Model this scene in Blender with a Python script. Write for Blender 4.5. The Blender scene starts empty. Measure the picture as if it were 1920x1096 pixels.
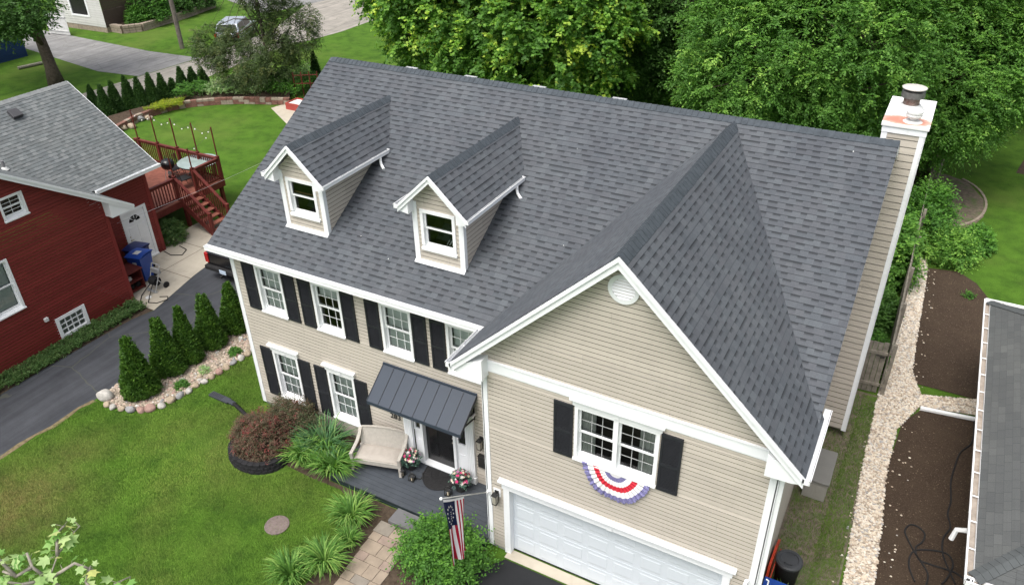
import bpy, math, random
import numpy as np
from mathutils import Vector, Matrix
random.seed(7); rng = np.random.default_rng(7)
scene = bpy.context.scene
col = scene.collection
PI = math.pi; rad = math.radians

# ------------------------------------------------------------------ camera
FPX, CAM = 1478.5, (15.259, -12.230, 15.003)
ROT = (rad(57.927), rad(1.057), rad(28.538))
cd = bpy.data.cameras.new('camera'); cam = bpy.data.objects.new('camera', cd); col.objects.link(cam)
cam.location = CAM; cam.rotation_euler = ROT
cd.sensor_width = 36; cd.lens = FPX * 36 / 1920; cd.clip_end = 2000; cd.clip_start = .1
scene.camera = cam
# ------------------------------------------------------------------ light
SUN_EL, SUN_AZ = 64, 258          # degrees; azimuth of the sun seen from above, counter-clockwise from +x
w = bpy.data.worlds.new('World'); scene.world = w; w.use_nodes = True
nt = w.node_tree; nt.nodes.clear()
out = nt.nodes.new('ShaderNodeOutputWorld'); bg = nt.nodes.new('ShaderNodeBackground')
sky = nt.nodes.new('ShaderNodeTexSky'); sky.sky_type = 'NISHITA'; sky.sun_disc = False
sky.sun_elevation = rad(SUN_EL); sky.sun_rotation = rad(90 - SUN_AZ)
sky.air_density = 1.0; sky.dust_density = 6; sky.ozone_density = 1.0
hs = nt.nodes.new('ShaderNodeHueSaturation'); hs.inputs['Saturation'].default_value = .42
nt.links.new(sky.outputs[0], hs.inputs['Color']); nt.links.new(hs.outputs[0], bg.inputs[0])
bg.inputs[1].default_value = .15; nt.links.new(bg.outputs[0], out.inputs[0])
sl = bpy.data.lights.new('sun', 'SUN'); sl.energy = 1.25; sl.angle = rad(40); sl.color = (1, .965, .91)
so = bpy.data.objects.new('sun', sl); col.objects.link(so)
sd = Vector((math.cos(rad(SUN_EL)) * math.cos(rad(SUN_AZ)), math.cos(rad(SUN_EL)) * math.sin(rad(SUN_AZ)), math.sin(rad(SUN_EL))))
so.rotation_euler = sd.to_track_quat('Z', 'Y').to_euler()
vs = scene.view_settings; vs.view_transform = 'Standard'; vs.look = 'None'; vs.gamma = 1; vs.exposure = .72

# ------------------------------------------------------------------ helpers
def sgn(x): return (x > 0) - (x < 0)
_M = Matrix.Rotation(ROT[2], 3, 'Z') @ Matrix.Rotation(ROT[1], 3, 'Y') @ Matrix.Rotation(ROT[0], 3, 'X')
def G(u, v, z=0.0):
    """a point of a level plane read off the survey of the photograph"""
    r = _M @ Vector(((u - 960) / FPX, -(v - 548) / FPX, -1)); t = (z - CAM[2]) / r.z
    return (CAM[0] + r.x * t, CAM[1] + r.y * t)

def tag(o, label=None, cat=None, group=None, kind=None):
    if label: o['label'] = label
    if cat: o['category'] = cat
    if group: o['group'] = group
    if kind: o['kind'] = kind
    return o
def thing(name, label, cat, loc=(0, 0, 0), rz=0, group=None):
    o = bpy.data.objects.new(name, None); o.empty_display_size = .3; col.objects.link(o)
    o.location = loc; o.rotation_euler = (0, 0, rz); o['origin'] = list(loc) if rz == 0 else [0, 0, 0]
    return tag(o, label, cat, group)
def root_of(o):
    while o.parent: o = o.parent
    return o
def link_mesh(name, me, parent=None, base=None):
    o = bpy.data.objects.new(name, me); col.objects.link(o)
    if parent is not None:
        o.parent = parent
    return o
def dup(root, loc, rz=None, sc=None, label=None, group=None):
    r = root.copy(); col.objects.link(r); r.location = loc
    if rz is not None: r.rotation_euler = (0, 0, rz)
    if sc is not None: r.scale = (sc, sc, sc) if not isinstance(sc, tuple) else sc
    if label: r['label'] = label
    if group: r['group'] = group
    for ch in list(root.children):
        c = ch.copy(); col.objects.link(c); c.parent = r
        for g in list(ch.children):
            d = g.copy(); col.objects.link(d); d.parent = c
    return r

class MB:
    """mesh builder: everything is written in scene metres (or in local metres for things that are copied)"""
    def __init__(s): s.v = []; s.f = []; s.m = []; s.uv = []; s.tint = None
    def quad(s, pts, m=0, uv=None):
        i = len(s.v); s.v += [tuple(p) for p in pts]; s.f.append(tuple(range(i, i + len(pts)))); s.m.append(m)
        s.uv.append(uv if uv else [(p[0], p[1]) for p in pts])
    def box(s, x0, x1, y0, y1, z0, z1, m=0):
        s.obox(((x0 + x1) / 2, (y0 + y1) / 2, (z0 + z1) / 2), (x1 - x0, 0, 0), (0, y1 - y0, 0), (0, 0, z1 - z0), m)
    def obox(s, c, a, b, d, m=0):
        c, a, b, d = Vector(c), Vector(a) / 2, Vector(b) / 2, Vector(d) / 2
        if a.cross(b).dot(d) < 0: a = -a
        P = [c - a - b - d, c + a - b - d, c + a + b - d, c - a + b - d, c - a - b + d, c + a - b + d, c + a + b + d, c - a + b + d]
        i = len(s.v); s.v += [tuple(p) for p in P]
        for f in ((0, 3, 2, 1), (4, 5, 6, 7), (0, 1, 5, 4), (1, 2, 6, 5), (2, 3, 7, 6), (3, 0, 4, 7)):
            s.f.append(tuple(i + k for k in f)); s.m.append(m); s.uv.append([(0, 0)] * 4)
    def bar(s, p, q, w, h, m=0, up=(0, 0, 1)):
        p, q = Vector(p), Vector(q); d = q - p; side = d.cross(Vector(up))
        if side.length < 1e-6: side = Vector((1, 0, 0))
        side.normalize(); u = side.cross(d).normalized()
        s.obox((p + q) / 2, d, side * w, u * h, m)
    def prism(s, poly, vec, m=0):
        """closed polygon (3-D points) swept along vec"""
        poly = [Vector(p) for p in poly]; vec = Vector(vec); n = len(poly)
        nrm = Vector((0, 0, 0))
        for k in range(n): nrm += poly[k].cross(poly[(k + 1) % n])
        if nrm.dot(vec) > 0: poly = poly[::-1]
        i = len(s.v); s.v += [tuple(p) for p in poly] + [tuple(p + vec) for p in poly]
        s.f.append(tuple(range(i, i + n))); s.m.append(m); s.uv.append([(0, 0)] * n)
        s.f.append(tuple(range(i + 2 * n - 1, i + n - 1, -1))); s.m.append(m); s.uv.append([(0, 0)] * n)
        for k in range(n):
            j = (k + 1) % n
            s.f.append((i + k, i + n + k, i + n + j, i + j)); s.m.append(m); s.uv.append([(0, 0)] * 4)
    def tube(s, pts, r, n=8, m=0, caps=True):
        pts = [Vector(p) for p in pts]; rs = r if hasattr(r, '__len__') else [r] * len(pts)
        rings = []; ref = None
        for k, p in enumerate(pts):
            t = (pts[min(k + 1, len(pts) - 1)] - pts[max(k - 1, 0)])
            t = t.normalized() if t.length > 1e-9 else Vector((0, 0, 1))
            if ref is None: ref = Vector((1, 0, 0)) if abs(t.x) < .8 else Vector((0, 1, 0))
            a = (ref - t * ref.dot(t)).normalized(); ref = a; b = t.cross(a)
            rings.append(len(s.v))
            s.v += [tuple(p + (a * math.cos(2 * PI * j / n) + b * math.sin(2 * PI * j / n)) * rs[k]) for j in range(n)]
        for k in range(len(pts) - 1):
            for j in range(n):
                j2 = (j + 1) % n
                s.f.append((rings[k] + j, rings[k] + j2, rings[k + 1] + j2, rings[k + 1] + j)); s.m.append(m)
                s.uv.append([(0, 0)] * 4)
        if caps:
            s.f.append(tuple(rings[0] + j for j in range(n - 1, -1, -1))); s.m.append(m); s.uv.append([(0, 0)] * n)
            s.f.append(tuple(rings[-1] + j for j in range(n))); s.m.append(m); s.uv.append([(0, 0)] * n)
    def lathe(s, c, prof, n=20, m=0, sx=1, sy=1, caps=True):
        rings = []
        for (r, z) in prof:
            rings.append(len(s.v))
            s.v += [(c[0] + r * sx * math.cos(2 * PI * j / n), c[1] + r * sy * math.sin(2 * PI * j / n), c[2] + z) for j in range(n)]
        for k in range(len(prof) - 1):
            for j in range(n):
                j2 = (j + 1) % n
                s.f.append((rings[k] + j, rings[k] + j2, rings[k + 1] + j2, rings[k + 1] + j)); s.m.append(m); s.uv.append([(0, 0)] * 4)
        if caps:
            s.f.append(tuple(rings[0] + j for j in range(n - 1, -1, -1))); s.m.append(m); s.uv.append([(0, 0)] * n)
            s.f.append(tuple(rings[-1] + j for j in range(n))); s.m.append(m); s.uv.append([(0, 0)] * n)
    def blob(s, c, r, m=0, seed=0, n=8, k=5, jit=.18, sq=(1, 1, 1)):
        R = random.Random(seed); prof = []
        base = len(s.v); rows = []
        for i in range(1, k):
            th = PI * i / k; row = []
            for j in range(n):
                q = r * (1 + R.uniform(-jit, jit)); a = 2 * PI * (j + .5 * (i % 2)) / n
                row.append(len(s.v)); s.v.append((c[0] + q * sq[0] * math.sin(th) * math.cos(a), c[1] + q * sq[1] * math.sin(th) * math.sin(a), c[2] + q * sq[2] * math.cos(th)))
            rows.append(row)
        t = len(s.v); s.v.append((c[0], c[1], c[2] + r * sq[2])); b = len(s.v); s.v.append((c[0], c[1], c[2] - r * sq[2]))
        for j in range(n):
            j2 = (j + 1) % n
            s.f.append((t, rows[0][j], rows[0][j2])); s.f.append((b, rows[-1][j2], rows[-1][j])); s.m += [m, m]; s.uv += [[(0, 0)] * 3] * 2
            for i in range(len(rows) - 1):
                s.f.append((rows[i][j], rows[i + 1][j], rows[i + 1][j2], rows[i][j2])); s.m.append(m); s.uv.append([(0, 0)] * 4)
    def build(s, name, mats, parent=None, smooth=False, loc=None, bevel=0, label=None):
        """parent given: child of parent, coordinates taken relative to the thing's base; else top-level with its own base"""
        if not isinstance(mats, (list, tuple)): mats = [mats]
        if parent is not None: o3 = Vector(root_of(parent)['origin']) if 'origin' in root_of(parent).keys() else Vector((0, 0, 0))
        elif loc is not None: o3 = Vector(loc)
        else:
            a = np.array(s.v); o3 = Vector(((a[:, 0].min() + a[:, 0].max()) / 2, (a[:, 1].min() + a[:, 1].max()) / 2, a[:, 2].min()))
        me = bpy.data.meshes.new(name)
        me.from_pydata([(v[0] - o3.x, v[1] - o3.y, v[2] - o3.z) for v in s.v], [], s.f)
        for m in mats: me.materials.append(m)
        me.polygons.foreach_set('material_index', s.m)
        ul = me.uv_layers.new(name='UVMap'); flat = [c for u in s.uv for p in u for c in p]
        if len(flat) == 2 * len(me.loops): ul.data.foreach_set('uv', flat)
        if smooth: me.polygons.foreach_set('use_smooth', [True] * len(me.polygons))
        me.update()
        o = bpy.data.objects.new(name, me); col.objects.link(o)
        if parent is not None: o.parent = parent
        else: o.location = o3; o['origin'] = list(o3)
        if bevel:
            b = o.modifiers.new('bevel', 'BEVEL'); b.width = bevel; b.segments = 2; b.limit_method = 'ANGLE'; b.angle_limit = rad(40)
        if label: o['label'] = label
        return o

# clip a 2-D polygon against a half plane a*u+b*v<=c
def clip(poly, a, b, c):
    res = []
    for i in range(len(poly)):
        p, q = poly[i], poly[(i + 1) % len(poly)]
        dp, dq = a * p[0] + b * p[1] - c, a * q[0] + b * q[1] - c
        if dp <= 1e-9: res.append(p)
        if (dp < -1e-9 and dq > 1e-9) or (dp > 1e-9 and dq < -1e-9):
            t = dp / (dp - dq); res.append((p[0] + (q[0] - p[0]) * t, p[1] + (q[1] - p[1]) * t))
    return res
def lap(mb, O, U, V, N, poly, e, step, holes=(), m=0, base=0.0, uoff=0, profile=False):
    """courses of siding or shingles laid over a polygon of the plane O + u U + v V; N points out"""
    O, U, V, N = Vector(O), Vector(U).normalized(), Vector(V).normalized(), Vector(N).normalized()
    v0 = min(p[1] for p in poly); v1 = max(p[1] for p in poly)
    k0 = math.floor(v0 / e + 1e-6); k1 = math.ceil(v1 / e - 1e-6)
    flip = U.cross(V).dot(N) < 0
    for k in range(k0, k1):
        ra, rb = k * e, (k + 1) * e
        cuts = sorted({ra, rb} | {h for H in holes for h in (H[2], H[3]) if ra + 1e-5 < h < rb - 1e-5})
        for va, vb in zip(cuts, cuts[1:]):
            pc = clip(clip(poly, 0, -1, -va), 0, 1, vb)
            if len(pc) < 3: continue
            iv = sorted([(H[0], H[1]) for H in holes if H[2] < (va + vb) / 2 < H[3]])
            spans = []; cur = -1e9
            for a, b in iv: spans.append((cur, a)); cur = max(cur, b)
            spans.append((cur, 1e9))
            for a, b in spans:
                if b <= a: continue
                q = pc
                if a > -1e8: q = clip(q, -1, 0, -a)
                if b < 1e8 and len(q) > 2: q = clip(q, 1, 0, b)
                if len(q) < 3: continue
                if profile:
                    off = lambda v: base + (step * (1 - .2 * (v - ra) / e) if v < ra + .88 * e else step * .8 * max(0, 1 - (v - ra - .72 * e) / (.02 * e)))
                    if vb - va > .3 * e and abs(va - ra) < 1e-6:
                        for la, lb in ((va, ra + .88 * e - 1e-5), (ra + .88 * e, ra + .90 * e), (ra + .90 * e, vb)):
                            qq = clip(clip(q, 0, -1, -la), 0, 1, min(lb, vb))
                            if len(qq) < 3: continue
                            P = [O + U * u + V * v + N * off(v) for u, v in qq]; uv = [(u + uoff, v) for u, v in qq]
                            if flip: P = P[::-1]; uv = uv[::-1]
                            mb.quad(P, m, uv)
                        ua, ub = min(p[0] for p in q if abs(p[1] - va) < 1e-6) if any(abs(p[1] - va) < 1e-6 for p in q) else 0, max([p[0] for p in q if abs(p[1] - va) < 1e-6] or [0])
                        if ub > ua:
                            L = [O + U * ua + V * va + N * base, O + U * ub + V * va + N * base, O + U * ub + V * va + N * off(va), O + U * ua + V * va + N * off(va)]
                            mb.quad(L[::-1] if flip else L, m, [(ua + uoff, va + .002)] * 4)
                        continue
                off = lambda v: base + step * (1 - (v - ra) / e)
                P = [O + U * u + V * v + N * off(v) for u, v in q]; uv = [(u + uoff, v) for u, v in q]
                if flip: P = P[::-1]; uv = uv[::-1]
                mb.quad(P, m, uv)
                bot = [p for p in q if abs(p[1] - va) < 1e-6]
                if abs(va - ra) < 1e-6 and len(bot) >= 2:
                    ua, ub = min(p[0] for p in bot), max(p[0] for p in bot)
                    L = [O + U * ua + V * va + N * base, O + U * ub + V * va + N * base, O + U * ub + V * va + N * off(va), O + U * ua + V * va + N * off(va)]
                    if flip: L = L[::-1]
                    mb.quad(L, m, [(ua + uoff, va + .002)] * 4)

# ------------------------------------------------------------------ materials
MATS = {}
def node(nt, typ, **kw):
    n = nt.nodes.new(typ)
    for k, v in kw.items():
        if k.startswith('i_'):
            key = k[2:]; key = int(key) if key.isdigit() else key.replace('_', ' ')
            n.inputs[key].default_value = v
        else: setattr(n, k, v)
    return n
def ramp(nt, fac, stops, interp='LINEAR'):
    r = nt.nodes.new('ShaderNodeValToRGB'); r.color_ramp.interpolation = interp
    while len(r.color_ramp.elements) < len(stops): r.color_ramp.elements.new(.5)
    for el, (p, c) in zip(r.color_ramp.elements, stops): el.position = p; el.color = (*c, 1) if len(c) == 3 else c
    nt.links.new(fac, r.inputs[0]); return r.outputs[0]
def mixc(nt, fac, a, b, mode='MIX'):
    n = nt.nodes.new('ShaderNodeMix'); n.data_type = 'RGBA'; n.blend_type = mode
    for sock, val in ((n.inputs[0], fac), (n.inputs[6], a), (n.inputs[7], b)):
        if isinstance(val, (int, float)): sock.default_value = val
        elif isinstance(val, tuple): sock.default_value = (*val, 1) if len(val) == 3 else val
        else: nt.links.new(val, sock)
    return n.outputs[2]
def math_n(nt, op, a, b=None, c=None):
    n = nt.nodes.new('ShaderNodeMath'); n.operation = op
    for s_, v in zip(n.inputs, (a, b, c)):
        if v is None: continue
        if isinstance(v, (int, float)): s_.default_value = v
        else: nt.links.new(v, s_)
    return n.outputs[0]
def newmat(name, rough=.6, spec=.3, metal=0):
    m = bpy.data.materials.new(name); m.use_nodes = True; t = m.node_tree
    b = t.nodes['Principled BSDF']; b.inputs['Roughness'].default_value = rough; b.inputs['Metallic'].default_value = metal
    b.inputs['Specular IOR Level'].default_value = spec
    MATS[name] = m; return m, t, b
def noise(t, scale, detail=4, rough=.6, vec=None, dim='3D'):
    n = t.nodes.new('ShaderNodeTexNoise'); n.inputs['Scale'].default_value = scale; n.inputs['Detail'].default_value = detail; n.inputs['Roughness'].default_value = rough
    if vec is not None: t.links.new(vec, n.inputs['Vector'])
    return n.outputs['Fac']
def coords(t, kind='Object'):
    g = t.nodes.new('ShaderNodeNewGeometry') if kind == 'World' else t.nodes.new('ShaderNodeTexCoord')
    return g.outputs['Position'] if kind == 'World' else g.outputs[kind]
def bump(t, b, h, strength=.3, dist=.02):
    n = t.nodes.new('ShaderNodeBump'); n.inputs['Strength'].default_value = strength; n.inputs['Distance'].default_value = dist
    t.links.new(h, n.inputs['Height']); t.links.new(n.outputs[0], b.inputs['Normal'])
def simple(name, c, rough=.6, spec=.3, metal=0, var=.12, scale=3, bmp=0, bscale=60, dirt=None):
    m, t, b = newmat(name, rough, spec, metal); p = coords(t, 'World')
    f = noise(t, scale, 5, .65, p)
    c2 = tuple(min(1, x * (1 + var)) for x in c); c1 = tuple(x * (1 - var) for x in c)
    o = ramp(t, f, [(.3, c1), (.7, c2)])
    if dirt:
        f2 = noise(t, dirt[2], 6, .7, p); o = mixc(t, ramp(t, f2, [(dirt[3], (0, 0, 0)), (dirt[3] + .18, (dirt[1],) * 3)]), o, dirt[0])
    t.links.new(o, b.inputs['Base Color'])
    if bmp: bump(t, b, noise(t, bscale, 3, .6, p), bmp, .01)
    return m

white = simple('white_trim', (.82, .84, .86), .45, .35, var=.03, scale=2, dirt=((.55, .55, .52), .35, 3, .58))
white2 = simple('white_vinyl', (.84, .855, .865), .4, .4, var=.03)
white_dull = simple('weathered_white', (.62, .63, .62), .6, .2, var=.1, dirt=((.35, .33, .30), .5, 5, .52))
black_paint = simple('black_shutter', (.022, .024, .028), .55, .3, var=.2, scale=8)
black_gloss = simple('black_gloss', (.012, .012, .013), .25, .5, var=.2)
black_metal = simple('black_metal', (.02, .02, .02), .4, .5, var=.2)
black_rubber = simple('black_rubber', (.022, .022, .023), .8, .2, var=.3, scale=20, bmp=.3)
steel = simple('galvanised_steel', (.42, .43, .43), .4, .5, .35, var=.2, scale=9)
chrome = simple('bright_metal', (.6, .6, .6), .2, .5, 1)
brass = simple('satin_nickel', (.55, .5, .42), .3, .5, 1)
concrete = simple('concrete_slab', (.42, .38, .31), .85, .2, var=.12, scale=1.2, bmp=.2, bscale=90, dirt=((.25, .22, .18), .5, 2.0, .55))
concrete_gray = simple('concrete_gray', (.3, .3, .29), .85, .2, var=.15, scale=2, bmp=.2, bscale=90)
wood_gray = simple('weathered_fence_wood', (.22, .20, .165), .85, .15, var=.35, scale=6, bmp=.3, bscale=30)
bark = simple('tree_bark', (.085, .07, .055), .9, .1, var=.4, scale=7, bmp=.8, bscale=18)
bark_light = simple('pale_bark', (.26, .24, .2), .85, .1, var=.3, scale=12, bmp=.4, bscale=30)
deck_red = simple('red_stained_wood', (.12, .025, .02), .6, .25, var=.3, scale=5, bmp=.15, bscale=25)
deck_floor = simple('red_deck_boards', (.23, .085, .06), .7, .2, var=.25, scale=4, bmp=.2, bscale=25)
porch_mat = simple('charcoal_porch_paint', (.052, .06, .072), .55, .3, var=.14, scale=3, dirt=((.09, .095, .1), .5, 5, .55))
porch_side = simple('dark_green_porch_skirt', (.018, .03, .03), .6, .25, var=.2)
awning_mat = simple('slate_blue_metal', (.036, .047, .066), .5, .3, 0, var=.04, scale=1)
wicker = simple('cream_wicker', (.41, .385, .345), .7, .2, var=.1, scale=14, bmp=.9, bscale=160)
cushion = simple('beige_cushion', (.35, .32, .285), .9, .1, var=.06, scale=4, bmp=.2, bscale=12)
blue_bin = simple('blue_bin_plastic', (.01, .06, .32), .4, .4, var=.1)
navy_bin = simple('navy_bin_plastic', (.012, .025, .12), .4, .4, var=.1)
gray_plastic = simple('taupe_plastic', (.31, .30, .265), .6, .3, var=.06)
gray_lid = simple('dark_taupe_plastic', (.17, .168, .155), .55, .3, var=.06)
soil = simple('brown_soil', (.07, .052, .038), .95, .1, var=.4, scale=9, bmp=.8, bscale=40)
red_plastic = simple('red_plastic', (.5, .05, .02), .35, .4, var=.05)
flag_red = simple('flag_red', (.36, .012, .035), .8, .15, var=.06)
flag_white = simple('flag_white', (.78, .76, .77), .8, .15, var=.03)
flag_blue = simple('flag_navy', (.008, .014, .05), .8, .15, var=.1)
bunt_red = simple('bunting_red', (.55, .03, .05), .8, .15, var=.08)
bunt_blue = simple('bunting_faded_blue', (.19, .18, .35), .8, .15, var=.3, scale=40)
curtain = simple('gray_curtain', (.62, .62, .6), .9, .1, var=.1)
blind = simple('white_blind', (.80, .85, .83), .7, .2, var=.04)
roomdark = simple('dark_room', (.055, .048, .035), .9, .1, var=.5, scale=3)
lampglass = simple('lantern_glass', (.35, .33, .28), .2, .5)
bulb = simple('bulb_white', (.8, .8, .76), .3, .5)
mulch_m = None

def glass_mat():
    m, t, b = newmat('window_glass', .04, .5); b.inputs['Base Color'].default_value = (.02, .02, .02, 1)
    tr = t.nodes.new('ShaderNodeBsdfTransparent'); tr.inputs[0].default_value = (.82, .86, .84, 1)
    gl = t.nodes.new('ShaderNodeBsdfGlossy'); gl.inputs['Roughness'].default_value = .02
    fr = t.nodes.new('ShaderNodeFresnel'); fr.inputs[0].default_value = 1.55
    mx = t.nodes.new('ShaderNodeMixShader'); t.links.new(fr.outputs[0], mx.inputs[0]); t.links.new(tr.outputs[0], mx.inputs[1]); t.links.new(gl.outputs[0], mx.inputs[2])
    t.links.new(mx.outputs[0], t.nodes['Material Output'].inputs[0]); return m
glass = glass_mat()

def shingle_mat(name, cols, tint, e=.146, cellw=.16, dash=.5, dashcol=.36, shadow=True, uvscale=1):
    m, t, b = newmat(name, .9, .18)
    uv = t.nodes.new('ShaderNodeUVMap').outputs[0]; sx = t.nodes.new('ShaderNodeSeparateXYZ'); t.links.new(uv, sx.inputs[0])
    row = math_n(t, 'FLOOR', math_n(t, 'DIVIDE', sx.outputs[1], e)); fv = math_n(t, 'FRACT', math_n(t, 'DIVIDE', sx.outputs[1], e))
    wr = t.nodes.new('ShaderNodeTexWhiteNoise'); wr.noise_dimensions = '1D'; t.links.new(row, wr.inputs['W'])
    us = math_n(t, 'ADD', sx.outputs[0], math_n(t, 'MULTIPLY', wr.outputs[0], 7.3))
    cv = t.nodes.new('ShaderNodeCombineXYZ'); t.links.new(us, cv.inputs[0]); t.links.new(row, cv.inputs[1])
    wob = noise(t, 2.6, 1, .5, cv.outputs[0]); us2 = math_n(t, 'ADD', us, math_n(t, 'MULTIPLY', wob, .22))
    cx = math_n(t, 'DIVIDE', us2, cellw); cell = math_n(t, 'FLOOR', cx)
    def wn(a, b_):
        c = t.nodes.new('ShaderNodeCombineXYZ'); t.links.new(a, c.inputs[0]); t.links.new(b_, c.inputs[1])
        n = t.nodes.new('ShaderNodeTexWhiteNoise'); n.noise_dimensions = '2D'; t.links.new(c.outputs[0], n.inputs['Vector']); return n
    w1 = wn(cell, row); w2 = wn(math_n(t, 'FLOOR', math_n(t, 'DIVIDE', us2, cellw * 2)), math_n(t, 'ADD', row, 51))
    base = ramp(t, w1.outputs[0], [(0, cols[0]), (.35, cols[1]), (.7, cols[2]), (1, cols[3])])
    base = mixc(t, math_n(t, 'MULTIPLY', w2.outputs[0], .45), base, tint)
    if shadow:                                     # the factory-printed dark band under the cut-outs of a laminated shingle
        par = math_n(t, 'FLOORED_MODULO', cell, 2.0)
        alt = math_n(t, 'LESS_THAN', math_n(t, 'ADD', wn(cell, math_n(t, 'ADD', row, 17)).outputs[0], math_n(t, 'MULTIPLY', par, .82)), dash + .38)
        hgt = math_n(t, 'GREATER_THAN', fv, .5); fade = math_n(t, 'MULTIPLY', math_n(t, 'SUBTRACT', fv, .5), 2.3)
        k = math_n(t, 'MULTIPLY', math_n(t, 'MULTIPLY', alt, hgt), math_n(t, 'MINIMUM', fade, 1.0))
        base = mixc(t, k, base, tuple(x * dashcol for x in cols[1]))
        base = mixc(t, math_n(t, 'MULTIPLY', math_n(t, 'GREATER_THAN', fv, .9), .4), base, tuple(x * .4 for x in cols[1]))  # course shadow painted into the colour as a thin dark line along every row
    else:
        fx = math_n(t, 'FRACT', cx); k = math_n(t, 'MULTIPLY', math_n(t, 'LESS_THAN', fx, .035), .75)
        base = mixc(t, k, base, tuple(x * .5 for x in cols[1]))
        k2 = math_n(t, 'MULTIPLY', math_n(t, 'GREATER_THAN', fv, .93), .5)
        base = mixc(t, k2, base, tuple(x * .6 for x in cols[1]))
    p = coords(t, 'World'); g = noise(t, 160, 2, .7, p); big = noise(t, .5, 3, .6, p)
    base = mixc(t, .55, base, ramp(t, g, [(.35, (.55, .55, .55)), (.65, (1.45, 1.45, 1.45))]), 'MULTIPLY')
    if shadow:
        sv = t.nodes.new('ShaderNodeCombineXYZ'); t.links.new(math_n(t, 'MULTIPLY', sx.outputs[0], 2.2), sv.inputs[0]); t.links.new(math_n(t, 'MULTIPLY', sx.outputs[1], .28), sv.inputs[1])
        base = mixc(t, .5, base, ramp(t, noise(t, 1.0, 5, .65, sv.outputs[0]), [(.35, (.86, .86, .86)), (.65, (1.16, 1.15, 1.13))]), 'MULTIPLY')
    base = mixc(t, .5, base, ramp(t, big, [(.35, (.85, .86, .88)), (.65, (1.14, 1.13, 1.1))]), 'MULTIPLY')
    t.links.new(base, b.inputs['Base Color']); bump(t, b, g, .35, .004); return m
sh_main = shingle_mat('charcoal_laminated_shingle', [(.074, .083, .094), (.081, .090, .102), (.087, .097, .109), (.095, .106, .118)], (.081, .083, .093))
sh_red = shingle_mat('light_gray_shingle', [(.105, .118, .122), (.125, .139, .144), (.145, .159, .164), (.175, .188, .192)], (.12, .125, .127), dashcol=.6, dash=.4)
sh_right = shingle_mat('three_tab_shingle', [(.086, .091, .091), (.091, .096, .096), (.096, .101, .1), (.103, .108, .107)], (.064, .068, .07), cellw=.3, shadow=False)
cap_mat = simple('ridge_cap_shingle', (.062, .073, .084), .9, .15, var=.2, scale=5, bmp=.4, bscale=150)

def siding_mat(name, c, seam=3.6, var=.05, e=.106):
    m, t, b = newmat(name, .55, .3)
    uv = t.nodes.new('ShaderNodeUVMap').outputs[0]; sx = t.nodes.new('ShaderNodeSeparateXYZ'); t.links.new(uv, sx.inputs[0])
    row = math_n(t, 'FLOOR', math_n(t, 'DIVIDE', sx.outputs[1], e * 2))
    wr = t.nodes.new('ShaderNodeTexWhiteNoise'); wr.noise_dimensions = '1D'; t.links.new(row, wr.inputs['W'])
    us = math_n(t, 'DIVIDE', math_n(t, 'ADD', sx.outputs[0], math_n(t, 'MULTIPLY', wr.outputs[0], 9.0)), seam)
    cell = math_n(t, 'FLOOR', us); cc = t.nodes.new('ShaderNodeCombineXYZ'); t.links.new(cell, cc.inputs[0]); t.links.new(row, cc.inputs[1])
    wn = t.nodes.new('ShaderNodeTexWhiteNoise'); wn.noise_dimensions = '2D'; t.links.new(cc.outputs[0], wn.inputs['Vector'])
    base = ramp(t, wn.outputs[0], [(0, tuple(x * (1 - var) for x in c)), (1, tuple(x * (1 + var) for x in c))])
    k = math_n(t, 'MULTIPLY', math_n(t, 'LESS_THAN', math_n(t, 'FRACT', us), .0022), .5)
    base = mixc(t, k, base, tuple(x * .5 for x in c))
    p = coords(t, 'World'); mp = t.nodes.new('ShaderNodeMapping'); mp.inputs['Scale'].default_value = (1, 1, .35); t.links.new(p, mp.inputs[0])
    d = noise(t, 2.2, 6, .7, mp.outputs[0]); base = mixc(t, ramp(t, d, [(.5, (0, 0, 0)), (.75, (.35, .35, .35))]), base, tuple(x * .7 for x in c))
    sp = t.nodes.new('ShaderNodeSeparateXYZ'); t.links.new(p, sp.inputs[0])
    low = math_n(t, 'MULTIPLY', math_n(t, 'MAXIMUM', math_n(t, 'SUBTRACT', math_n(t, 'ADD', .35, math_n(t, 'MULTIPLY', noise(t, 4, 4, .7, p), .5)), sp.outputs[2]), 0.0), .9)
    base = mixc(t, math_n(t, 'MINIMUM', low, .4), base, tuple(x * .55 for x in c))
    t.links.new(base, b.inputs['Base Color']); return m
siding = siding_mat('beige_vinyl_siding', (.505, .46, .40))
siding_red = siding_mat('barn_red_siding', (.185, .027, .024), var=.12, e=.11)
siding_blue = siding_mat('dark_blue_siding', (.012, .04, .12), var=.1)
siding_white = siding_mat('white_siding', (.6, .6, .58))

def leaf_mat(name, stops, trans=.38, rough=.6):
    m, t, b = newmat(name, rough, .35)
    a = t.nodes.new('ShaderNodeAttribute'); a.attribute_name = 'tint'
    c = ramp(t, a.outputs['Fac'], stops); t.links.new(c, b.inputs['Base Color'])
    tr = t.nodes.new('ShaderNodeBsdfTranslucent'); t.links.new(mixc(t, 1.0, c, (1.25, 1.35, .6), 'MULTIPLY'), tr.inputs[0])
    mx = t.nodes.new('ShaderNodeMixShader'); mx.inputs[0].default_value = trans
    t.links.new(b.outputs[0], mx.inputs[1]); t.links.new(tr.outputs[0], mx.inputs[2]); t.links.new(mx.outputs[0], t.nodes['Material Output'].inputs[0]); return m
lf_maple = leaf_mat('maple_leaf', [(0, (.055, .14, .022)), (.45, (.09, .22, .03)), (.7, (.19, .37, .045)), (.95, (.50, .64, .09))])
lf_elm = leaf_mat('elm_leaf', [(0, (.055, .15, .024)), (.5, (.10, .235, .036)), (.8, (.18, .36, .055)), (1, (.32, .52, .10))])
lf_dark = leaf_mat('dark_leaf', [(0, (.035, .09, .016)), (.6, (.055, .14, .024)), (1, (.10, .22, .04))])
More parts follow.
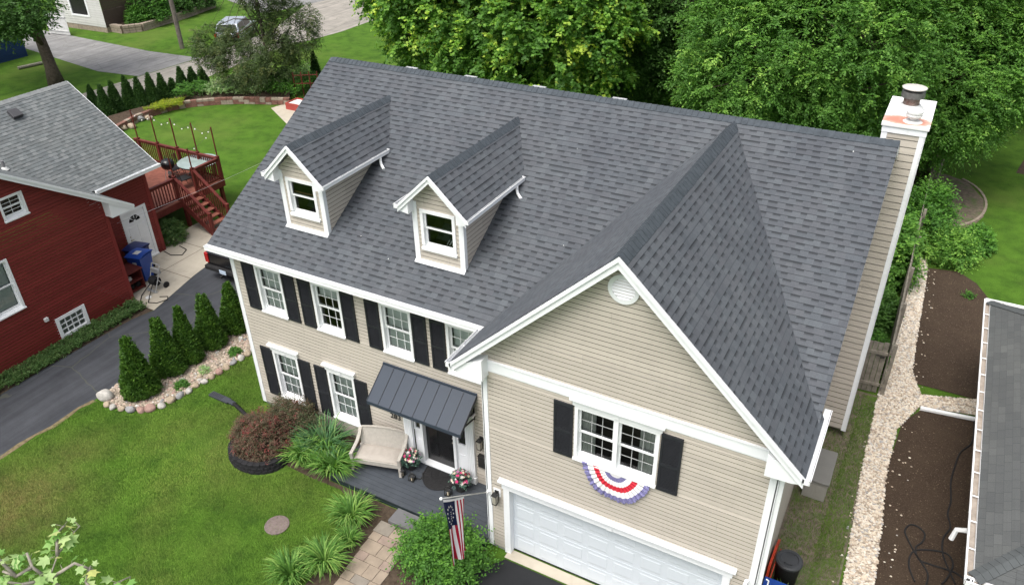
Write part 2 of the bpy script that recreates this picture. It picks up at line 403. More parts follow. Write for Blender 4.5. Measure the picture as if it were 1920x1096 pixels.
lf_juniper = leaf_mat('juniper_foliage', [(0, (.05, .085, .03)), (.6, (.085, .13, .045)), (1, (.15, .17, .06))])
lf_arb = leaf_mat('arborvitae_foliage', [(0, (.032, .085, .010)), (.5, (.06, .145, .016)), (1, (.14, .26, .03))], .2)
lf_arb2 = leaf_mat('far_arborvitae_foliage', [(0, (.02, .06, .012)), (.5, (.035, .09, .016)), (1, (.07, .15, .025))], .15)
lf_shrub = leaf_mat('shrub_leaf', [(0, (.045, .125, .02)), (.5, (.075, .20, .03)), (1, (.15, .34, .045))])
lf_barb = leaf_mat('barberry_leaf', [(0, (.06, .085, .035)), (.4, (.10, .08, .045)), (.75, (.15, .05, .045)), (1, (.30, .06, .05))], .2)
lf_lily = leaf_mat('daylily_blade', [(0, (.06, .16, .025)), (.5, (.13, .28, .05)), (1, (.32, .46, .12))])
lf_iris = leaf_mat('iris_blade', [(0, (.05, .14, .06)), (.5, (.10, .23, .09)), (1, (.26, .38, .14))])
lf_cover = leaf_mat('ground_cover_leaf', [(0, (.05, .11, .03)), (.5, (.09, .18, .05)), (1, (.16, .22, .08))])
lf_syc = leaf_mat('sycamore_leaf', [(0, (.12, .28, .06)), (.5, (.22, .40, .10)), (.85, (.42, .55, .25)), (1, (.6, .55, .15))], .35)
lf_varieg = leaf_mat('variegated_leaf', [(0, (.14, .26, .09)), (.5, (.30, .46, .2)), (1, (.55, .65, .38))])
lf_yellow = leaf_mat('yellow_sedum', [(0, (.16, .26, .02)), (1, (.42, .45, .03))])
lf_grass = leaf_mat('grass_blade', [(0, (.035, .085, .009)), (.4, (.055, .13, .012)), (.75, (.085, .155, .018)), (1, (.15, .145, .045))])

def brown_patch(t, p):
    fac = None
    for cx_, cy_, r_, k_ in ((*G(20, 950), 2.4, .45), (*G(130, 850), 1.4, .2), (*G(120, 950), 1.6, .2)):
        d = t.nodes.new('ShaderNodeVectorMath'); d.operation = 'DISTANCE'; t.links.new(p, d.inputs[0]); d.inputs[1].default_value = (cx_, cy_, 0)
        f = math_n(t, 'MULTIPLY', math_n(t, 'MAXIMUM', math_n(t, 'SUBTRACT', 1.0, math_n(t, 'DIVIDE', d.outputs['Value'], r_)), 0.0), k_ * 1.6)
        fac = f if fac is None else math_n(t, 'MAXIMUM', fac, f)
    return math_n(t, 'MINIMUM', math_n(t, 'MULTIPLY', fac, math_n(t, 'MULTIPLY', noise(t, 2.2, 5, .7, p), 2.0)), .85)
def lawn_mat(name='lawn', g0=(.036, .085, .011), g1=(.066, .138, .016), g2=(.115, .16, .034), brown=.55):
    m, t, b = newmat(name, .95, .1); p = coords(t, 'World')
    big = noise(t, .22, 4, .6, p); mid = noise(t, 1.3, 5, .65, p); fine = noise(t, 26, 4, .75, p)
    c = ramp(t, mid, [(.3, g0), (.55, g1), (.75, tuple(x * 1.2 for x in g1))])
    c = mixc(t, ramp(t, big, [(.48, (0, 0, 0)), (.68, (brown,) * 3)]), c, g2)
    c = mixc(t, brown_patch(t, p), c, (.135, .115, .045))
    c = mixc(t, .8, c, ramp(t, fine, [(.3, (.6, .6, .6)), (.7, (1.35, 1.35, 1.35))]), 'MULTIPLY')
    t.links.new(c, b.inputs['Base Color']); bump(t, b, fine, .6, .04); return m
lawn = lawn_mat()
def blade_like_lawn():
    m, t, b = newmat('lawn_blade', .8, .15); p = coords(t, 'World'); big = noise(t, .22, 4, .6, p); mid = noise(t, 1.3, 5, .65, p)
    g1 = (.080, .165, .020)
    c = ramp(t, mid, [(.3, (.044, .10, .013)), (.52, g1), (.75, tuple(x * 1.25 for x in g1))])
    c = mixc(t, ramp(t, big, [(.45, (0, 0, 0)), (.66, (.65,) * 3)]), c, (.135, .17, .038))
    c = mixc(t, brown_patch(t, p), c, (.19, .155, .06))
    a = t.nodes.new('ShaderNodeAttribute'); a.attribute_name = 'tint'
    c = mixc(t, 1.0, c, ramp(t, a.outputs['Fac'], [(0, (.65, .68, .7)), (.7, (1.4, 1.35, 1.4)), (1, (2.3, 1.8, 2.4))]), 'MULTIPLY'); t.links.new(c, b.inputs['Base Color']); return m
lawn_blade = blade_like_lawn()
def mulch():
    m, t, b = newmat('dark_mulch', .95, .1); p = coords(t, 'World')
    f = noise(t, 35, 4, .8, p); g = noise(t, 1.5, 4, .6, p); v = t.nodes.new('ShaderNodeTexVoronoi'); v.inputs['Scale'].default_value = 45; t.links.new(p, v.inputs['Vector'])
    c = ramp(t, f, [(.3, (.026, .018, .013)), (.55, (.062, .044, .032)), (.72, (.14, .10, .07))])
    c = mixc(t, ramp(t, g, [(.4, (0, 0, 0)), (.7, (.5, .5, .5))]), c, (.075, .055, .038))
    wn = t.nodes.new('ShaderNodeTexWhiteNoise'); t.links.new(v.outputs['Position'], wn.inputs['Vector'])
    c = mixc(t, math_n(t, 'MULTIPLY', math_n(t, 'GREATER_THAN', wn.outputs[0], .985), .5), c, (.22, .17, .12))
    t.links.new(c, b.inputs['Base Color']); bump(t, b, f, .9, .03); return m
mulch_m = mulch()
def asphalt(name, c, crack=True, streak=0):
    m, t, b = newmat(name, .85, .25); p = coords(t, 'World')
    f = noise(t, 140, 2, .8, p); g = noise(t, .9, 5, .7, p)
    o = mixc(t, .6, ramp(t, g, [(.3, tuple(x * .82 for x in c)), (.7, tuple(x * 1.2 for x in c))]), ramp(t, f, [(.3, (.7, .7, .7)), (.7, (1.35, 1.35, 1.35))]), 'MULTIPLY')
    if crack:
        mp2 = t.nodes.new('ShaderNodeMapping'); mp2.inputs['Scale'].default_value = (3.2, .22, 1); t.links.new(p, mp2.inputs[0])
        o = mixc(t, .8, o, ramp(t, noise(t, 1.0, 6, .7, mp2.outputs[0]), [(.35, (.78, .78, .78)), (.65, (1.35, 1.33, 1.3))]), 'MULTIPLY')
        v = t.nodes.new('ShaderNodeTexVoronoi'); v.feature = 'DISTANCE_TO_EDGE'; v.inputs['Scale'].default_value = .42
        mp = t.nodes.new('ShaderNodeMix'); mp.data_type = 'VECTOR'; mp.inputs[0].default_value = .18
        n2 = t.nodes.new('ShaderNodeTexNoise'); n2.inputs['Scale'].default_value = 1.6; n2.inputs['Detail'].default_value = 5; t.links.new(p, n2.inputs['Vector'])
        t.links.new(p, mp.inputs[4]); t.links.new(n2.outputs['Color'], mp.inputs[5]); t.links.new(mp.outputs[1], v.inputs['Vector'])
        o = mixc(t, math_n(t, 'MULTIPLY', math_n(t, 'LESS_THAN', v.outputs['Distance'], .006), .4), o, (.10, .105, .07))
    t.links.new(o, b.inputs['Base Color']); bump(t, b, f, .3, .006); return m
asph = asphalt('dark_asphalt', (.046, .05, .058)); asph_new = asphalt('black_asphalt', (.016, .017, .019), False)
asph_old = asphalt('old_gray_asphalt', (.19, .19, .19)); asph_tan = asphalt('worn_tan_street', (.24, .225, .2))
dirt_m = simple('sparse_dirt', (.15, .125, .095), .95, .1, var=.35, scale=7, bmp=.7, bscale=50, dirt=((.07, .13, .03), .9, 1.6, .5))
stone_bed = simple('pea_gravel', (.34, .29, .23), .9, .15, var=.4, scale=30, bmp=1, bscale=45)
def stone_mat(name, cs):
    m, t, b = newmat(name, .8, .25); a = t.nodes.new('ShaderNodeAttribute'); a.attribute_name = 'tint'
    c = ramp(t, a.outputs['Fac'], cs); p = coords(t, 'World')
    c = mixc(t, .7, c, ramp(t, noise(t, 30, 3, .7, p), [(.3, (.75, .75, .75)), (.7, (1.2, 1.2, 1.2))]), 'MULTIPLY'); t.links.new(c, b.inputs['Base Color']); return m
white_stone = stone_mat('white_river_stone', [(0, (.26, .22, .18)), (.15, (.48, .39, .30)), (.5, (.64, .56, .45)), (.8, (.72, .67, .59)), (1, (.33, .33, .33))])
bed_stone = stone_mat('bed_pebble', [(0, (.2, .17, .14)), (.4, (.38, .32, .25)), (.7, (.5, .42, .34)), (.9, (.40, .26, .22)), (1, (.55, .55, .52))])
stone_tan = simple('tan_fieldstone', (.33, .27, .20), .85, .2, var=.25, scale=9, bmp=.4, bscale=30)
stone_pink = simple('pink_fieldstone', (.29, .19, .16), .85, .2, var=.25, scale=9, bmp=.4, bscale=30)
stone_gray = simple('gray_fieldstone', (.25, .25, .25), .85, .2, var=.3, scale=9, bmp=.4, bscale=30)
stone_pale = simple('pale_fieldstone', (.40, .385, .355), .85, .2, var=.25, scale=9, bmp=.4, bscale=30)
block_black = simple('black_garden_block', (.022, .022, .024), .85, .2, var=.3, scale=12, bmp=.6, bscale=40)
block_red = simple('red_wall_block', (.19, .1, .08), .9, .15, var=.4, scale=5, bmp=.5, bscale=40)
block_tan = simple('tan_wall_block', (.3, .25, .2), .9, .15, var=.25, scale=5, bmp=.5, bscale=40)
paver = [simple('paver_%s' % n, c, .85, .2, var=.14, scale=4, bmp=.3, bscale=80) for n, c in (('tan', (.27, .22, .17)), ('gray', (.22, .195, .165)), ('rose', (.26, .2, .165)))]

# ------------------------------------------------------------------ foliage machinery (numpy)
def nrm(a): return a / np.maximum(np.linalg.norm(a, axis=-1, keepdims=True), 1e-9)
def mesh_np(name, verts, faces_n, mat, parent=None, tint=None, idx=None, origin=None, loc=None):
    """verts (N,3); faces of faces_n consecutive vertices each"""
    o3 = np.array(root_of(parent)['origin']) if parent is not None and 'origin' in root_of(parent).keys() else (np.array(loc) if loc is not None else np.zeros(3))
    v = (verts - o3).astype(np.float32); n = len(v); nf = n // faces_n
    me = bpy.data.meshes.new(name); me.vertices.add(n); me.vertices.foreach_set('co', v.ravel())
    me.loops.add(n); me.loops.foreach_set('vertex_index', np.arange(n, dtype=np.int32))
    me.polygons.add(nf); me.polygons.foreach_set('loop_start', np.arange(0, n, faces_n, dtype=np.int32)); me.polygons.foreach_set('loop_total', np.full(nf, faces_n, dtype=np.int32))
    if tint is not None:
        at = me.attributes.new('tint', 'FLOAT', 'POINT'); at.data.foreach_set('value', np.repeat(tint, faces_n).astype(np.float32))
    me.materials.append(mat); me.update(calc_edges=True); me.validate()
    o = bpy.data.objects.new(name, me); col.objects.link(o)
    if parent is not None: o.parent = parent
    elif loc is not None: o.location = loc; o['origin'] = list(loc)
    return o
def leaf_quads(p, d, n, L, W, droop=.0):
    """kite leaves: base p, direction d, normal n"""
    s = nrm(np.cross(d, n)); L = L[:, None]; W = W[:, None]
    a = p; b = p + d * L * .45 + s * W * .5 - n * L * .06; c = p + d * L - n * L * .14; e = p + d * L * .45 - s * W * .5 - n * L * .06
    return np.stack([a, b, c, e], 1).reshape(-1, 3)
def sprays(cent, outw, T, M, tl, ls, tint0, droop=.35, up=.25, aspect=.55, jitter=.5, tipbright=.25, seed=0):
    """cent (K,3) twig bunches; each T twigs of M leaves"""
    R = np.random.default_rng(seed); K = len(cent)
    td = nrm(outw[:, None, :] * .9 + R.normal(0, .75, (K, T, 3)) + np.array([0, 0, up]))
    tt = np.linspace(.12, 1, M)[None, None, :, None] * tl * R.uniform(.6, 1.15, (K, T, 1, 1))
    pos = cent[:, None, None, :] + td[:, :, None, :] * tt + np.array([0, 0, -1.]) * droop * tt ** 2 / tl
    side = nrm(np.cross(td, np.array([0, 0, 1.]) + R.normal(0, .15, (K, T, 3))))
    sg = np.where(np.arange(M) % 2 == 0, 1., -1.)[None, None, :, None]
    ld = nrm(td[:, :, None, :] * .75 + side[:, :, None, :] * sg * .8 + R.normal(0, .28, (K, T, M, 3)) + np.array([0, 0, -.25]))
    ln = nrm(np.array([0, 0, 1.]) + R.normal(0, jitter, (K, T, M, 3)) + outw[:, None, None, :] * .35)
    ln = nrm(ln - ld * np.sum(ln * ld, -1, keepdims=True))
    sz = ls * R.uniform(.7, 1.2, (K, T, M))
    P = pos.reshape(-1, 3); tn = (tint0[:, None, None] + R.normal(0, .09, (K, T, M)) + tipbright * (np.linspace(0, 1, M) ** 3)[None, None, :] * R.random((K, T, 1))).clip(0, 1).ravel()
    return leaf_quads(P, ld.reshape(-1, 3), ln.reshape(-1, 3), sz.ravel(), sz.ravel() * aspect), tn
def lump(p, s=1.0, seed=0):
    x, y, z = p[:, 0] * s, p[:, 1] * s, p[:, 2] * s
    return (np.sin(x * 1.3 + seed) * np.sin(y * 1.7 + seed * 2.1) * np.sin(z * 1.5 + seed * .7) + .6 * np.sin(x * 2.9 + z * 1.1 + seed) * np.sin(y * 2.5 - z * 2.2)) / 1.6
def crown_points(blobs, K, seed, thresh=-.25, power=.45, shell=.45, s=.9):
    R = np.random.default_rng(seed); vol = np.array([b[3] * b[4] * b[5] for b in blobs]) ** .75; vol /= vol.sum()
    pts = []; outs = []
    while sum(len(p) for p in pts) < K:
        n = K * 2; bi = R.choice(len(blobs), n, p=vol); d = nrm(R.normal(0, 1, (n, 3))); r = shell + (1 - shell) * R.random(n) ** power
        B = np.array(blobs)[bi]; p = B[:, :3] + d * r[:, None] * B[:, 3:6]
        keep = np.ones(n, bool)
        for j, b in enumerate(blobs):                       # nothing deep inside another lobe
            q = (p - np.array(b[:3])) / np.array(b[3:6]); keep &= (np.linalg.norm(q, axis=1) > shell * .85) | (bi == j)
        keep &= (lump(p, s, seed) > thresh) & (p[:, 2] > .2)
        o = nrm(d * np.array([1, 1, .8])); pts.append(p[keep]); outs.append(o[keep])
    return np.concatenate(pts)[:K], np.concatenate(outs)[:K]
def tree(name, label, cat, base, blobs, K, T, M, tl, ls, mat, trunk_r=.25, trunk_h=None, barkm=bark, lean=(0, 0), seed=1, tint=(.2, .6), group=None, limbs=26, aspect=.55, thresh=-.25, s=.9, bright=.12, shell=.35, droop=.35):
    root = thing(name, label, cat, (base[0], base[1], 0), group=group); R = random.Random(seed); RR = np.random.default_rng(seed)
    cz = np.mean([b[2] for b in blobs]); top = max(b[2] + b[5] * .5 for b in blobs)
    th = trunk_h or top
    mb = MB(); tp = [(base[0] + lean[0] * k ** 1.3 + .05 * math.sin(k * 7 + seed), base[1] + lean[1] * k ** 1.3 + .05 * math.cos(k * 5), th * k) for k in np.linspace(0, 1, 8)]
    mb.tube(tp, [trunk_r * (1.35 if i == 0 else 1) * (1 - .8 * k) for i, k in enumerate(np.linspace(0, 1, 8))], 9)
    P, O = crown_points(blobs, K, seed, thresh, shell=shell, s=s)
    for i in range(limbs):
        q = P[R.randrange(K)]; k = R.uniform(.3, .85); j = int(k * 7); a = Vector(tp[j]); b_ = Vector(q); b_ = a + (b_ - a) * R.choice([.93, .93, 1.06])
        mid = (a + b_) / 2 + Vector((R.uniform(-.3, .3), R.uniform(-.3, .3), (b_ - a).length * .08)); r0 = trunk_r * (1 - .8 * k) * .5
        mb.tube([a, mid, b_], [r0, r0 * .6, r0 * .16], 6)
    mb.build('trunk', barkm, root, smooth=True)
    clumpt = RR.uniform(tint[0], tint[1], K) + np.where(RR.random(K) < bright, .35, 0) + lump(P, 1.1, seed + 3) * .22
    V, tn = sprays(P, O, T, M, tl, ls, clumpt, seed=seed, aspect=aspect, droop=droop)
    mesh_np('crown', V, 4, mat, root, tn); return root
def bush(name, label, cat, x, y, rx, ry, h, K, mat, ls=.05, T=4, M=5, tl=.16, seed=1, tint=(.2, .6), group=None, bright=.15, loc_z=0, shell=.6, aspect=.6, flat=False, lumpy=.07):
    RR = np.random.default_rng(seed); d = nrm(RR.normal(0, 1, (K * 3, 3))); d = d[d[:, 2] > -.15][:K]; K = len(d)
    r = shell + (1 - shell) * RR.random(K) ** .5 + lumpy * lump(d, 4, seed)
    P = np.array([x, y, loc_z + h * .12]) + d * r[:, None] * np.array([rx, ry, h * .88]); P[:, 2] = np.maximum(P[:, 2], loc_z + .02)
    tn0 = RR.uniform(tint[0], tint[1], K) + np.where(RR.random(K) < bright, .3, 0)
    V, tn = sprays(P, d, T, M, tl, ls, tn0, seed=seed, droop=.2, aspect=aspect)
    V[:, 2] = np.maximum(V[:, 2], loc_z + .004 - (.02 if loc_z > .2 else 0))
    root = thing(name, label, cat, (x, y, loc_z), group=group)
    mb = MB()
    for i in range(7):
        a = i * .9; mb.tube([(x, y, loc_z), (x + rx * .35 * math.cos(a), y + ry * .35 * math.sin(a), loc_z + h * .35), (x + rx * .6 * math.cos(a), y + ry * .6 * math.sin(a), loc_z + h * .7)], [.02, .013, .005], 5)
    mb.build('stem', bark, root); mesh_np('foliage', V, 4, mat, root, tn); return root
def blades(x, y, rx, ry, h, n, mat, name, label, cat, seed=1, width=.018, arch=.7, group=None, tint=(.1, .9), z=0, spread=1.0):
    """a clump of arching strap leaves"""
    R = np.random.default_rng(seed); a = R.uniform(0, 2 * PI, n); rr = np.sqrt(R.random(n)) * .35
    b0 = np.stack([x + rx * rr * np.cos(a), y + ry * rr * np.sin(a), np.full(n, z)], 1); a2 = a + R.normal(0, .5, n)
    out_ = np.stack([np.cos(a2) * rx, np.sin(a2) * ry, np.zeros(n)], 1) * R.uniform(.35, .85, n)[:, None] * spread; H = h * R.uniform(.6, 1.1, n)
    S = 5; ts = np.linspace(0, 1, S + 1); pts = []
    for t in ts: pts.append(b0 + out_ * (t ** 1.5) + np.array([0, 0, 1.]) * (H * (1.0 * t * (1 + arch) - arch * 1.1 * t * t))[:, None])
    side = nrm(np.cross(nrm(out_), np.array([0, 0, 1.]))); quads = []
    for k in range(S):
        w0 = width * (1 - ts[k] ** 2.5) * .5 + .001; w1 = width * (1 - ts[k + 1] ** 2.5) * .5 + .001
        quads.append(np.stack([pts[k] - side * w0, pts[k] + side * w0, pts[k + 1] + side * w1, pts[k + 1] - side * w1], 1))
    V = np.stack(quads, 1).reshape(-1, 3); V[:, 2] = np.maximum(V[:, 2], z + .003)
    tn = np.repeat(R.uniform(tint[0], tint[1], n) ** 1.3, S) * np.tile(np.linspace(.8, 1.1, S), n)
    o = mesh_np(name, V, 4, mat, None, tn.clip(0, 1), loc=(x, y, z)); return tag(o, label, cat, group)
def sheet(name, pts, z, mat, kind='structure', thick=0):
    mb = MB(); P = [(p[0], p[1], z) for p in pts]
    ar = sum(P[i][0] * P[(i + 1) % len(P)][1] - P[(i + 1) % len(P)][0] * P[i][1] for i in range(len(P)))
    if ar < 0: P = P[::-1]
    mb.quad(P); o = mb.build(name, mat); tag(o, kind=kind); return o
def in_poly(px, py, poly):
    ins = np.zeros(len(px), bool); n = len(poly)
    for i in range(n):
        x0, y0 = poly[i]; x1, y1 = poly[(i + 1) % n]
        if y0 == y1: continue
        c = ((y0 > py) != (y1 > py)) & (px < (x1 - x0) * (py - y0) / (y1 - y0) + x0); ins ^= c
    return ins

# ================================================================== GROUND
sheet('ground', [(-260, -120), (260, -120), (260, 320), (-260, 320)], 0, lawn)
sheet('driveway', [(-7.5, -14), (-4.85, -14), (-4.86, -5), (-4.66, -2.1), (-4.6, 3), (-4.6, 12.5), (-7.9, 12.5), (-7.85, 5.4), (-7.68, 4.3), (-7.45, 3.4), (-7.08, 1.95), (-7.3, 1.2), (-7.45, -1.5)], .006, asph)
sheet('patio', [(-10.3, 1.95), (-7.08, 1.95), (-7.45, 3.4), (-7.68, 4.3), (-7.85, 5.4), (-7.9, 8.0), (-10.95, 8.0), (-10.95, 5.0), (-10.3, 5.0)], .012, concrete)
mb = MB()
for x0, x1, y0, y1 in ((-10.3, -7.6, 4.08, 4.1), (-10.9, -7.8, 6.0, 6.02), (-9.02, -9.0, 2.0, 7.9)): mb.quad([(x0, y0, .0165), (x1, y0, .0165), (x1, y1, .0165), (x0, y1, .0165)])
tag(mb.build('expansion_joint', soil), kind='structure')
sheet('street', [(-31.2, -60), (-26.6, -60), (-26.6, 22), (-27.2, 30), (-26.2, 36), (-26, 90), (-38, 90), (-36, 44), (-31.5, 34), (-30.6, 26), (-31.2, 17)], .006, asph_tan)
sheet('side_driveway', [(-31.0, 21.0), (-34.5, 20.6), (-46, 22.4), (-60, 23.5), (-60, 26.6), (-46, 26.2), (-35.4, 25.6), (-30.7, 25.9)], .012, asph_old)
sheet('side_street', [(-36, 38), (-60, 47), (-90, 58), (-90, 66), (-60, 56), (-34, 48)], .018, asph_old)
sheet('garage_driveway', [(8.62, -2.2), (9.02, -1.66), (14.0, -1.66), (14.2, -14), (8.0, -14), (8.3, -4)], .006, asph_new)
sheet('garage_apron', [(8.98, -1.64), (13.93, -1.64), (13.93, -1.36), (8.98, -1.36)], .03, concrete)
sheet('planting_soil', [(5.35, -4.6), (5.3, -3), (4.9, -2.0), (4.2, -1.72), (3.3, -1.75), (2.4, -1.7), (.9, -1.1), (.3, 0), (3.75, 0), (3.75, -1.6), (8.52, -1.6), (8.52, -2.3), (8.2, -5.2), (7.1, -5.2), (5.6, -5.2)], .006, soil)
MUL = [(16.45, -6), (16.6, 1), (16.5, 3.2), (16.45, 5.5), (16.6, 7.6), (17.1, 8.55), (18.6, 8.8), (18.6, -6)]
MUL2 = [(16.55, 9.6), (16.5, 12), (16.5, 17.1), (17.5, 17.3), (18.1, 16.7), (18.6, 15.6), (18.7, 9.6)]
sheet('mulch_bed', MUL, .02, mulch_m); sheet('mulch_bed', MUL2, .02, mulch_m)
sheet('mulch_bed', [(15.6, 20), (17.6, 20.9), (18.15, 22.6), (18.1, 24.4), (17.4, 26.1), (16.3, 26.7), (15.2, 27.2), (14.9, 22)], .02, dirt_m)
sheet('side_yard_dirt', [(14.2, -6), (15.95, -6), (15.95, 8.5), (14.2, 8.5)], .004, dirt_m)
sheet('bare_patch', [(19.3, 28.2), (20.3, 28.0), (21, 29), (20.7, 30.2), (19.6, 30.0)], .008, soil)
GRAV = [(15.95, -6), (16.55, -6), (16.65, 1.2), (16.58, 3.2), (16.45, 5.2), (16.5, 7.2), (16.95, 8.5), (18.4, 8.85), (18.4, 9.6), (16.95, 9.1), (16.6, 10.2), (16.5, 16.5), (16.35, 18.5), (16.3, 20), (16.0, 24), (15.85, 24), (15.85, 8.6), (15.88, 5), (15.98, 2.5), (16.1, 0)]
sheet('gravel_base', GRAV, .022, stone_bed)
BED = [(-4.7, -2.1), (-4.0, -2.3), (-3.2, -2.05), (-2.7, -1.4), (-2.45, -.4), (-2.3, .8), (-2.2, 2.2), (-2.2, 8), (-4.6, 8), (-4.6, 1)]
sheet('rock_bed_base', BED, .012, stone_bed)
sheet('edging_soil', [(-8.3, -8), (-7.5, -8), (-7.45, -1.5), (-7.3, 1.2), (-7.1, 1.95), (-8.3, 2.1)], .008, soil)
sheet('path', [G(508, 203), G(545, 192), G(560, 215), G(540, 235)], .014, concrete)

def pebbles(name, poly, n, r0, r1, z, mat, label, cat, seed=3, flat=.6):
    R = np.random.default_rng(seed); xs = [p[0] for p in poly]; ys = [p[1] for p in poly]
    x = R.uniform(min(xs), max(xs), n * 4); y = R.uniform(min(ys), min(max(ys), 19), n * 4); k = in_poly(x, y, poly); x, y = x[k][:n], y[k][:n]; n = len(x)
    r = R.uniform(r0, r1, n); ph = R.uniform(0, PI, n); el = R.uniform(.6, 1, n); rings = []
    m = 5
    for (f, zz) in ((1.0, 0.0), (.72, .75)):
        a = ph[:, None] + np.arange(m) * 2 * PI / m; q = r[:, None] * f * R.uniform(.8, 1.15, (n, m))
        rings.append(np.stack([x[:, None] + q * np.cos(a), y[:, None] + q * np.sin(a) * el[:, None], z + (r * flat * zz)[:, None] + R.normal(0, .002, (n, m)) + R.uniform(0, .5 * r0, n)[:, None]], -1))
    quads = [np.stack([rings[0][:, j], rings[0][:, (j + 1) % m], rings[1][:, (j + 1) % m], rings[1][:, j]], 1) for j in range(m)]
    c = rings[1].mean(1) + np.array([0, 0, 1.]) * (r * flat * .2)[:, None]
    quads += [np.stack([rings[1][:, j], rings[1][:, (j + 1) % m], c, c], 1) for j in range(m)]
    Q = np.stack(quads, 1)  # n, 10, 4, 3
    # triangles for tops: drop the duplicate
    V1 = Q[:, :m].reshape(-1, 3); tn = np.repeat(R.random(n), m)
    o = mesh_np(name, np.concatenate([V1, np.stack([Q[:, m:, 0], Q[:, m:, 1], (Q[:, m:, 1] + Q[:, m:, 2]) / 2, Q[:, m:, 2]], 2).reshape(-1, 3)]), 4, mat, None, np.concatenate([tn, tn]))
    return tag(o, label, cat, kind='stuff')
pebbles('river_gravel', GRAV, 15000, .022, .05, .024, white_stone, 'strip of white and tan river gravel between the fence and the dark mulch', 'gravel')
pebbles('scattered_gravel', [(15.8, -5), (17.0, -5), (17.0, 8), (16.8, 17), (15.8, 17)], 380, .02, .035, .02, white_stone, 'loose pale pebbles strayed over the edges of the gravel strip', 'gravel', 5)
pebbles('bed_gravel', BED, 7000, .02, .06, .014, bed_stone, 'tan gravel filling the bed around the cone evergreens', 'gravel', 4)

def grass_blades(name, poly, n, h, label, seed, tintlo=0, tinthi=.7):
    R = np.random.default_rng(seed); xs = [p[0] for p in poly]; ys = [p[1] for p in poly]
    x = R.uniform(min(xs), max(xs), n * 2); y = R.uniform(min(ys), max(ys), n * 2); k = in_poly(x, y, poly)
    p = np.stack([x, y, np.zeros(len(x))], 1); k &= R.random(len(x)) < .35 + .9 * (lump(p + .3, .9, seed) * .5 + .5)
    x, y, p = x[k], y[k], p[k]; n = len(x); a = R.uniform(0, 2 * PI, n); d = np.stack([np.cos(a), np.sin(a), np.zeros(n)], 1)
    H = h * R.uniform(.5, 1.2, n)[:, None]; wv = np.stack([-np.sin(a), np.cos(a), np.zeros(n)], 1) * .007
    tip = p + d * H * .7 + np.array([0, 0, 1.]) * H
    V = np.stack([p - wv, p + wv, tip], 1).reshape(-1, 3)
    tn = (tintlo + (tinthi - tintlo) * (.5 + .5 * lump(p, .5, 2)) + R.normal(0, .12, n)).clip(0, 1)
    return tag(mesh_np(name, V, 3, lawn_blade, None, tn), label, 'grass', kind='stuff')
LAWNP = [(-4.8, -9.5), (-4.75, -5), (-4.6, -2.2), (-4.0, -2.4), (-3.15, -2.15), (-2.6, -1.4), (-2.35, -.4), (-2.2, .8), (-2.1, 4), (-.1, 4), (0, -.1), (.9, -1.1), (1.0, -2.1), (1.9, -2.45), (2.7, -1.75), (3.3, -1.75), (4.2, -1.72), (4.9, -2.0), (5.3, -3), (5.3, -6), (5.3, -9.5)]
grass_blades('lawn_grass', LAWNP, 260000, .045, 'mown front lawn grass left of the house', 11, .25, .85)
grass_blades('side_yard_grass', [(15.35, -5), (15.95, -5), (15.85, 8.4), (15.5, 8.4), (15.3, 3)], 14000, .06, 'patchy grass beside the white gravel strip', 12, .1, .6)
grass_blades('side_yard_weeds', [(14.5, -5), (15.4, -5), (15.5, 8.4), (14.5, 8.4)], 9000, .07, 'thin weeds on the bare soil along the garage side', 13, .1, .5)

# ================================================================== MAIN HOUSE
house = thing('house', 'beige two-storey house with dark shingle roof, two dormers and a front garage gable', 'house', (0, 0, 0))
YE, ZE, YR, ZR = -.44, 5.403, 5.27, 8.787
SL = (ZR - ZE) / (YR - YE); X0, X1 = -.31, 14.82
GXL, GXR, GX, GYF, GZR = 7.93, 14.86, 11.395, -1.76, 8.72
GS = (GZR - ZE) / (GX - GXL); GW0, GW1, GY = 8.52, 14.43, -1.45
E_S, E_W = .146, .106
def zmain(y): return ZE + SL * (y - YE)
def zgar(x): return ZE + GS * (min(x - GXL, GXR - x))
# window openings
SWX = [.80, 2.70, 4.80, 6.68]; FWX = [.80, 2.73]; WW = .90
SZ, FZ = (3.50, 4.94), (.56, 2.22)
H_main = [(x, x + WW, *SZ) for x in SWX] + [(x, x + WW, *FZ) for x in FWX] + [(5.28, 7.12, .2, 2.32)]
GWIN = (10.58, 12.30, 3.73, 5.12); GD = (9.01, 13.89, 0, 2.10)
mb = MB()
top = zmain(0) - .16
lap(mb, (0, 0, 0), (1, 0, 0), (0, 0, 1), (0, -1, 0), [(0, .12), (8.6, .12), (8.6, top), (0, top)], E_W, .022, H_main, profile=True)
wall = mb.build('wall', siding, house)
mb = MB(); gt = lambda x: zgar(x) - .13
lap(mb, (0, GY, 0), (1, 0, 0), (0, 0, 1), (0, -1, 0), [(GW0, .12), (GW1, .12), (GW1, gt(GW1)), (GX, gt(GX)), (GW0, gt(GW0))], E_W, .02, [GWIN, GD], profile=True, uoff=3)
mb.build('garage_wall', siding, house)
mb = MB()
lap(mb, (GW1, 0, 0), (0, 1, 0), (0, 0, 1), (1, 0, 0), [(GY, .12), (10.54, .12), (10.54, 5.5), (YR, ZR - .12), (.0, zmain(0) - .1), (GY, ZE + .1)], E_W, .022, profile=True, uoff=7)
lap(mb, (GW0, 0, 0), (0, 1, 0), (0, 0, 1), (-1, 0, 0), [(GY, .12), (0, .12), (0, gt(GW0)), (GY, gt(GW0))], E_W, .022, profile=True, uoff=7)
lap(mb, (0, 0, 0), (0, 1, 0), (0, 0, 1), (-1, 0, 0), [(0, .12), (10.54, .12), (10.54, 5.5), (YR, ZR - .12), (.0, zmain(0) - .1)], E_W, .022, profile=True, uoff=7)
mb.build('side_wall', siding, house)
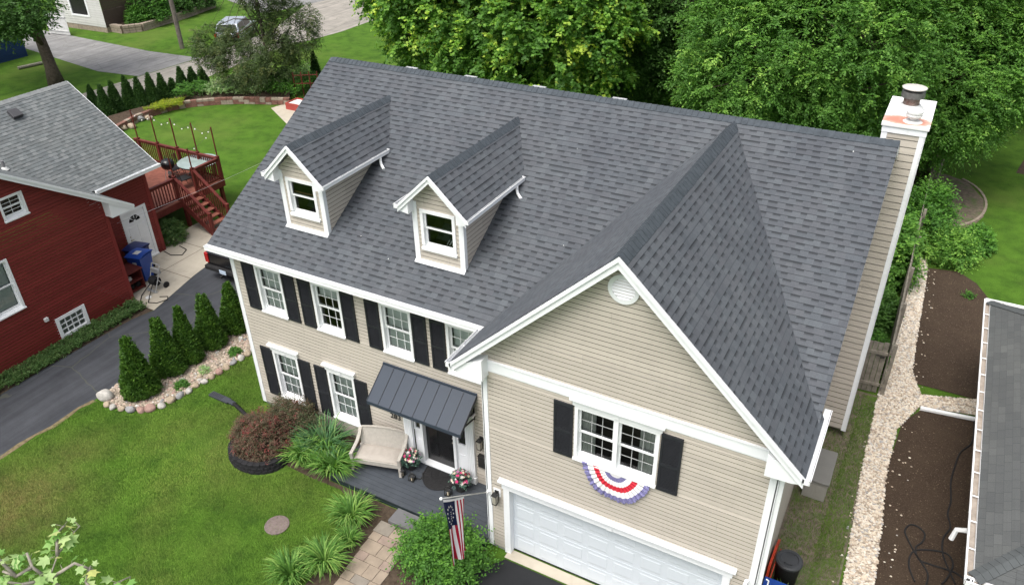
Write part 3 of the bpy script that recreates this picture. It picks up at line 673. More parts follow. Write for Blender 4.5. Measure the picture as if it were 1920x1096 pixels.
mb = MB(); lap(mb, (0, 10.54, 0), (1, 0, 0), (0, 0, 1), (0, 1, 0), [(0, .12), (GW1, .12), (GW1, top), (0, top)], E_W, .022, profile=True); mb.build('rear_wall', siding, house)
mb = MB()
for a in ((.02, 8.5, .02, .3), (.02, .3, .3, 10.5), (14.1, 14.41, -1.4, 10.5), (8.54, 9.0, -1.43, -1.2), (13.9, 14.41, -1.43, -1.2)): mb.box(*a, 0, .14)
mb.build('foundation', concrete_gray, house)

# roof: shingle courses, underside, edge boards
mb = MB(); Vd = Vector((0, YR - YE, ZR - ZE)); VL = Vd.length
lap(mb, (0, YE + .06, ZE + .06 * SL), (1, 0, 0), Vd, (0, -SL, 1), [(X0, 0), (X1, 0), (X1, VL - .07), (X0, VL - .07)], E_S, .008, base=.004)
Vb = Vector((0, -(YR - YE), ZR - ZE))
lap(mb, (0, 2 * YR - YE, ZE), (1, 0, 0), Vb, (0, SL, 1), [(X0, 0), (X1, 0), (X1, VL), (X0, VL)], E_S, .008, base=.004)
# garage roof planes; (u along depth, v up the slope)
GL = math.hypot(GX - GXL, GZR - ZE); YV = YE + (GZR - ZE) / SL
VgL = Vector((GX - GXL, 0, GZR - ZE)); VgR = Vector((GX - GXR, 0, GZR - ZE))
lap(mb, (GXL + .0, 0, ZE), (0, 1, 0), VgL, (-GS, 0, 1), [(GYF, 0), (YE + .0, 0), (YV, GL), (GYF, GL)], E_S, .008, base=.014, uoff=2.3)
lap(mb, (GXR - .0, 0, ZE), (0, 1, 0), VgR, (GS, 0, 1), [(GYF, 0), (YE + .35, 0), (YE + .35, .02), (YV, GL), (GYF, GL)], E_S, .008, base=.014, uoff=5.1)
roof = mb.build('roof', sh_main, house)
mb = MB()   # decks under the shingles with soffits
t_ = .05
for x0, x1 in ((X0 + .01, X1 - .01),):
    mb.prism([(x0, YE + .07, ZE - t_ + .02), (x0, YR, ZR - .01), (x0, 2 * YR - YE, ZE - t_), (x0, 2 * YR - YE, ZE - t_ - .06), (x0, YR, ZR - .12), (x0, YE + .07, ZE - .13)], (x1 - x0, 0, 0))
mb.prism([(GXL + .03, GYF + .02, ZE), (GX, GYF + .02, GZR - .005), (GX, GYF + .02, GZR - .10), (GXL + .03, GYF + .02, ZE - .12)], (0, 1.25, 0))
mb.prism([(GXR - .03, GYF + .02, ZE), (GXR - .03, GYF + .02, ZE - .12), (GX, GYF + .02, GZR - .10), (GX, GYF + .02, GZR - .005)], (0, 1.25, 0))
mb.box(X0 + .02, 8.5, YE + .08, -.02, ZE - .20, ZE - .16)
mb.build('soffit', white, house)
def caps(mb, p, q, w0, rise, e=.143, th=.008, m=0, sidev=None):
    """overlapping ridge caps from p to q; sidev: horizontal unit vector across the ridge, rise: drop per metre of width"""
    p, q = Vector(p), Vector(q); L = (q - p).length; d = (q - p) / L; n = int(L / e); sv = Vector(sidev)
    R = random.Random(4)
    for k in range(n):
        a = p + d * (k * e); b = p + d * min(L, (k + 1) * e + .03); la = th * 2.2; lb = th * .4; w = w0 + R.uniform(-.004, .004)
        for s_ in (-1, 1):
            o = sv * s_ * w; dz = Vector((0, 0, -rise * w))
            P = [a + Vector((0, 0, la)), a + o + dz + Vector((0, 0, la)), b + o + dz + Vector((0, 0, lb)), b + Vector((0, 0, lb))]
            if (P[1] - P[0]).cross(P[2] - P[1]).z < 0: P = P[::-1]
            mb.quad(P, m); mb.quad([a, a + o + dz, a + o + dz + Vector((0, 0, la)), a + Vector((0, 0, la))], m)
            mb.quad([a + o + dz + Vector((0, 0, la)), a + o + dz - Vector((0, 0, .004)), b + o + dz - Vector((0, 0, .004)), b + o + dz + Vector((0, 0, lb))], m)
mb = MB(); caps(mb, (X1, YR, ZR + .012), (X0, YR, ZR + .012), .16, SL, sidev=(0, 1, 0)); caps(mb, (GX, GYF - .005, GZR + .024), (GX, YR - .05, GZR + .024), .15, GS, sidev=(1, 0, 0))
mb.build('ridge_cap', cap_mat, house)
# attic vents showing just over the ridge
def unproj_y(u, v, y):
    r = _M @ Vector(((u - 960) / FPX, -(v - 548) / FPX, -1)); t = (y - CAM[1]) / r.y
    return Vector(CAM) + r * t
for x in (2.0, 3.95, 6.05, 8.3):
    mb = MB(); y = YR + .55; z = ZR - SL * .55 - .04
    mb.box(x - .14, x + .14, y - .14, y + .14, z - .1, z + .13); mb.box(x - .19, x + .19, y - .19, y + .19, z + .13, z + .17)
    mb.build('roof_vent', simple('vent_gray', (.38, .39, .4), .5, .3) if 'vent_gray' not in MATS else MATS['vent_gray'], roof, bevel=.012)

# fascia, rakes
mb = MB()
def rake(mb, p, q, h, th, yy, drop=.0):
    """board under a sloping roof edge, in the plane y=yy: p,q = (x,z) of its top edge"""
    mb.prism([(p[0], yy, p[1] - drop), (q[0], yy, q[1] - drop), (q[0], yy, q[1] - drop - h), (p[0], yy, p[1] - drop - h)], (0, th, 0))
hv = .235
rake(mb, (GXL, ZE + .004), (GX, GZR + .004), hv, .035, GYF)
rake(mb, (GXL, ZE + .008), (GX, GZR + .008), .09, .03, GYF - .03); mb.build('rake_board', white, house); mb = MB()
rake(mb, (GX, GZR + .004), (GXR, ZE + .004), hv, .035, GYF); rake(mb, (GX, GZR + .008), (GXR, ZE + .008), .09, .03, GYF - .03); mb.build('rake_board', white, house); mb = MB()
# the boxed eave returns
mb.prism([(GXL + .0, GYF + .036, ZE - .05), (8.66, GYF + .036, 5.66), (8.66, GYF + .036, 5.16), (8.5, GYF + .036, 5.16), (8.12, GYF + .036, 5.18), (GXL + .0, GYF + .036, ZE - .18)], (0, .28, 0)); mb.build('eave_return', white, house); mb = MB()
mb.prism([(GXR - .0, GYF + .036, ZE - .05), (GXR, GYF + .036, ZE - .18), (14.67, GYF + .036, 5.18), (14.29, GYF + .036, 5.16), (14.22, GYF + .036, 5.16), (14.22, GYF + .036, 5.63)], (0, .28, 0)); mb.build('eave_return', white, house)
for xx in (X0 - .0, X1 - .035):
    mb = MB()
    mb.prism([(xx, YE + .07, ZE + .02), (xx, YR, ZR - .02), (xx, YR, ZR - .2), (xx, YE + .07, ZE - .14)], (.03, 0, 0))
    mb.prism([(xx, YR, ZR - .02), (xx, 2 * YR - YE, ZE - .02), (xx, 2 * YR - YE, ZE - .2), (xx, YR, ZR - .2)], (.03, 0, 0)); mb.build('fascia', white, house)
mb = MB()
mb.box(GW0 + .1, GW1 - .1, GY - .04, GY, 5.28, 5.53); mb.box(GW0 + .1, GW1 - .1, GY - .055, GY, 5.51, 5.545)
mb.box(GW0 + .1, GW1 - .1, GY - .022, GY, 5.25, 5.28)
mb.build('frieze_board', white, house)
# corner boards
mb = MB()
mb.box(-.02, .1, -.035, 0, .1, 5.2); mb.box(-.035, -.0, -.035, .1, .1, 5.2); mb.build('corner_board', white, house); mb = MB()
mb.box(GW0 - .02, GW0 + .1, GY - .035, GY, .1, 5.3); mb.box(GW0 - .035, GW0, GY - .035, GY + .1, .1, 5.3); mb.build('corner_board', white, house); mb = MB()
mb.box(GW1 - .12, GW1 + .02, GY - .035, GY, .1, 5.3); mb.box(GW1, GW1 + .035, GY - .035, GY + .1, .1, 5.3)
mb.build('corner_board', white, house)
# gutters (open troughs)
def trough(mb, p, q, outw, w=.12, h=.12, th=.006):
    p, q, o = Vector(p), Vector(q), Vector(outw); d = (q - p); z = Vector((0, 0, 1))
    mb.obox((p + q) / 2 + o * w - z * h / 2, d, o * .012, z * h); mb.obox((p + q) / 2 + o * .006 - z * h / 2, d, o * .012, z * h)
    mb.obox((p + q) / 2 + o * w / 2 - z * h * .93, d * .999, o * (w - .01), z * .012)
    mb.obox((p + q) / 2 + o * (w + .004) - z * .012, d, o * .026, z * .024)
    for e_ in (p, q): mb.obox(e_ + o * w / 2 - z * h / 2 + d.normalized() * (.007 if e_ is p else -.007), d.normalized() * .014, o * w * .99, z * h * .98)
    n = max(1, int(d.length / .6))
    for k in range(1, n): mb.obox(p + d * k / n + o * w / 2 - z * .02, d.normalized() * .02, o * w * .98, z * .01)
mb = MB(); trough(mb, (X0 - .02, YE + .07, ZE + .03), (GXL + .02, YE + .07, ZE + .03), (0, -1, 0)); mb.build('gutter', white2, house)
mb = MB(); trough(mb, (GXR - .03, GYF - .03, ZE + .02), (GXR - .03, .2, ZE + .02), (1, 0, 0)); mb.build('gutter', white2, house)
mb = MB(); trough(mb, (GXL + .03, YE - .04, ZE + .02), (GXL + .03, GYF - .03, ZE + .02), (-1, 0, 0), w=.11); mb.build('gutter', white2, house)
mb = MB(); trough(mb, (X1, 2 * YR - YE - .02, ZE), (X0, 2 * YR - YE - .02, ZE), (0, 1, 0)); mb.build('gutter', white2, house)
mb = MB(); mb.box(14.47, 14.55, GY + .02, GY + .1, .2, 5.15); mb.build('downspout', white2, house)

muntin_gray = simple('muntin_gray', (.42, .43, .43), .5, .3, var=.03)
# windows
def window(parent, x0, x1, z0, z1, y, kind, header=0, cols_=3, name='window', unit=1, crownout=.12):
    """double-hung window with casing; y = wall face; glass sits back in the opening"""
    cw = .07; fr = MB()
    fr.box(x0, x0 + cw, y - .035, y + .12, z0 + .08, z1 - cw); fr.box(x1 - cw, x1, y - .035, y + .12, z0 + .08, z1 - cw)
    fr.box(x0, x1, y - .035, y + .12, z1 - cw, z1)
    fr.prism([(x0 - .01, y - .07, z0), (x0 - .01, y - .07, z0 + .035), (x0 - .01, y + .12, z0 + .1), (x0 - .01, y + .12, z0)], (x1 - x0 + .02, 0, 0))
    n = unit; W = (x1 - x0 - 2 * cw); mw = .09
    if n == 2: fr.box((x0 + x1) / 2 - mw / 2, (x0 + x1) / 2 + mw / 2, y - .03, y + .12, z0 + .08, z1 - cw)
    f = fr.build(name, white2, parent)
    if header:
        hb = MB(); hb.box(x0 - .04, x1 + .04, y - .05, y, z1 + .002, z1 + header * .62); hb.prism([(x0 - .09, y, z1 + header * .62), (x0 - .09, y, z1 + header), (x0 - .09, y - crownout, z1 + header - .02), (x0 - .09, y - crownout, z1 + header - .055), (x0 - .09, y - .055, z1 + header * .62)], (x1 - x0 + .18, 0, 0))
        hb.prism([((x0 + x1) / 2 - .05, y - .062, z1), ((x0 + x1) / 2 + .05, y - .062, z1), ((x0 + x1) / 2 + .07, y - .062, z1 + header * .66), ((x0 + x1) / 2 - .07, y - .062, z1 + header * .66)], (0, .012, 0))
        hb.build('window_header', white2, f)
    sashes = MB(); gp = MB(); mz = (z0 + .1 + z1 - cw) / 2; units = [(x0 + cw, x1 - cw)] if n == 1 else [(x0 + cw, (x0 + x1) / 2 - mw / 2), ((x0 + x1) / 2 + mw / 2, x1 - cw)]
    for a, b in units:
        for (za, zb, yy) in ((z0 + .1, mz + .02, y + .085), (mz - .02, z1 - cw, y + .045)):
            s_ = .04
            sashes.box(a, a + s_, yy, yy + .035, za, zb); sashes.box(b - s_, b, yy, yy + .035, za, zb)
            sashes.box(a + s_, b - s_, yy, yy + .035, zb - s_, zb); sashes.box(a + s_, b - s_, yy, yy + .035, za, za + s_ + .01)
            if cols_:
                for k in range(1, cols_): xm = a + s_ + (b - a - 2 * s_) * k / cols_; sashes.box(xm - .0065, xm + .0065, yy + .012, yy + .022, za + s_ + .01, zb - s_, 1)
                zm = (za + zb) / 2; sashes.box(a + s_, b - s_, yy + .011, yy + .023, zm - .0065, zm + .0065, 1)
            gp.quad([(a + s_, yy + .018, za + s_), (b - s_, yy + .018, za + s_), (b - s_, yy + .018, zb - s_), (a + s_, yy + .018, zb - s_)])
    sashes.build('sash', [white2, muntin_gray if kind == 'curtain' else white2], f); gp.build('pane', glass, f)
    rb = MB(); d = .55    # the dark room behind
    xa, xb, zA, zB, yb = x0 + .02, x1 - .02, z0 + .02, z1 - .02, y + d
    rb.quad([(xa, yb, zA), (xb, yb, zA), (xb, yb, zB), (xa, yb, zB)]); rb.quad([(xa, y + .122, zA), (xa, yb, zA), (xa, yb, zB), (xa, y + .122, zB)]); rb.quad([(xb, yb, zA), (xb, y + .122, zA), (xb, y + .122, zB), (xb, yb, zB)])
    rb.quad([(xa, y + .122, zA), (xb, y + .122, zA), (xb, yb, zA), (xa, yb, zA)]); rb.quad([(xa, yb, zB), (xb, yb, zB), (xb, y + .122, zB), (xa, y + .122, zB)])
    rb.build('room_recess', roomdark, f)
    if kind in ('blind', 'half'):
        bb = MB(); zl = z0 + .12 if kind == 'blind' else z1 - .42; zt = z1 - cw - .01; nn = int((zt - zl) / .045)
        for k in range(nn):
            za = zl + k * (zt - zl) / nn; bb.quad([(x0 + cw + .02, y + .145, za), (x1 - cw - .02, y + .145, za), (x1 - cw - .02, y + .165, za + .042), (x0 + cw + .02, y + .165, za + .042)])
        bb.box(x0 + cw + .01, x1 - cw - .01, y + .135, y + .18, zl - .03, zl)
        bb.build('blind', blind, f)
    if kind == 'curtain':
        for a, b in units:
            cb = MB()
            for (c0, c1) in (((a + .02, a + (b - a) * .42),) if a == units[0][0] else ((b - (b - a) * .48, b - .02),)):
                nf = 14; P = [(c0 + (c1 - c0) * k / nf, y + .145 + .014 * math.sin(k * 1.9)) for k in range(nf + 1)]
                for k in range(nf): cb.quad([(P[k][0], P[k][1], z0 + .1), (P[k + 1][0], P[k + 1][1], z0 + .1), (P[k + 1][0], P[k + 1][1], z1 - .07), (P[k][0], P[k][1], z1 - .07)])
            cb.build('curtain', curtain, f)
    return f
def shutter(parent, x0, x1, z0, z1, y):
    mb = MB(); yf = y - .045; st = .045
    mb.box(x0, x0 + st, yf, y - .005, z0, z1); mb.box(x1 - st, x1, yf, y - .005, z0, z1); mz = z0 + (z1 - z0) * .47
    for za, zb in ((z0, z0 + .07), (mz - .035, mz + .035), (z1 - .07, z1)): mb.box(x0 + st, x1 - st, yf, y - .005, za, zb)
    mb.box(x0 + st, x1 - st, y - .018, y - .008, z0 + .07, z1 - .07)
    for za, zb in ((z0 + .07, mz - .035), (mz + .035, z1 - .07)):
        n = int((zb - za) / .032)
        for k in range(n):
            z = za + (k + .5) * (zb - za) / n; mb.obox(((x0 + x1) / 2, y - .028, z), (x1 - x0 - 2 * st, 0, 0), (0, .024, -.016), (0, .003, .005))
    mb.build('shutter', black_paint, parent)
for i, x in enumerate(SWX):
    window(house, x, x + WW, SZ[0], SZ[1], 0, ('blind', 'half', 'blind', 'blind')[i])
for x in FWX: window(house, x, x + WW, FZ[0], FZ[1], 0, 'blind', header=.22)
for x in (.37, 1.74, 2.27, 3.63, 4.37, 5.73, 6.25): shutter(house, x, x + .40, SZ[0] + .02, SZ[1] - .02, -.012)
for x in (.37, 1.74, 2.30, 3.66): shutter(house, x, x + .40, FZ[0] + .0, FZ[1] + .02, -.012)
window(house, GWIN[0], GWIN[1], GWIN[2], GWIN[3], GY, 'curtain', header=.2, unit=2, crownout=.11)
shutter(house, 10.14, 10.55, GWIN[2] + .02, GWIN[3] - .02, GY - .012); shutter(house, 12.33, 12.74, GWIN[2] + .0, GWIN[3] + .02, GY - .012)
# round gable vent
mb = MB(); c = (11.41, GY, 7.96)
for k in range(24):
    a, b = 2 * PI * k / 24, 2 * PI * (k + 1) / 24
    for r0, r1, ya in ((.21, .285, -.05),):
        P = [(c[0] + r * math.cos(t), c[1] + ya, c[2] + r * math.sin(t)) for r, t in ((r0, a), (r0, b), (r1, b), (r1, a))]
        mb.prism(P, (0, .05, 0))
mb.build('gable_vent', white, house); gv = bpy.context.scene.objects['gable_vent']
mb = MB()
for k in range(-3, 4):
    z = k * .06; hw = math.sqrt(max(0, .212 ** 2 - z * z)); mb.obox((c[0], c[1] - .03, c[2] + z), (2 * hw, 0, 0), (0, .028, .034), (0, -.004, .004))
mb.quad([(c[0] + .215 * math.cos(t), c[1] - .004, c[2] + .215 * math.sin(t)) for t in [2 * PI * k / 24 for k in range(24)]])
mb.build('louver', white, gv)
# garage door
dx0, dx1, dz1 = GD[0] + .06, GD[1] - .06, 2.08; yd = GY + .14
mb = MB(); mb.box(dx0, dx1, yd, yd + .05, .02, dz1)
nr, nc = 4, 8; ph = (dz1 - .02) / nr; pw = (dx1 - dx0) / nc
for r in range(nr):
    for c_ in range(nc):
        x = dx0 + c_ * pw; z = .02 + r * ph; a, b, c0, d0 = x + .07, x + pw - .07, z + .09, z + ph - .08
        for (p0, p1, p2, p3) in (((a, c0), (b, c0), (b - .03, c0 + .03), (a + .03, c0 + .03)), ((b, c0), (b, d0), (b - .03, d0 - .03), (b - .03, c0 + .03)), ((b, d0), (a, d0), (a + .03, d0 - .03), (b - .03, d0 - .03)), ((a, d0), (a, c0), (a + .03, c0 + .03), (a + .03, d0 - .03))):
            mb.quad([(p0[0], yd - .002, p0[1]), (p1[0], yd - .002, p1[1]), (p2[0], yd - .009, p2[1]), (p3[0], yd - .009, p3[1])])
        mb.quad([(a + .03, yd - .009, c0 + .03), (b - .03, yd - .009, c0 + .03), (b - .03, yd - .009, d0 - .03), (a + .03, yd - .009, d0 - .03)])
    if r: mb.box(dx0, dx1, yd - .004, yd + .01, .02 + r * ph - .006, .02 + r * ph + .002)
gd = mb.build('garage_door', simple('garage_door_paint', (.62, .67, .71), .4, .4, var=.02), house)
mb = MB(); mb.box(dx0, dx1, yd - .01, yd, .02, .05); mb.build('door_seal', black_rubber, gd)
mb = MB()
mb.box(GD[0] - .09, GD[0] + .06, GY - .035, GY + .14, .02, 2.1); mb.box(GD[1] - .06, GD[1] + .09, GY - .035, GY + .14, .02, 2.1); mb.box(GD[0] + .06, GD[1] - .06, GY - .03, GY + .14, 2.08, 2.12)
mb.box(GD[0] - .12, GD[1] + .12, GY - .05, GY, 2.1, 2.26); mb.prism([(GD[0] - .18, GY, 2.26), (GD[0] - .18, GY, 2.38), (GD[0] - .18, GY - .13, 2.36), (GD[0] - .18, GY - .13, 2.32), (GD[0] - .18, GY - .055, 2.26)], (GD[1] - GD[0] + .36, 0, 0))
xm = (GD[0] + GD[1]) / 2; mb.prism([(xm - .06, GY - .064, 2.1), (xm + .06, GY - .064, 2.1), (xm + .09, GY - .064, 2.29), (xm - .09, GY - .064, 2.29)], (0, .014, 0))
mb.build('garage_door_trim', white, house)

# chimney chase
chm = MB(); CX0, CX1, CY0, CY1, CZ = 14.40, 15.23, 6.17, 8.01, 8.80
lap(chm, (0, CY0, 0), (1, 0, 0), (0, 0, 1), (0, -1, 0), [(CX0, .3), (CX1, .3), (CX1, CZ), (CX0, CZ)], .106 * 1.55, .026, profile=True)
lap(chm, (CX1, 0, 0), (0, 1, 0), (0, 0, 1), (1, 0, 0), [(CY0, .3), (CY1, .3), (CY1, CZ), (CY0, CZ)], .106 * 1.55, .026, profile=True)
lap(chm, (CX0, 0, 0), (0, 1, 0), (0, 0, 1), (-1, 0, 0), [(CY0, 5.5), (CY1, 5.5), (CY1, CZ), (CY0, CZ)], .106 * 1.55, .026, profile=True)
lap(chm, (0, CY1, 0), (1, 0, 0), (0, 0, 1), (0, 1, 0), [(CX0, .3), (CX1, .3), (CX1, CZ), (CX0, CZ)], .106 * 1.55, .026, profile=True)
ch = chm.build('chimney', siding, house)
mb = MB()
for x in (CX0 - .02, CX1 - .09): mb.box(x, x + .12, CY0 - .04, CY0 - .0, .28, CZ)
mb.box(CX1, CX1 + .035, CY0 - .04, CY0 + .1, .28, CZ); mb.box(CX1, CX1 + .035, CY1 - .1, CY1, .28, CZ)
mb.box(CX0 - .03, CX1 + .04, CY0 - .05, CY1 + .04, CZ - .14, CZ - .0)
mb.build('chimney_trim', white, ch)
def capm():
    m, t, b = newmat('painted_chimney_cap', .4, .35); p = coords(t, 'World')
    mp = t.nodes.new('ShaderNodeMapping'); mp.inputs['Location'].default_value = (-14.80, -6.42, -8.87); t.links.new(p, mp.inputs[0])
    sc_ = t.nodes.new('ShaderNodeVectorMath'); sc_.operation = 'MULTIPLY'; sc_.inputs[1].default_value = (1.7, 3.2, 1); t.links.new(mp.outputs[0], sc_.inputs[0])
    l = t.nodes.new('ShaderNodeVectorMath'); l.operation = 'LENGTH'; t.links.new(sc_.outputs[0], l.inputs[0])
    f = math_n(t, 'ADD', l.outputs['Value'], math_n(t, 'MULTIPLY', math_n(t, 'SUBTRACT', noise(t, 5, 5, .7, p), .5), 1.0))
    c = ramp(t, f, [(.55, (.48, .20, .14)), (.85, (.58, .34, .27)), (1.0, (.78, .78, .76))])
    c = mixc(t, ramp(t, noise(t, 8, 5, .7, p), [(.55, (0, 0, 0)), (.75, (.35, .35, .35))]), c, (.55, .52, .46)); t.links.new(c, b.inputs['Base Color']); return m
mb = MB(); mb.box(CX0 - .06, CX1 + .07, CY0 - .08, CY1 + .07, CZ, CZ + .07); mb.build('chimney_cap', capm(), ch, bevel=.008)
mb = MB(); cz = CZ + .07; fx, fy = 14.79, 7.20
rust = simple('rusty_flue', (.22, .17, .15), .6, .3, .3, var=.5, scale=9, dirt=((.14, .05, .035), .9, 5, .5))
mb.lathe((fx, fy, cz), [(.33, 0), (.30, .03), (.20, .13), (.20, .14)], 24, 1); mb.lathe((fx, fy, cz), [(.17, .12), (.17, .29)], 24, 0); mb.lathe((fx, fy, cz), [(.15, .29), (.24, .30), (.25, .33), (.24, .43), (.19, .44)], 24, 2); mb.lathe((fx, fy, cz), [(.14, .44), (.14, .50)], 16, 2); mb.lathe((fx, fy, cz), [(.24, .49), (.26, .50), (.26, .515), (.02, .54)], 24, 3)
mb.build('chimney_flue', [rust, white_dull, simple('sooty_metal', (.13, .13, .125), .5, .4, .3, var=.3, scale=12), simple('flue_lid', (.5, .48, .45), .5, .3)], ch, smooth=False)
mb = MB(); fx, fy = 14.93, 6.42
mb.lathe((fx, fy, cz), [(.2, 0), (.16, .02), (.075, .04), (.075, .09), (.15, .10), (.17, .14), (.165, .17), (.15, .18), (.17, .2), (.165, .24), (.12, .27), (.01, .28)], 20); mb.build('gas_vent', white_dull, ch)

# dormers
for cx in (2.334, 6.255):
    dw, yf, zb, zr, ze, hw, yo = .6405, .608, 6.02, 8.284, 7.438, .888, .36; s = (zr - ze) / hw
    win = (cx - .46, cx + .46, 6.33, 7.35)
    mb = MB()
    ym = lambda z: YE + (z - ZE) / SL
    wt = lambda x: zr - .13 - s * abs(x - cx)
    lap(mb, (0, yf, 0), (1, 0, 0), (0, 0, 1), (0, -1, 0), [(cx - dw, zb), (cx + dw, zb), (cx + dw, wt(cx + dw)), (cx, wt(cx)), (cx - dw, wt(cx - dw))], E_W, .022, [win], profile=True)
    zt = wt(cx + dw)
    for sg, xx in ((1, cx + dw), (-1, cx - dw)):
        lap(mb, (xx, 0, 0), (0, 1, 0), (0, 0, 1), (sg, 0, 0), [(yf, zmain(yf) - .02), (ym(zt), zt), (yf, zt)], E_W, .022, profile=True)
    dm = mb.build('dormer', siding, house)
    mb = MB(); L = math.hypot(hw, zr - ze); yb0, yb1 = ym(ze), ym(zr)
    for sg in (1, -1):
        lap(mb, (cx + sg * hw, 0, ze), (0, 1, 0), (-sg * hw, 0, zr - ze), (sg * s, 0, 1), [(yo, 0), (yb0, 0), (yb1, L), (yo, L)], E_S, .008, base=.012, uoff=cx + sg)
    caps(mb, (cx, yo - .005, zr + .02), (cx, yb1 + .05, zr + .02), .13, s, sidev=(1, 0, 0), m=1)
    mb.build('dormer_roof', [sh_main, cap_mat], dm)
    mb = MB()
    for sg in (1, -1):
        mb.prism([(cx + sg * hw, yo + .01, ze + .0), (cx, yo + .01, zr + .0), (cx, yo + .01, zr - .06), (cx + sg * hw, yo + .01, ze - .06)], (0, .8, 0))
        rake(mb, (cx + sg * hw, ze + .01), (cx, zr + .01), .17, .03, yo - .02); rake(mb, (cx + sg * hw, ze + .014), (cx, zr + .014), .07, .025, yo - .045)
        mb.prism([(cx + sg * hw, yo + .012, ze - .02), (cx + sg * (dw - .02), yo + .012, ze + .2), (cx + sg * (dw - .02), yo + .012, ze - .17), (cx + sg * hw, yo + .012, ze - .13)], (0, .24, 0))
        mb.box(*sorted((cx + sg * dw, cx + sg * (dw - .1))), yf - .03, yf, zb - .02, zt - .04); mb.box(*sorted((cx + sg * (dw + .03), cx + sg * dw)), yf - .03, yf + .08, zb + .02, zt - .06)
    mb.prism([(cx - dw - .03, yf - .005, zb + .05), (cx - dw - .03, yf - .005, zb), (cx - dw - .03, yf - .1, zb - .05), (cx - dw - .03, yf - .1, zb - .025)], (2 * dw + .06, 0, 0))
    mb.build('dormer_trim', white, dm)
    for sg in (1, -1):
        mb = MB(); a = (cx + sg * (hw - .03), yo - .04, ze + .03); b = (cx + sg * (hw - .03), yb0 - .08, ze + .03)
        trough(mb, a, b, (sg, 0, 0), w=.10, h=.10) if sg > 0 else trough(mb, b, a, (sg, 0, 0), w=.10, h=.10)
        if sg > 0:
            px_, py_ = cx + hw + .05, yb0 - .45; mb.tube([(px_, py_, ze - .05), (px_ + .005, py_ - .01, ze - .16), (px_ + .04, py_ - .04, ze - .24), (px_ + .12, py_ - .09, ze - .28), (px_ + .18, py_ - .13, ze - .30)], .035, 8)
        mb.build('dormer_gutter', white2, dm)
    f = MB(); x0, x1, z0, z1 = win; y = yf
    cw = .08
    f.box(x0, x0 + cw, y - .04, y + .1, z0 + .12, z1 - cw); f.box(x1 - cw, x1, y - .04, y + .1, z0 + .12, z1 - cw); f.box(x0, x1, y - .04, y + .1, z1 - cw, z1)
    f.prism([(x0 - .01, y - .06, z0), (x0 - .01, y - .06, z0 + .05), (x0 - .01, y + .1, z0 + .14), (x0 - .01, y + .1, z0)], (x1 - x0 + .02, 0, 0))
    a, b = x0 + cw, x1 - cw; mz = (z0 + .12 + z1 - cw) / 2 + .02
    for (za, zb2, yy) in ((z0 + .12, mz + .02, y + .06), (mz - .02, z1 - cw, y + .025)):
        f.box(a, a + .035, yy, yy + .03, za, zb2); f.box(b - .035, b, yy, yy + .03, za, zb2); f.box(a + .035, b - .035, yy, yy + .03, zb2 - .035, zb2); f.box(a + .035, b - .035, yy, yy + .03, za, za + .04)
    f.build('window_frame', white2, dm)
    g = MB()
    for (za, zb2, yy) in ((z0 + .12, mz, y + .078), (mz, z1 - cw, y + .042)): g.quad([(a, yy, za), (b, yy, za), (b, yy, zb2), (a, yy, zb2)])
    g.build('pane', glass, dm)
    rb = MB(); yb = y + .9; rb.quad([(x0, yb, z0), (x1, yb, z0), (x1, yb, z1), (x0, yb, z1)]); rb.quad([(x0, y + .1, z0), (x0, yb, z0), (x0, yb, z1), (x0, y + .1, z1)]); rb.quad([(x1, yb, z0), (x1, y + .1, z0), (x1, y + .1, z1), (x1, yb, z1)]); rb.quad([(x0, y + .1, z0), (x1, y + .1, z0), (x1, yb, z0), (x0, yb, z0)]); rb.quad([(x0, yb, z1), (x1, yb, z1), (x1, y + .1, z1), (x0, y + .1, z1)])
    if cx > 4:
        for k in range(4): rb.tube([(cx + .1 + k * .07, y + .14, z0 + .16), (cx + .16 + k * .07, y + .16, z0 + .28)], .009, 5, 1)
    else: rb.box(x0 + .08, x1 - .08, y + .12, y + .14, mz + .03, mz + .06, 2)
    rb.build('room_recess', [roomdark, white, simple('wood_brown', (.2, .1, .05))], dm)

# entry: surround, door, sidelights
mb = MB(); ys = -.0; zp = .2
for a, b in ((5.18, 5.42), (7.06, 7.30)):
    mb.box(a, b, -.09, 0, zp + .22, 2.3); mb.box(a - .02, b + .02, -.12, 0, zp, zp + .2)
    for k in range(4): mb.box(a + .035 + k * .05, a + .055 + k * .05, -.1, -.085, zp + .24, 2.25)
mb.box(5.16, 7.32, -.1, 0, 2.3, 2.46); mb.box(5.12, 7.36, -.16, 0, 2.46, 2.52)
for a, b in ((5.66, 5.73), (6.65, 6.72)): mb.box(a, b, -.04, .16, zp, 2.3)
for a, b in ((5.42, 5.66), (6.72, 7.06)):                        # sidelight panels: solid below, glass above
    mb.box(a, b, .04, .07, zp, 1.22); mb.box(a, b, .02, .07, 1.2, 1.26); mb.box(a, b, .02, .07, 2.16, 2.3)
    mb.box(a, a + .05, .02, .07, 1.26, 2.16); mb.box(b - .05, b, .02, .07, 1.26, 2.16)
    mb.box(a + .05, b - .05, .025, .05, .42, .9); 
mb.box(5.40, 7.08, -.1, .12, zp, zp + .04); mb.box(5.73, 6.65, .0, .16, 2.23, 2.3)
mb.build('door_surround', white, house)
for a, b in ((5.47, 5.61), (6.77, 7.01)): mb = MB(); mb.quad([(a, .05, 1.26), (b, .05, 1.26), (b, .05, 2.16), (a, .05, 2.16)]); mb.build('sidelight', glass, house)
for a, b in ((5.44, 5.66), (6.74, 7.04)): mb = MB(); mb.quad([(a, .3, 1.2), (b, .3, 1.2), (b, .3, 2.2), (a, .3, 2.2)]); mb.build('entry_hall_recess', roomdark, house)
mb = MB(); a, b = 5.735, 6.645; mb.box(a, b, .09, .13, zp + .04, 2.24)
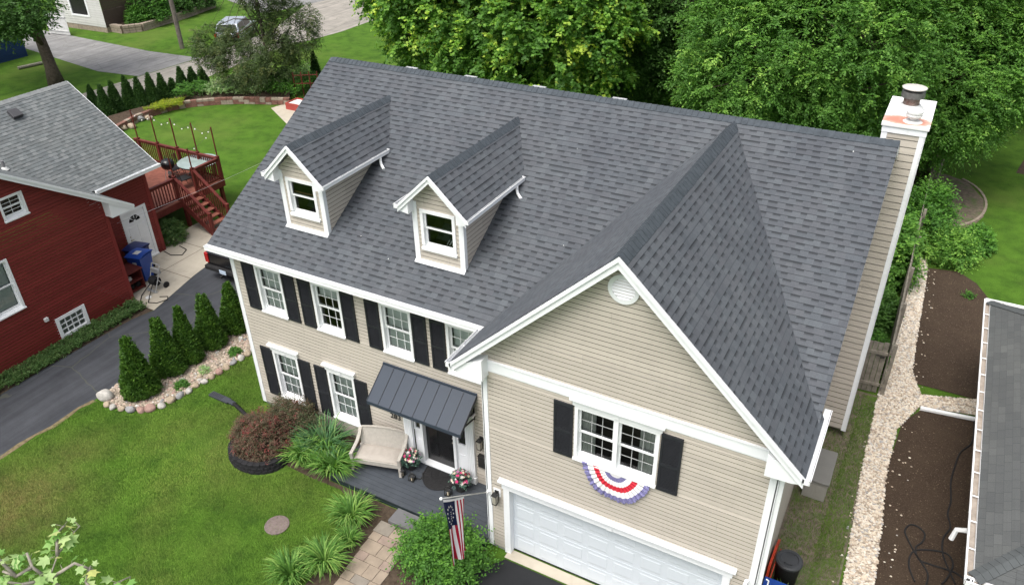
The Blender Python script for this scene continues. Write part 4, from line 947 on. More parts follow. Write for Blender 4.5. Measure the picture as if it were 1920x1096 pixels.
for (x0, x1) in ((a + .1, a + .41), (b - .41, b - .1)):
    for (z0, z1) in ((.42, .95), (1.08, 1.7), (1.82, 2.1)):
        mb.prism([(x0, .09, z0), (x1, .09, z0), (x1, .09, z1), (x0, .09, z1)], (0, -.004, 0)); mb.prism([(x0 + .04, .086, z0 + .04), (x1 - .04, .086, z0 + .04), (x1 - .04, .086, z1 - .04), (x0 + .04, .086, z1 - .04)], (0, -.012, 0))
dr = mb.build('entry_door', black_gloss, house)
mb = MB(); mb.blob((b - .06, .05, 1.18), .028, 0); mb.build('door_knob', brass, dr, smooth=True); mb = MB(); mb.blob((b - .06, .055, 1.32), .022, 0); mb.build('deadbolt', brass, dr, smooth=True); mb = MB(); mb.tube([(b - .06, .09, 1.18), (b - .06, .05, 1.18)], .012, 8); mb.build('knob_stem', brass, dr, smooth=True)
# awning
AX0, AX1 = 4.72, 7.44; AZ0, AZ1, AY = 3.12, 2.50, -.83
mb = MB(); d = Vector((0, AY, AZ1 - AZ0)); n = Vector((0, -(AZ0 - AZ1), -AY)).normalized() * -1
n = Vector((0, AZ1 - AZ0, -AY * 1.0)); n = Vector((0, -(AZ0 - AZ1), .83)).normalized()
mb.obox(Vector(((AX0 + AX1) / 2, AY / 2, (AZ0 + AZ1) / 2)), (AX1 - AX0, 0, 0), d, n * .025)
for k in range(9):
    x = AX0 + .008 + (AX1 - AX0 - .016) * k / 8; mb.obox(Vector((x, AY / 2, (AZ0 + AZ1) / 2)) + n * .02, (.014, 0, 0), d, n * .018, 1)
mb.box(AX0, AX1, AY - .012, AY + .012, AZ1 - .09, AZ1 + .008)
for x in (AX0 + .006, AX1 - .012): mb.prism([(x, 0, AZ0 - .02), (x, AY, AZ1 - .02), (x, AY, AZ1 - .07), (x, 0, AZ0 - .08)], (.012, 0, 0))
mb.box(AX0, AX1, -.06, 0.0, AZ0 - .02, AZ0 + .03)
aw = mb.build('awning', [awning_mat, simple('awning_seam', (.02, .026, .036), .5, .4, 0, var=.05)], house)
for x in (AX0 + .12, AX1 - .12):
    mb = MB(); mb.bar((x, -.02, 2.35), (x, AY + .08, AZ1 - .03), .03, .03); mb.bar((x, -.02, 2.3), (x, -.02, 3.05), .04, .03); mb.bar((x, -.02, 2.52), (x, -.62, 2.62), .02, .02); mb.build('bracket', black_metal, aw)
# house number
def text_mesh(body, size, name, mat, parent, M4, extrude=.006):
    cu = bpy.data.curves.new(name, 'FONT'); cu.body = body; cu.size = size; cu.extrude = extrude; cu.align_x = 'CENTER'; cu.offset = .0
    t = bpy.data.objects.new(name, cu); col.objects.link(t); dg = bpy.context.evaluated_depsgraph_get(); me = bpy.data.meshes.new_from_object(t.evaluated_get(dg)); bpy.data.objects.remove(t)
    me.transform(M4); me.materials.clear(); me.materials.append(mat); o = bpy.data.objects.new(name, me); col.objects.link(o); o.parent = parent; return o
text_mesh('283', .23, 'house_number', black_metal, house, Matrix.Translation(tuple(unproj_y(742, 785, -.04))) @ Matrix.Rotation(rad(90), 4, 'X'))
# wall lights, mailbox, camera, hose hook
def lantern(name, parent, x, y, z, plate=None):
    mb = MB()
    if plate: mb.box(x - .09, x + .09, y - .02, y, z - .02, z + .2, 2)
    mb.box(x - .05, x + .05, y - .04, y - .0, z + .02, z + .16); yc = y - .12
    mb.prism([(x - .07, yc - .07, z + .1), (x + .07, yc - .07, z + .1), (x + .07, yc + .07, z + .1), (x - .07, yc + .07, z + .1)], (0, 0, .012)); mb.lathe((x, yc, z + .11), [(.07, 0), (.02, .06)], 4)
    for sx in (-1, 1):
        for sy in (-1, 1): mb.bar((x + sx * .065, yc + sy * .065, z + .1), (x + sx * .05, yc + sy * .05, z - .16), .012, .012)
    mb.box(x - .055, x + .055, yc - .055, yc + .055, z - .17, z - .155); mb.bar((x, y, z + .08), (x, yc, z + .14), .02, .02)
    mb.box(x - .045, x + .045, yc - .045, yc + .045, z - .15, z + .09, 1)
    mb.build(name, [black_metal, lampglass, white2], parent)
lantern('wall_lantern', house, 8.76, GY - .015, 1.80, plate=True)
lantern('wall_lantern', house, 7.50, -.015, 1.68)
mb = MB(); mb.box(7.42, 7.62, -.13, -.015, .88, 1.22); mb.box(7.41, 7.63, -.14, -.015, 1.22, 1.25); mb.build('letter_box', black_metal, house, bevel=.01)
mb = MB(); mb.tube([(14.33, GY - .02, 2.24), (14.28, GY - .1, 2.22)], .015, 6); mb.tube([(14.28, GY - .04, 2.21), (14.27, GY - .18, 2.18)], .035, 10); mb.tube([(14.27, GY - .18, 2.18), (14.27, GY - .184, 2.18)], .024, 10, 1); mb.build('security_camera', [white2, black_metal], house)
mb = MB(); mb.bar((14.45, GY - .02, 1.95), (14.62, GY + .05, 1.95), .03, .03); mb.tube([(14.62, GY + .04, 1.95), (14.66, GY + .06, 2.05), (14.66, GY + .06, 2.3), (14.62, GY + .04, 2.34)], .014, 6); mb.build('hose_hook', white2, house)

# ================================================================== PORCH, WALK, FRONT GARDEN
porch = thing('porch', 'low charcoal painted wooden porch platform at the front door', 'porch', (3.75, -1.6, 0))
mb = MB()
n = 12
for k in range(n):
    y0 = -1.6 + k * 1.6 / n; mb.box(3.75, 8.47, y0 + .003, y0 + 1.6 / n - .003, .165, .2)
mb.build('porch_floor', porch_mat, porch)
mb = MB(); mb.box(3.78, 8.45, -1.575, -1.55, 0, .163); mb.box(3.78, 3.8, -1.55, -.02, 0, .163); mb.box(3.80, 8.45, -1.59, -1.576, .05, .07)
mb.build('porch_skirt', porch_side, porch)
mb = MB(); mb.box(5.95, 6.72, -2.05, -1.6, 0, .11)
tag(mb.build('concrete_step', simple('step_gray', (.13, .13, .135), .8, .2, var=.12, bmp=.2), bevel=.01), 'gray concrete step block between the porch and the paver walk', 'step')
# paver walkway: one sheet of mortar with the stones modelled
sheet('walkway', [(5.72, -2.05), (6.72, -2.05), (7.25, -5.6), (6.05, -5.6)], .012, soil)
mb = MB(); R = random.Random(5); y = -2.07; 
def lx(y): return 5.75 + (-2.05 - y) * .095
k = 0
while y > -5.6:
    h = .36 if k % 2 == 0 else .24; xa = lx(y); x = xa + .01; row = [.46, .3, .24] if k % 2 == 0 else [.28, .42, .3]
    for wd in row:
        z = .035 + R.uniform(0, .004)
        mb.prism([(x + .006, y - h + .006, .012), (x + wd - .006, y - h + .006, .012), (x + wd - .006, y - .006, .012), (x + .006, y - .006, .012)], (0, 0, z - .012), R.choice([0, 0, 1, 2])); x += wd
    y -= h; k += 1
tag(mb.build('pavers', paver, bevel=.0), kind='structure')
blades_args = [
    (2.9, -.75, .95, .75, .8, 260, 'iris_clump', 'tall blue-green strap leaf clump against the front wall right of the red bush', 31, lf_iris, .045, .7),
    (3.62, -1.3, .85, .65, .6, 280, 'daylily_clump', 'arching daylily clump spilling over the left end of the porch', 32, lf_lily, .044, 1.3),
    (2.75, -1.35, .75, .6, .6, 240, 'daylily_clump', 'daylily clump touching the red barberry bush', 33, lf_lily, .042, 1.3),
    (5.1, -2.35, .66, .62, .5, 330, 'daylily_clump', 'bright daylily clump left of the gray porch step', 34, lf_lily, .032, 1.3),
    (5.5, -3.0, .42, .4, .38, 170, 'daylily_clump', 'small daylily tuft beside the middle of the paver walk', 38, lf_lily, .022, 1.3),
    (5.4, -3.75, .66, .6, .5, 330, 'daylily_clump', 'daylily clump at the left edge of the paver walk at the bottom of the photo', 35, lf_lily, .032, 1.3),
    (4.95, -4.4, .6, .55, .5, 220, 'daylily_clump', 'loose daylily clump cut by the bottom edge of the photo', 36, lf_lily, .03, 1.3)]
for (x, y, rx, ry, h, n, nm, lab, sd_, mt, wd, ar) in blades_args:
    blades(x, y, rx, ry, h, n, mt, nm, lab, 'plant', sd_, wd, ar, group='strap leaf clumps in the front garden', spread=1.15)
bush('barberry_bush', 'dark red barberry bush in the curved black block planter', 'bush', 1.42, -1.52, .84, .66, .85, 700, lf_barb, ls=.04, T=5, M=6, tl=.2, seed=41, bright=.14, shell=.55, loc_z=.24, lumpy=.16)
bush('barberry_bush', 'dark red barberry bush against the wall behind the planter', 'bush', 1.75, -.62, .92, .55, 1.12, 640, lf_barb, ls=.04, T=5, M=6, tl=.24, seed=42, tint=(.0, .42), bright=.08, shell=.5, lumpy=.18)
bush('green_shrub', 'bright green leafy shrub growing under the hanging flag', 'bush', 7.75, -2.35, .74, .56, .86, 420, lf_shrub, ls=.075, T=4, M=10, tl=.62, seed=44, tint=(.05, .65), bright=.25, shell=.15, lumpy=.45)
# black block planter ring
mb = MB(); c = (1.42, -1.72)
for row in range(3):
    R_ = .86 - row * .015
    for k in range(20):
        a = -PI * 1.1 + (k + .5 * (row % 2)) * PI * 1.3 / 19; b = a + PI * 1.3 / 19 * .94
        P = [(c[0] + r * math.cos(t) * 1.05, c[1] + r * math.sin(t) * .82, row * .1 + .002) for r, t in ((R_ - .16, a), (R_, a), (R_ + .012, (a + b) / 2), (R_, b), (R_ - .16, b))]
        mb.prism(P, (0, 0, .092))
tag(mb.build('block_planter', block_black), 'curved low wall of black garden blocks around the red barberry', 'planter')
mb = MB(); mb.quad([(c[0] + .7 * math.cos(t) * 1.05, c[1] + .7 * math.sin(t) * .82, .2) for t in [2 * PI * k / 24 for k in range(24)]]); tag(mb.build('planter_soil', soil), kind='structure')
# access cover
mb = MB(); mb.lathe((3.57, -3.38, 0), [(.30, .0), (.30, .03), (.275, .035), (.27, .028), (.01, .03)], 32); mb.lathe((3.42, -3.2, 0), [(.02, .029), (.02, .033)], 8, 1)
for k in range(-5, 6):
    hw = math.sqrt(max(0, .25 ** 2 - (k * .045) ** 2)); mb.box(3.57 - hw, 3.57 + hw, -3.38 + k * .045 - .006, -3.38 + k * .045 + .006, .028, .034)
tag(mb.build('access_cover', [simple('cover_brown', (.17, .135, .125), .8, .2, var=.25, scale=14, bmp=.4, bscale=60), black_rubber]), 'round brown utility access cover set in the front lawn', 'manhole cover')
# downspout extension
ext = thing('downspout_extension', 'black plastic downspout extension lying on the lawn by the house corner', 'drain pipe', (-1.6, -.52, 0))
mb = MB(); P0, P1 = Vector((-1.72, -.48, .05)), Vector((-.95, -.5, .05)); mb.bar(P0, P1, .2, .06)
for k in range(9): mb.bar(P0 + (P1 - P0) * (.06 + k * .07) + Vector((0, 0, .03)), P0 + (P1 - P0) * (.085 + k * .07) + Vector((0, 0, .03)), .17, .012, 1)
mb.bar((-.95, -.5, .055), (-.72, -.52, .06), .14, .05); mb.build('outlet', [simple('charcoal_plastic', (.045, .05, .06), .5, .4), black_rubber], ext, bevel=.006)
mb = MB(); pts = [(-.74, -.52, .06), (-.4, -.62, .07), (0, -.75, .07), (.3, -.7, .08)]; mb.tube(pts, .05, 10)
for k in range(22):
    t = k / 21 * 3; i = min(2, int(t)); f = t - i; p = Vector(pts[i]).lerp(Vector(pts[i + 1]), f); q = Vector(pts[i]).lerp(Vector(pts[i + 1]), min(1, f + .05)); mb.tube([p, p + (q - p).normalized() * .02], .058, 10)
mb.build('corrugated_pipe', black_rubber, ext)

# bench
bx, by, bang = 4.72, -.62, rad(15.5)
bench = thing('garden_bench', 'cream wicker two-seat bench on the porch left of the front door', 'bench', (bx, by, .2), bang)
mb = MB(); hw = .66
nseg = 14; pts = [(-hw + .02 + (2 * hw - .04) * k / nseg) for k in range(nseg + 1)]
for k in range(nseg):
    za = .80 + .10 * math.cos((pts[k]) / hw * 1.35); zb = .80 + .10 * math.cos((pts[k + 1]) / hw * 1.35)
    xa, xb = pts[k], pts[k + 1]; yb = .26; yt = .40
    P = [(xa, yb, .34), (xb, yb, .34), (xb, yt, zb), (xa, yt, za)]; mb.prism(P, (0, .035, 0.0))
    mb.bar((xa, yt + .015, za), (xb, yt + .015, zb), .06, .035)
mb.build('backrest', wicker, bench)
mb = MB(); mb.box(-hw + .05, hw - .05, -.30, .27, .30, .36); mb.box(-hw + .05, hw - .05, -.33, -.30, .24, .37); mb.build('seat', wicker, bench)
for s_ in (-1, 1):
    x = s_ * (hw - .01); mb = MB(); P = [Vector((x, .40, .84)), Vector((x, .27, .70)), Vector((x, .08, .60)), Vector((x, -.16, .57)), Vector((x, -.36, .56))]
    for a, b in zip(P, P[1:]): mb.bar(a, b + (b - a) * .08, .085, .04)
    mb.bar((x, -.34, .55), (x, -.31, .30), .08, .06, up=(0, 1, 0)); mb.build('armrest', wicker, bench)
for sx in (-1, 1):
    for y0, y1 in ((-.31, -.35), (.28, .33)):
        mb = MB(); mb.bar((sx * (hw - .02), y0, .34), (sx * (hw - .0), y1, 0), .065, .06, up=(0, 1, 0)); mb.build('leg', wicker, bench)
# cushion: a puffed slab
mb = MB(); nx, ny = 16, 8; R = random.Random(2)
def cz_(i, j): u, v = i / nx * 2 - 1, j / ny * 2 - 1; return .37 + .075 * (1 - abs(u) ** 6) * (1 - abs(v) ** 5) + .006 * math.sin(i * 2.3 + j * .6) * (1 - abs(v))
for i in range(nx):
    for j in range(ny):
        X = lambda i: -hw + .07 + (2 * hw - .14) * i / nx; Y = lambda j: -.30 + .56 * j / ny
        mb.quad([(X(i), Y(j), cz_(i, j)), (X(i + 1), Y(j), cz_(i + 1, j)), (X(i + 1), Y(j + 1), cz_(i + 1, j + 1)), (X(i), Y(j + 1), cz_(i, j + 1))])
mb.box(-hw + .07, hw - .07, -.30, .26, .362, .385); tag(mb.build('seat_cushion', cushion, bench, smooth=False), None)

# flower pots
def flowerpot(x, y, label, seed):
    t = thing('flower_pot', label, 'flower pot', (x, y, .2), group='urns of pink and white flowers beside the door'); R = random.Random(seed)
    mb = MB(); mb.lathe((x, y, .2), [(.13, 0), (.14, .04), (.12, .07), (.17, .2), (.20, .33), (.225, .36), (.225, .40), (.19, .41), (.18, .36), (.02, .36)], 24)
    for s_ in (-1, 1): mb.tube([(x + s_ * .2, y, .5), (x + s_ * .27, y, .52), (x + s_ * .27, y, .42), (x + s_ * .19, y, .36)], .014, 6)
    mb.build('pot', black_metal, t, smooth=True)
    fl = [simple(n, c, .8, .2, var=.1) if n not in MATS else MATS[n] for n, c in (('petal_pink', (.72, .06, .22)), ('petal_rose', (.6, .22, .42)), ('petal_cream', (.75, .68, .5)), ('petal_white', (.72, .68, .64)), ('petal_red', (.3, .02, .05)))]
    mb = MB()
    for k in range(40):
        th = R.uniform(0, 2 * PI); ph = math.acos(R.uniform(.05, 1)); r = .23; cx_, cy_, cz2 = x + r * math.sin(ph) * math.cos(th), y + r * math.sin(ph) * math.sin(th), .58 + .21 * math.cos(ph)
        q = R.uniform(.025, .045); m_ = R.choice([0, 0, 1, 1, 2, 3, 3, 4]); d = Vector((math.sin(ph) * math.cos(th), math.sin(ph) * math.sin(th), math.cos(ph) + .3)).normalized(); a = d.orthogonal().normalized(); b = d.cross(a)
        for ring, (rr, up) in enumerate(((1.0, 0), (.6, .4))):
            for j in range(6):
                t0 = j * PI / 3 + ring * .5; t1 = t0 + .8; c0 = Vector((cx_, cy_, cz2)) + d * q * up
                e = lambda tt, f, u_: c0 + (a * math.cos(tt) + b * math.sin(tt)) * q * rr * f + d * q * u_
                mb.quad([c0, e(t0, .7, .25), e((t0 + t1) / 2, 1.25, .35), e(t1, .7, .25)], m_)
    mb.build('blossoms', fl, t)
    RR = np.random.default_rng(seed); K = 60; d = nrm(RR.normal(0, 1, (K, 3)) + [0, 0, .4]); P = np.array([x, y, .55]) + d * np.array([.2, .2, .2])
    V, tn = sprays(P, d, 3, 4, .08, .05, RR.uniform(.1, .6, K), seed=seed, aspect=.6); m_ = MATS.get('eucalyptus_leaf') or leaf_mat('eucalyptus_leaf', [(0, (.05, .12, .09)), (1, (.2, .34, .28))])
    mesh_np('foliage', V, 4, m_, t, tn); return t
flowerpot(5.50, -.36, 'black urn of pink and cream flowers between the bench and the door', 5)
flowerpot(7.06, -.42, 'black urn of pink and cream flowers right of the doormat', 9)
# doormat
mb = MB(); c = (6.37, -.13); P = [(c[0] + .52 * math.cos(a), c[1] + .66 * math.sin(a), .204) for a in [PI + PI * k / 28 for k in range(29)]]; mb.prism(P, (0, 0, .014))
for k in range(1, 28):
    a = PI + PI * k / 28; mb.bar((c[0] + .14 * math.cos(a), c[1] + .17 * math.sin(a), .22), (c[0] + .5 * math.cos(a), c[1] + .64 * math.sin(a), .22), .014, .008)
for r in (.13, .32, .5): mb.tube([(c[0] + r * math.cos(a), c[1] + r * 1.27 * math.sin(a), .221) for a in [PI + PI * k / 28 for k in range(29)]], .007, 4)
tag(mb.build('doormat', black_rubber), 'black half-round rubber doormat with a fan pattern at the front door', 'doormat')
def floor_lantern(x, y, rz, label, h=.26):
    t = thing('candle_lantern', label, 'lantern', (x, y, .2), group='small black candle lanterns on the porch')
    mb = MB(); w_ = .065
    mb.box(x - w_, x + w_, y - w_, y + w_, .2, .215); mb.box(x - w_, x + w_, y - w_, y + w_, .2 + h * .72, .2 + h * .77); mb.lathe((x, y, .2 + h * .77), [(.085, 0), (.03, h * .2), (.03, h * .24)], 4)
    for sx in (-1, 1):
        for sy in (-1, 1): mb.box(x + sx * w_ - .007, x + sx * w_ + .007, y + sy * w_ - .007, y + sy * w_ + .007, .2, .2 + h * .75)
    mb.tube([(x + .05 * math.cos(a), y, .2 + h + .05 * math.sin(a)) for a in [PI * k / 8 for k in range(9)]], .005, 5); mb.build('lantern_frame', black_metal, t)
    mb = MB(); mb.lathe((x, y, .216), [(.032, 0), (.032, .1), (.005, .105)], 12); mb.build('candle', simple('candle_wax', (.6, .52, .38), .6, .3) if 'candle_wax' not in MATS else MATS['candle_wax'], t)
floor_lantern(5.46, -.72, 0, 'small black candle lantern at the right front foot of the bench')
floor_lantern(5.78, -.74, 0, 'small black candle lantern nearest the left edge of the doormat', .22)
floor_lantern(6.88, -.74, 0, 'small black candle lantern behind the flagpole, right of the doormat')
mb = MB()
for k in range(2): mb.bar((5.88, -.42 + k * .0, .22), (6.02 - .1 * k, -.62 + k * .25, .22), .02, .02)
mb.bar((5.93, -.28, .21), (5.96, -.62, .21), .02, .02); mb.bar((5.96, -.62, .21), (5.8, -.66, .21), .02, .02); tag(mb.build('plant_stand', black_metal), 'black metal frame lying on the porch between the left urn and the doormat', 'metal frame')

# flag
fp = thing('flag', 'thirteen star flag hanging from an angled pole on the garage corner', 'flag', (8.55, -1.49, 1.75))
P0, P1 = Vector((8.55, -1.50, 1.82)), Vector((8.50, -3.22, 3.20))
mb = MB(); mb.tube([P0, P1], .014, 8); mb.build('flagpole', simple('pole_gray', (.5, .5, .48), .35, .4, .5), fp, smooth=True)
mb = MB(); mb.lathe(tuple(P1 - Vector((0, 0, .02))), [(.012, -.02), (.03, 0), (.032, .03), (.02, .05), (.003, .058)], 12); mb.build('finial', white2, fp, smooth=True)
mb = MB(); mb.obox(P0 + Vector((0, .0, 0)), (.06, 0, 0), (0, .03, 0), (0, 0, .1)); mb.tube([P0, P0 + (P1 - P0).normalized() * .1], .022, 8); mb.build('pole_bracket', white2, fp)
da = (P1 - P0).normalized(); HA = P1 - da * .06; HB = P1 - da * 1.02; FL = 2.0
def flag_pt(s, t, off=0):
    a = HA.lerp(HB, s); k = min(1, t * 2.0)
    squeeze = 1 - .26 * t; ymid = (HA.y + HB.y) / 2 - .12
    y = a.y + (ymid - a.y) * (1 - squeeze) * 1.0; z0 = a.z - .035
    z = z0 - t * (FL - (0.42 * s) * (1 - .0)) * 1.0 - .02 * math.sin(s * PI)
    x = 8.51 + .075 * math.sin(s * 9.5 + t * 2.2) * (t ** .8) + .03 * math.sin(s * 21 + t * 4 + 1) * t + .05 * t
    y += .03 * math.cos(s * 9 + t * 3) * t
    return Vector((x + off, y, z))
mb = MB(); NS, NT = 52, 60
for i in range(NS):
    for j in range(NT):
        s0, s1, t0, t1 = i / NS, (i + 1) / NS, j / NT, (j + 1) / NT; st = int((s0 + 1e-6) * 13)
        m_ = 0 if st % 2 == 0 else 1
        if st < 7 and t0 < .42: m_ = 2
        if j < 2: m_ = 1
        mb.quad([flag_pt(s0, t0), flag_pt(s1, t0), flag_pt(s1, t1), flag_pt(s0, t1)], m_)
def on_flag(cs, ct, pts, off=.006):
    return [flag_pt(cs + a, ct + b, off) for a, b in pts]
for k in range(13):
    a = 2 * PI * k / 13; cs, ct = .27 + .185 * math.cos(a), .235 + .135 * math.sin(a)
    for j in range(5):
        th = 2 * PI * j / 5; r = .034
        q = [(0, 0), (r * .42 * math.cos(th - .63), r * .64 * .42 * math.sin(th - .63)), (r * math.cos(th), r * .64 * math.sin(th)), (r * .42 * math.cos(th + .63), r * .64 * .42 * math.sin(th + .63))]
        mb.quad(on_flag(cs, ct, q), 1); mb.quad(on_flag(cs, ct, q, -.006)[::-1], 1)
cu = bpy.data.curves.new('digits', 'FONT'); cu.body = '1776'; cu.size = .105; cu.align_x = 'CENTER'; cu.align_y = 'CENTER'
tmp = bpy.data.objects.new('digits', cu); col.objects.link(tmp); tm = bpy.data.meshes.new_from_object(tmp.evaluated_get(bpy.context.evaluated_depsgraph_get())); bpy.data.objects.remove(tmp)
for p in tm.polygons:
    pts = [tm.vertices[v].co for v in p.vertices]; mb.quad([flag_pt(.27 + q.y * 1.0, .235 + q.x * .62, .007) for q in pts], 1)
mb.build('cloth', [flag_red, flag_white, flag_blue], fp)

# bunting
mb = MB(); cx_, cz0 = 11.50, 3.79; NA, bands = 96, [(0, .20, 0), (.20, .34, 2), (.34, .50, 0), (.50, .66, 1), (.66, .84, 0), (.84, 1.0, 2)]
def bp_(r, a, o=0):
    pl = .014 * math.sin(a * 34) * r + (.01 * math.sin(a * 60 + 1) if r > .86 else 0)
    rx = .70; rz = .76; sag = .05 * (1 - abs(math.cos(a))) * r
    rr = r * (1 + (.018 * math.sin(a * 46) if r > .95 else 0) + .025 * math.sin(a * 6 + 1) * r)
    return Vector((cx_ + rx * rr * math.cos(a), GY - .045 - .03 * r + pl - o, cz0 - rz * rr * math.sin(a) - .06 * abs(math.cos(a)) * 0 - .04 * (1 - r) * 0))
for k in range(NA):
    a0, a1 = PI * k / NA, PI * (k + 1) / NA
    for r0, r1, m_ in bands:
        n = max(1, int((r1 - r0) / .06))
        for j in range(n):
            ra, rb_ = r0 + (r1 - r0) * j / n, r0 + (r1 - r0) * (j + 1) / n; mb.quad([bp_(ra, a0), bp_(rb_, a0), bp_(rb_, a1), bp_(ra, a1)], m_)
for k in range(17):
    a = PI * (k + .5) / 17; c0 = bp_(.92, a, .012)
    for j in range(5):
        th = 2 * PI * j / 5; r = .008; mb.quad([c0, c0 + Vector((r * .42 * math.cos(th - .63), 0, r * .42 * math.sin(th - .63))), c0 + Vector((r * math.cos(th), 0, r * math.sin(th))), c0 + Vector((r * .42 * math.cos(th + .63), 0, r * .42 * math.sin(th + .63)))], 0)
mb.tube([(cx_ - .68, GY - .06, cz0 - .01), (cx_, GY - .055, cz0), (cx_ + .68, GY - .06, cz0 - .01)], .012, 5, 0)
tag(mb.build('bunting', [flag_white, bunt_red, bunt_blue]), 'pleated half-round red, white and blue bunting under the garage window', 'bunting')

# ================================================================== SIDE BED: arborvitae and stones
def arborvitae(label, x, y, h, r, seed, mat=lf_arb, n=2600, group='cone arborvitae in the gravel bed', ls=.075, lean=0, fork=0):
    RR = np.random.default_rng(seed); t = thing('arborvitae', label, 'evergreen', (x, y, 0), group=group)
    u = RR.random(n); z = h * (1 - np.sqrt(1 - u * .995)) ** .92; a = RR.uniform(0, 2 * PI, n)
    prof = (1 - (z / h)) ** .95 * np.minimum(1, .78 + z / h * 2.2); rr = r * prof * (.86 + .16 * RR.random(n)) * (1 + .07 * np.sin(a * 3 + seed) + .05 * np.sin(z * 9 + a * 2))
    fk = np.where(np.cos(a) > 0, 1, -1) * fork * np.clip((z / h - .62) / .38, 0, 1)
    P = np.stack([x + rr * np.cos(a) + lean * z + fk, y + rr * np.sin(a), z * np.where((np.cos(a) < 0) & (fork > 0), .965, 1) + .03], 1); o = np.stack([np.cos(a), np.sin(a), np.full(n, .55)], 1)
    # upright fan sprays
    up = nrm(np.stack([np.cos(a) * .55, np.sin(a) * .55, np.ones(n)], 1) + RR.normal(0, .28, (n, 3)))
    vs_, ts_ = [], []
    for k in range(5):
        d = nrm(up + RR.normal(0, .38, (n, 3))); nn = nrm(o + RR.normal(0, .5, (n, 3))); nn = nrm(nn - d * np.sum(nn * d, -1, keepdims=True))
        L = ls * RR.uniform(.7, 1.4, n) * (1.0 if k else 1.2); vs_.append(leaf_quads(P + RR.normal(0, .018, (n, 3)), d, nn, L, L * .42)); ts_.append((RR.uniform(.1, .7, n) + .15 * np.sin(a * 5 + z * 7 + seed)).clip(0, 1))
    mb = MB(); mb.tube([(x, y, 0), (x + lean * h * .5, y, h * .5), (x + lean * h * .9, y, h * .93)], [.05, .035, .008], 7); mb.build('trunk', bark, t)
    # inner mass of old foliage
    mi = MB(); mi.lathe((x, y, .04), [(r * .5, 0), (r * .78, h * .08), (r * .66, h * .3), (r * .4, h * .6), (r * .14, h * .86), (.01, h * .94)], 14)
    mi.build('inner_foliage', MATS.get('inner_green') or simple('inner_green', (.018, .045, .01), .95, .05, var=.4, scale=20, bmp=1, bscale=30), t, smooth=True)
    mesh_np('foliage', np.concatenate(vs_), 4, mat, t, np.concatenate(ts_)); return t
ARB = [(-3.66, -1.38, 2.22, .60, 'front cone arborvitae at the pale boulder end of the gravel bed'), (-3.74, -.22, 2.12, .56, 'second cone arborvitae from the pale boulder end, with a forked tip'),
       (-3.62, .48, 2.15, .47, 'third cone arborvitae from the pale boulder end, slim and single tipped'), (-3.62, 1.42, 2.05, .53, 'fourth cone arborvitae from the pale boulder end, broad with a forked tip'),
       (-3.58, 2.42, 1.95, .52, 'fifth cone arborvitae from the pale boulder end, nearest to fully visible by the black truck'), (-3.45, 3.45, 2.2, .48, 'sixth cone arborvitae, half hidden behind the house corner')]
for i, (x, y, h, r, lab) in enumerate(ARB): arborvitae(lab, x, y, h, r, 50 + i, fork=(.07, .09, 0, .12, .04, 0)[i], lean=(.02, -.02, .015, 0, .01, 0)[i])
# boulders
stone_mesh = {}
def boulder(x, y, r, mat_, seed, label, group=None, sq=(1, .8, .62), rz=0):
    mb = MB(); mb.blob((0, 0, r * sq[2] * .5), r, 0, seed, 8, 5, .24, sq); o = mb.build('boulder', mat_, loc=(0, 0, 0), smooth=False); m_ = o.modifiers.new('subsurf', 'SUBSURF'); m_.levels = 1; m_.render_levels = 1; m_.subdivision_type = 'CATMULL_CLARK'
    o.location = (x, y, 0); o.rotation_euler = (0, 0, rz); return tag(o, label, 'rock', group)
boulder(-4.42, -2.06, .34, stone_pale, 1, 'largest pale cream boulder at the driveway corner of the bed', sq=(1, .62, .6), rz=.5)
boulder(-3.28, -2.12, .19, stone_gray, 2, 'gray and black boulder in the stone edging in front of the first arborvitae')
boulder(-2.98, -1.98, .17, stone_pink, 3, 'pointed pink boulder beside the gray and black one in the edging')
boulder(-2.62, -1.56, .17, stone_pale, 4, 'bluish white boulder on the lawn edge of the gravel bed')
R = random.Random(8)
edge = [(-4.05, -2.28), (-3.7, -2.25), (-3.45, -2.2)] + [(-2.42 + .0 * k - (k / 24) * .0 + .2 * math.sin(0) + (k * .006), -1.28 + k * .29) for k in range(14)]
edge = [(-4.1, -2.28), (-3.85, -2.27), (-3.55, -2.2), (-2.8, -1.8), (-2.55, -1.25), (-2.48, -.98), (-2.42, -.7), (-2.44, -.42), (-2.36, -.15), (-2.35, .12), (-2.3, .4), (-2.28, .68), (-2.27, .96), (-2.22, 1.25), (-2.2, 1.52), (-2.2, 1.8), (-2.18, 2.1)]
for k, (x, y) in enumerate(edge):
    boulder(x, y, R.uniform(.14, .21), [stone_tan, stone_pale, stone_pink, stone_gray][[0, 1, 0, 2, 0, 3, 1][k % 7]], 10 + k, 'rounded fieldstone in the curved edging between the gravel bed and the lawn', 'edging stones of the gravel bed', rz=R.uniform(0, 3))
for k in range(30):
    y = R.uniform(-1.7, 2.6); x = R.uniform(-3.05, -2.42) + (.0 if y > -1 else -.3); boulder(x, y, R.uniform(.06, .13), [stone_pink, stone_tan, stone_gray, stone_pale][k % 4], 40 + k, 'small fieldstone lying loose on the gravel between the cone evergreens and the edging', 'loose stones on the gravel bed', rz=R.uniform(0, 3))
boulder(-4.55, -.9, .12, stone_gray, 70, 'gray stone between the first and second arborvitae at the driveway edge'); 
bush('low_green_plant', 'small round green plant in the gravel beside the second arborvitae', 'plant', -2.82, -.62, .2, .2, .2, 150, lf_shrub, ls=.04, T=3, M=4, tl=.07, seed=81, shell=.4)
bush('low_green_plant', 'small round green plant in the gravel near the corner of the house', 'plant', -2.62, 1.38, .2, .2, .2, 150, lf_shrub, ls=.04, T=3, M=4, tl=.07, seed=82, shell=.4)
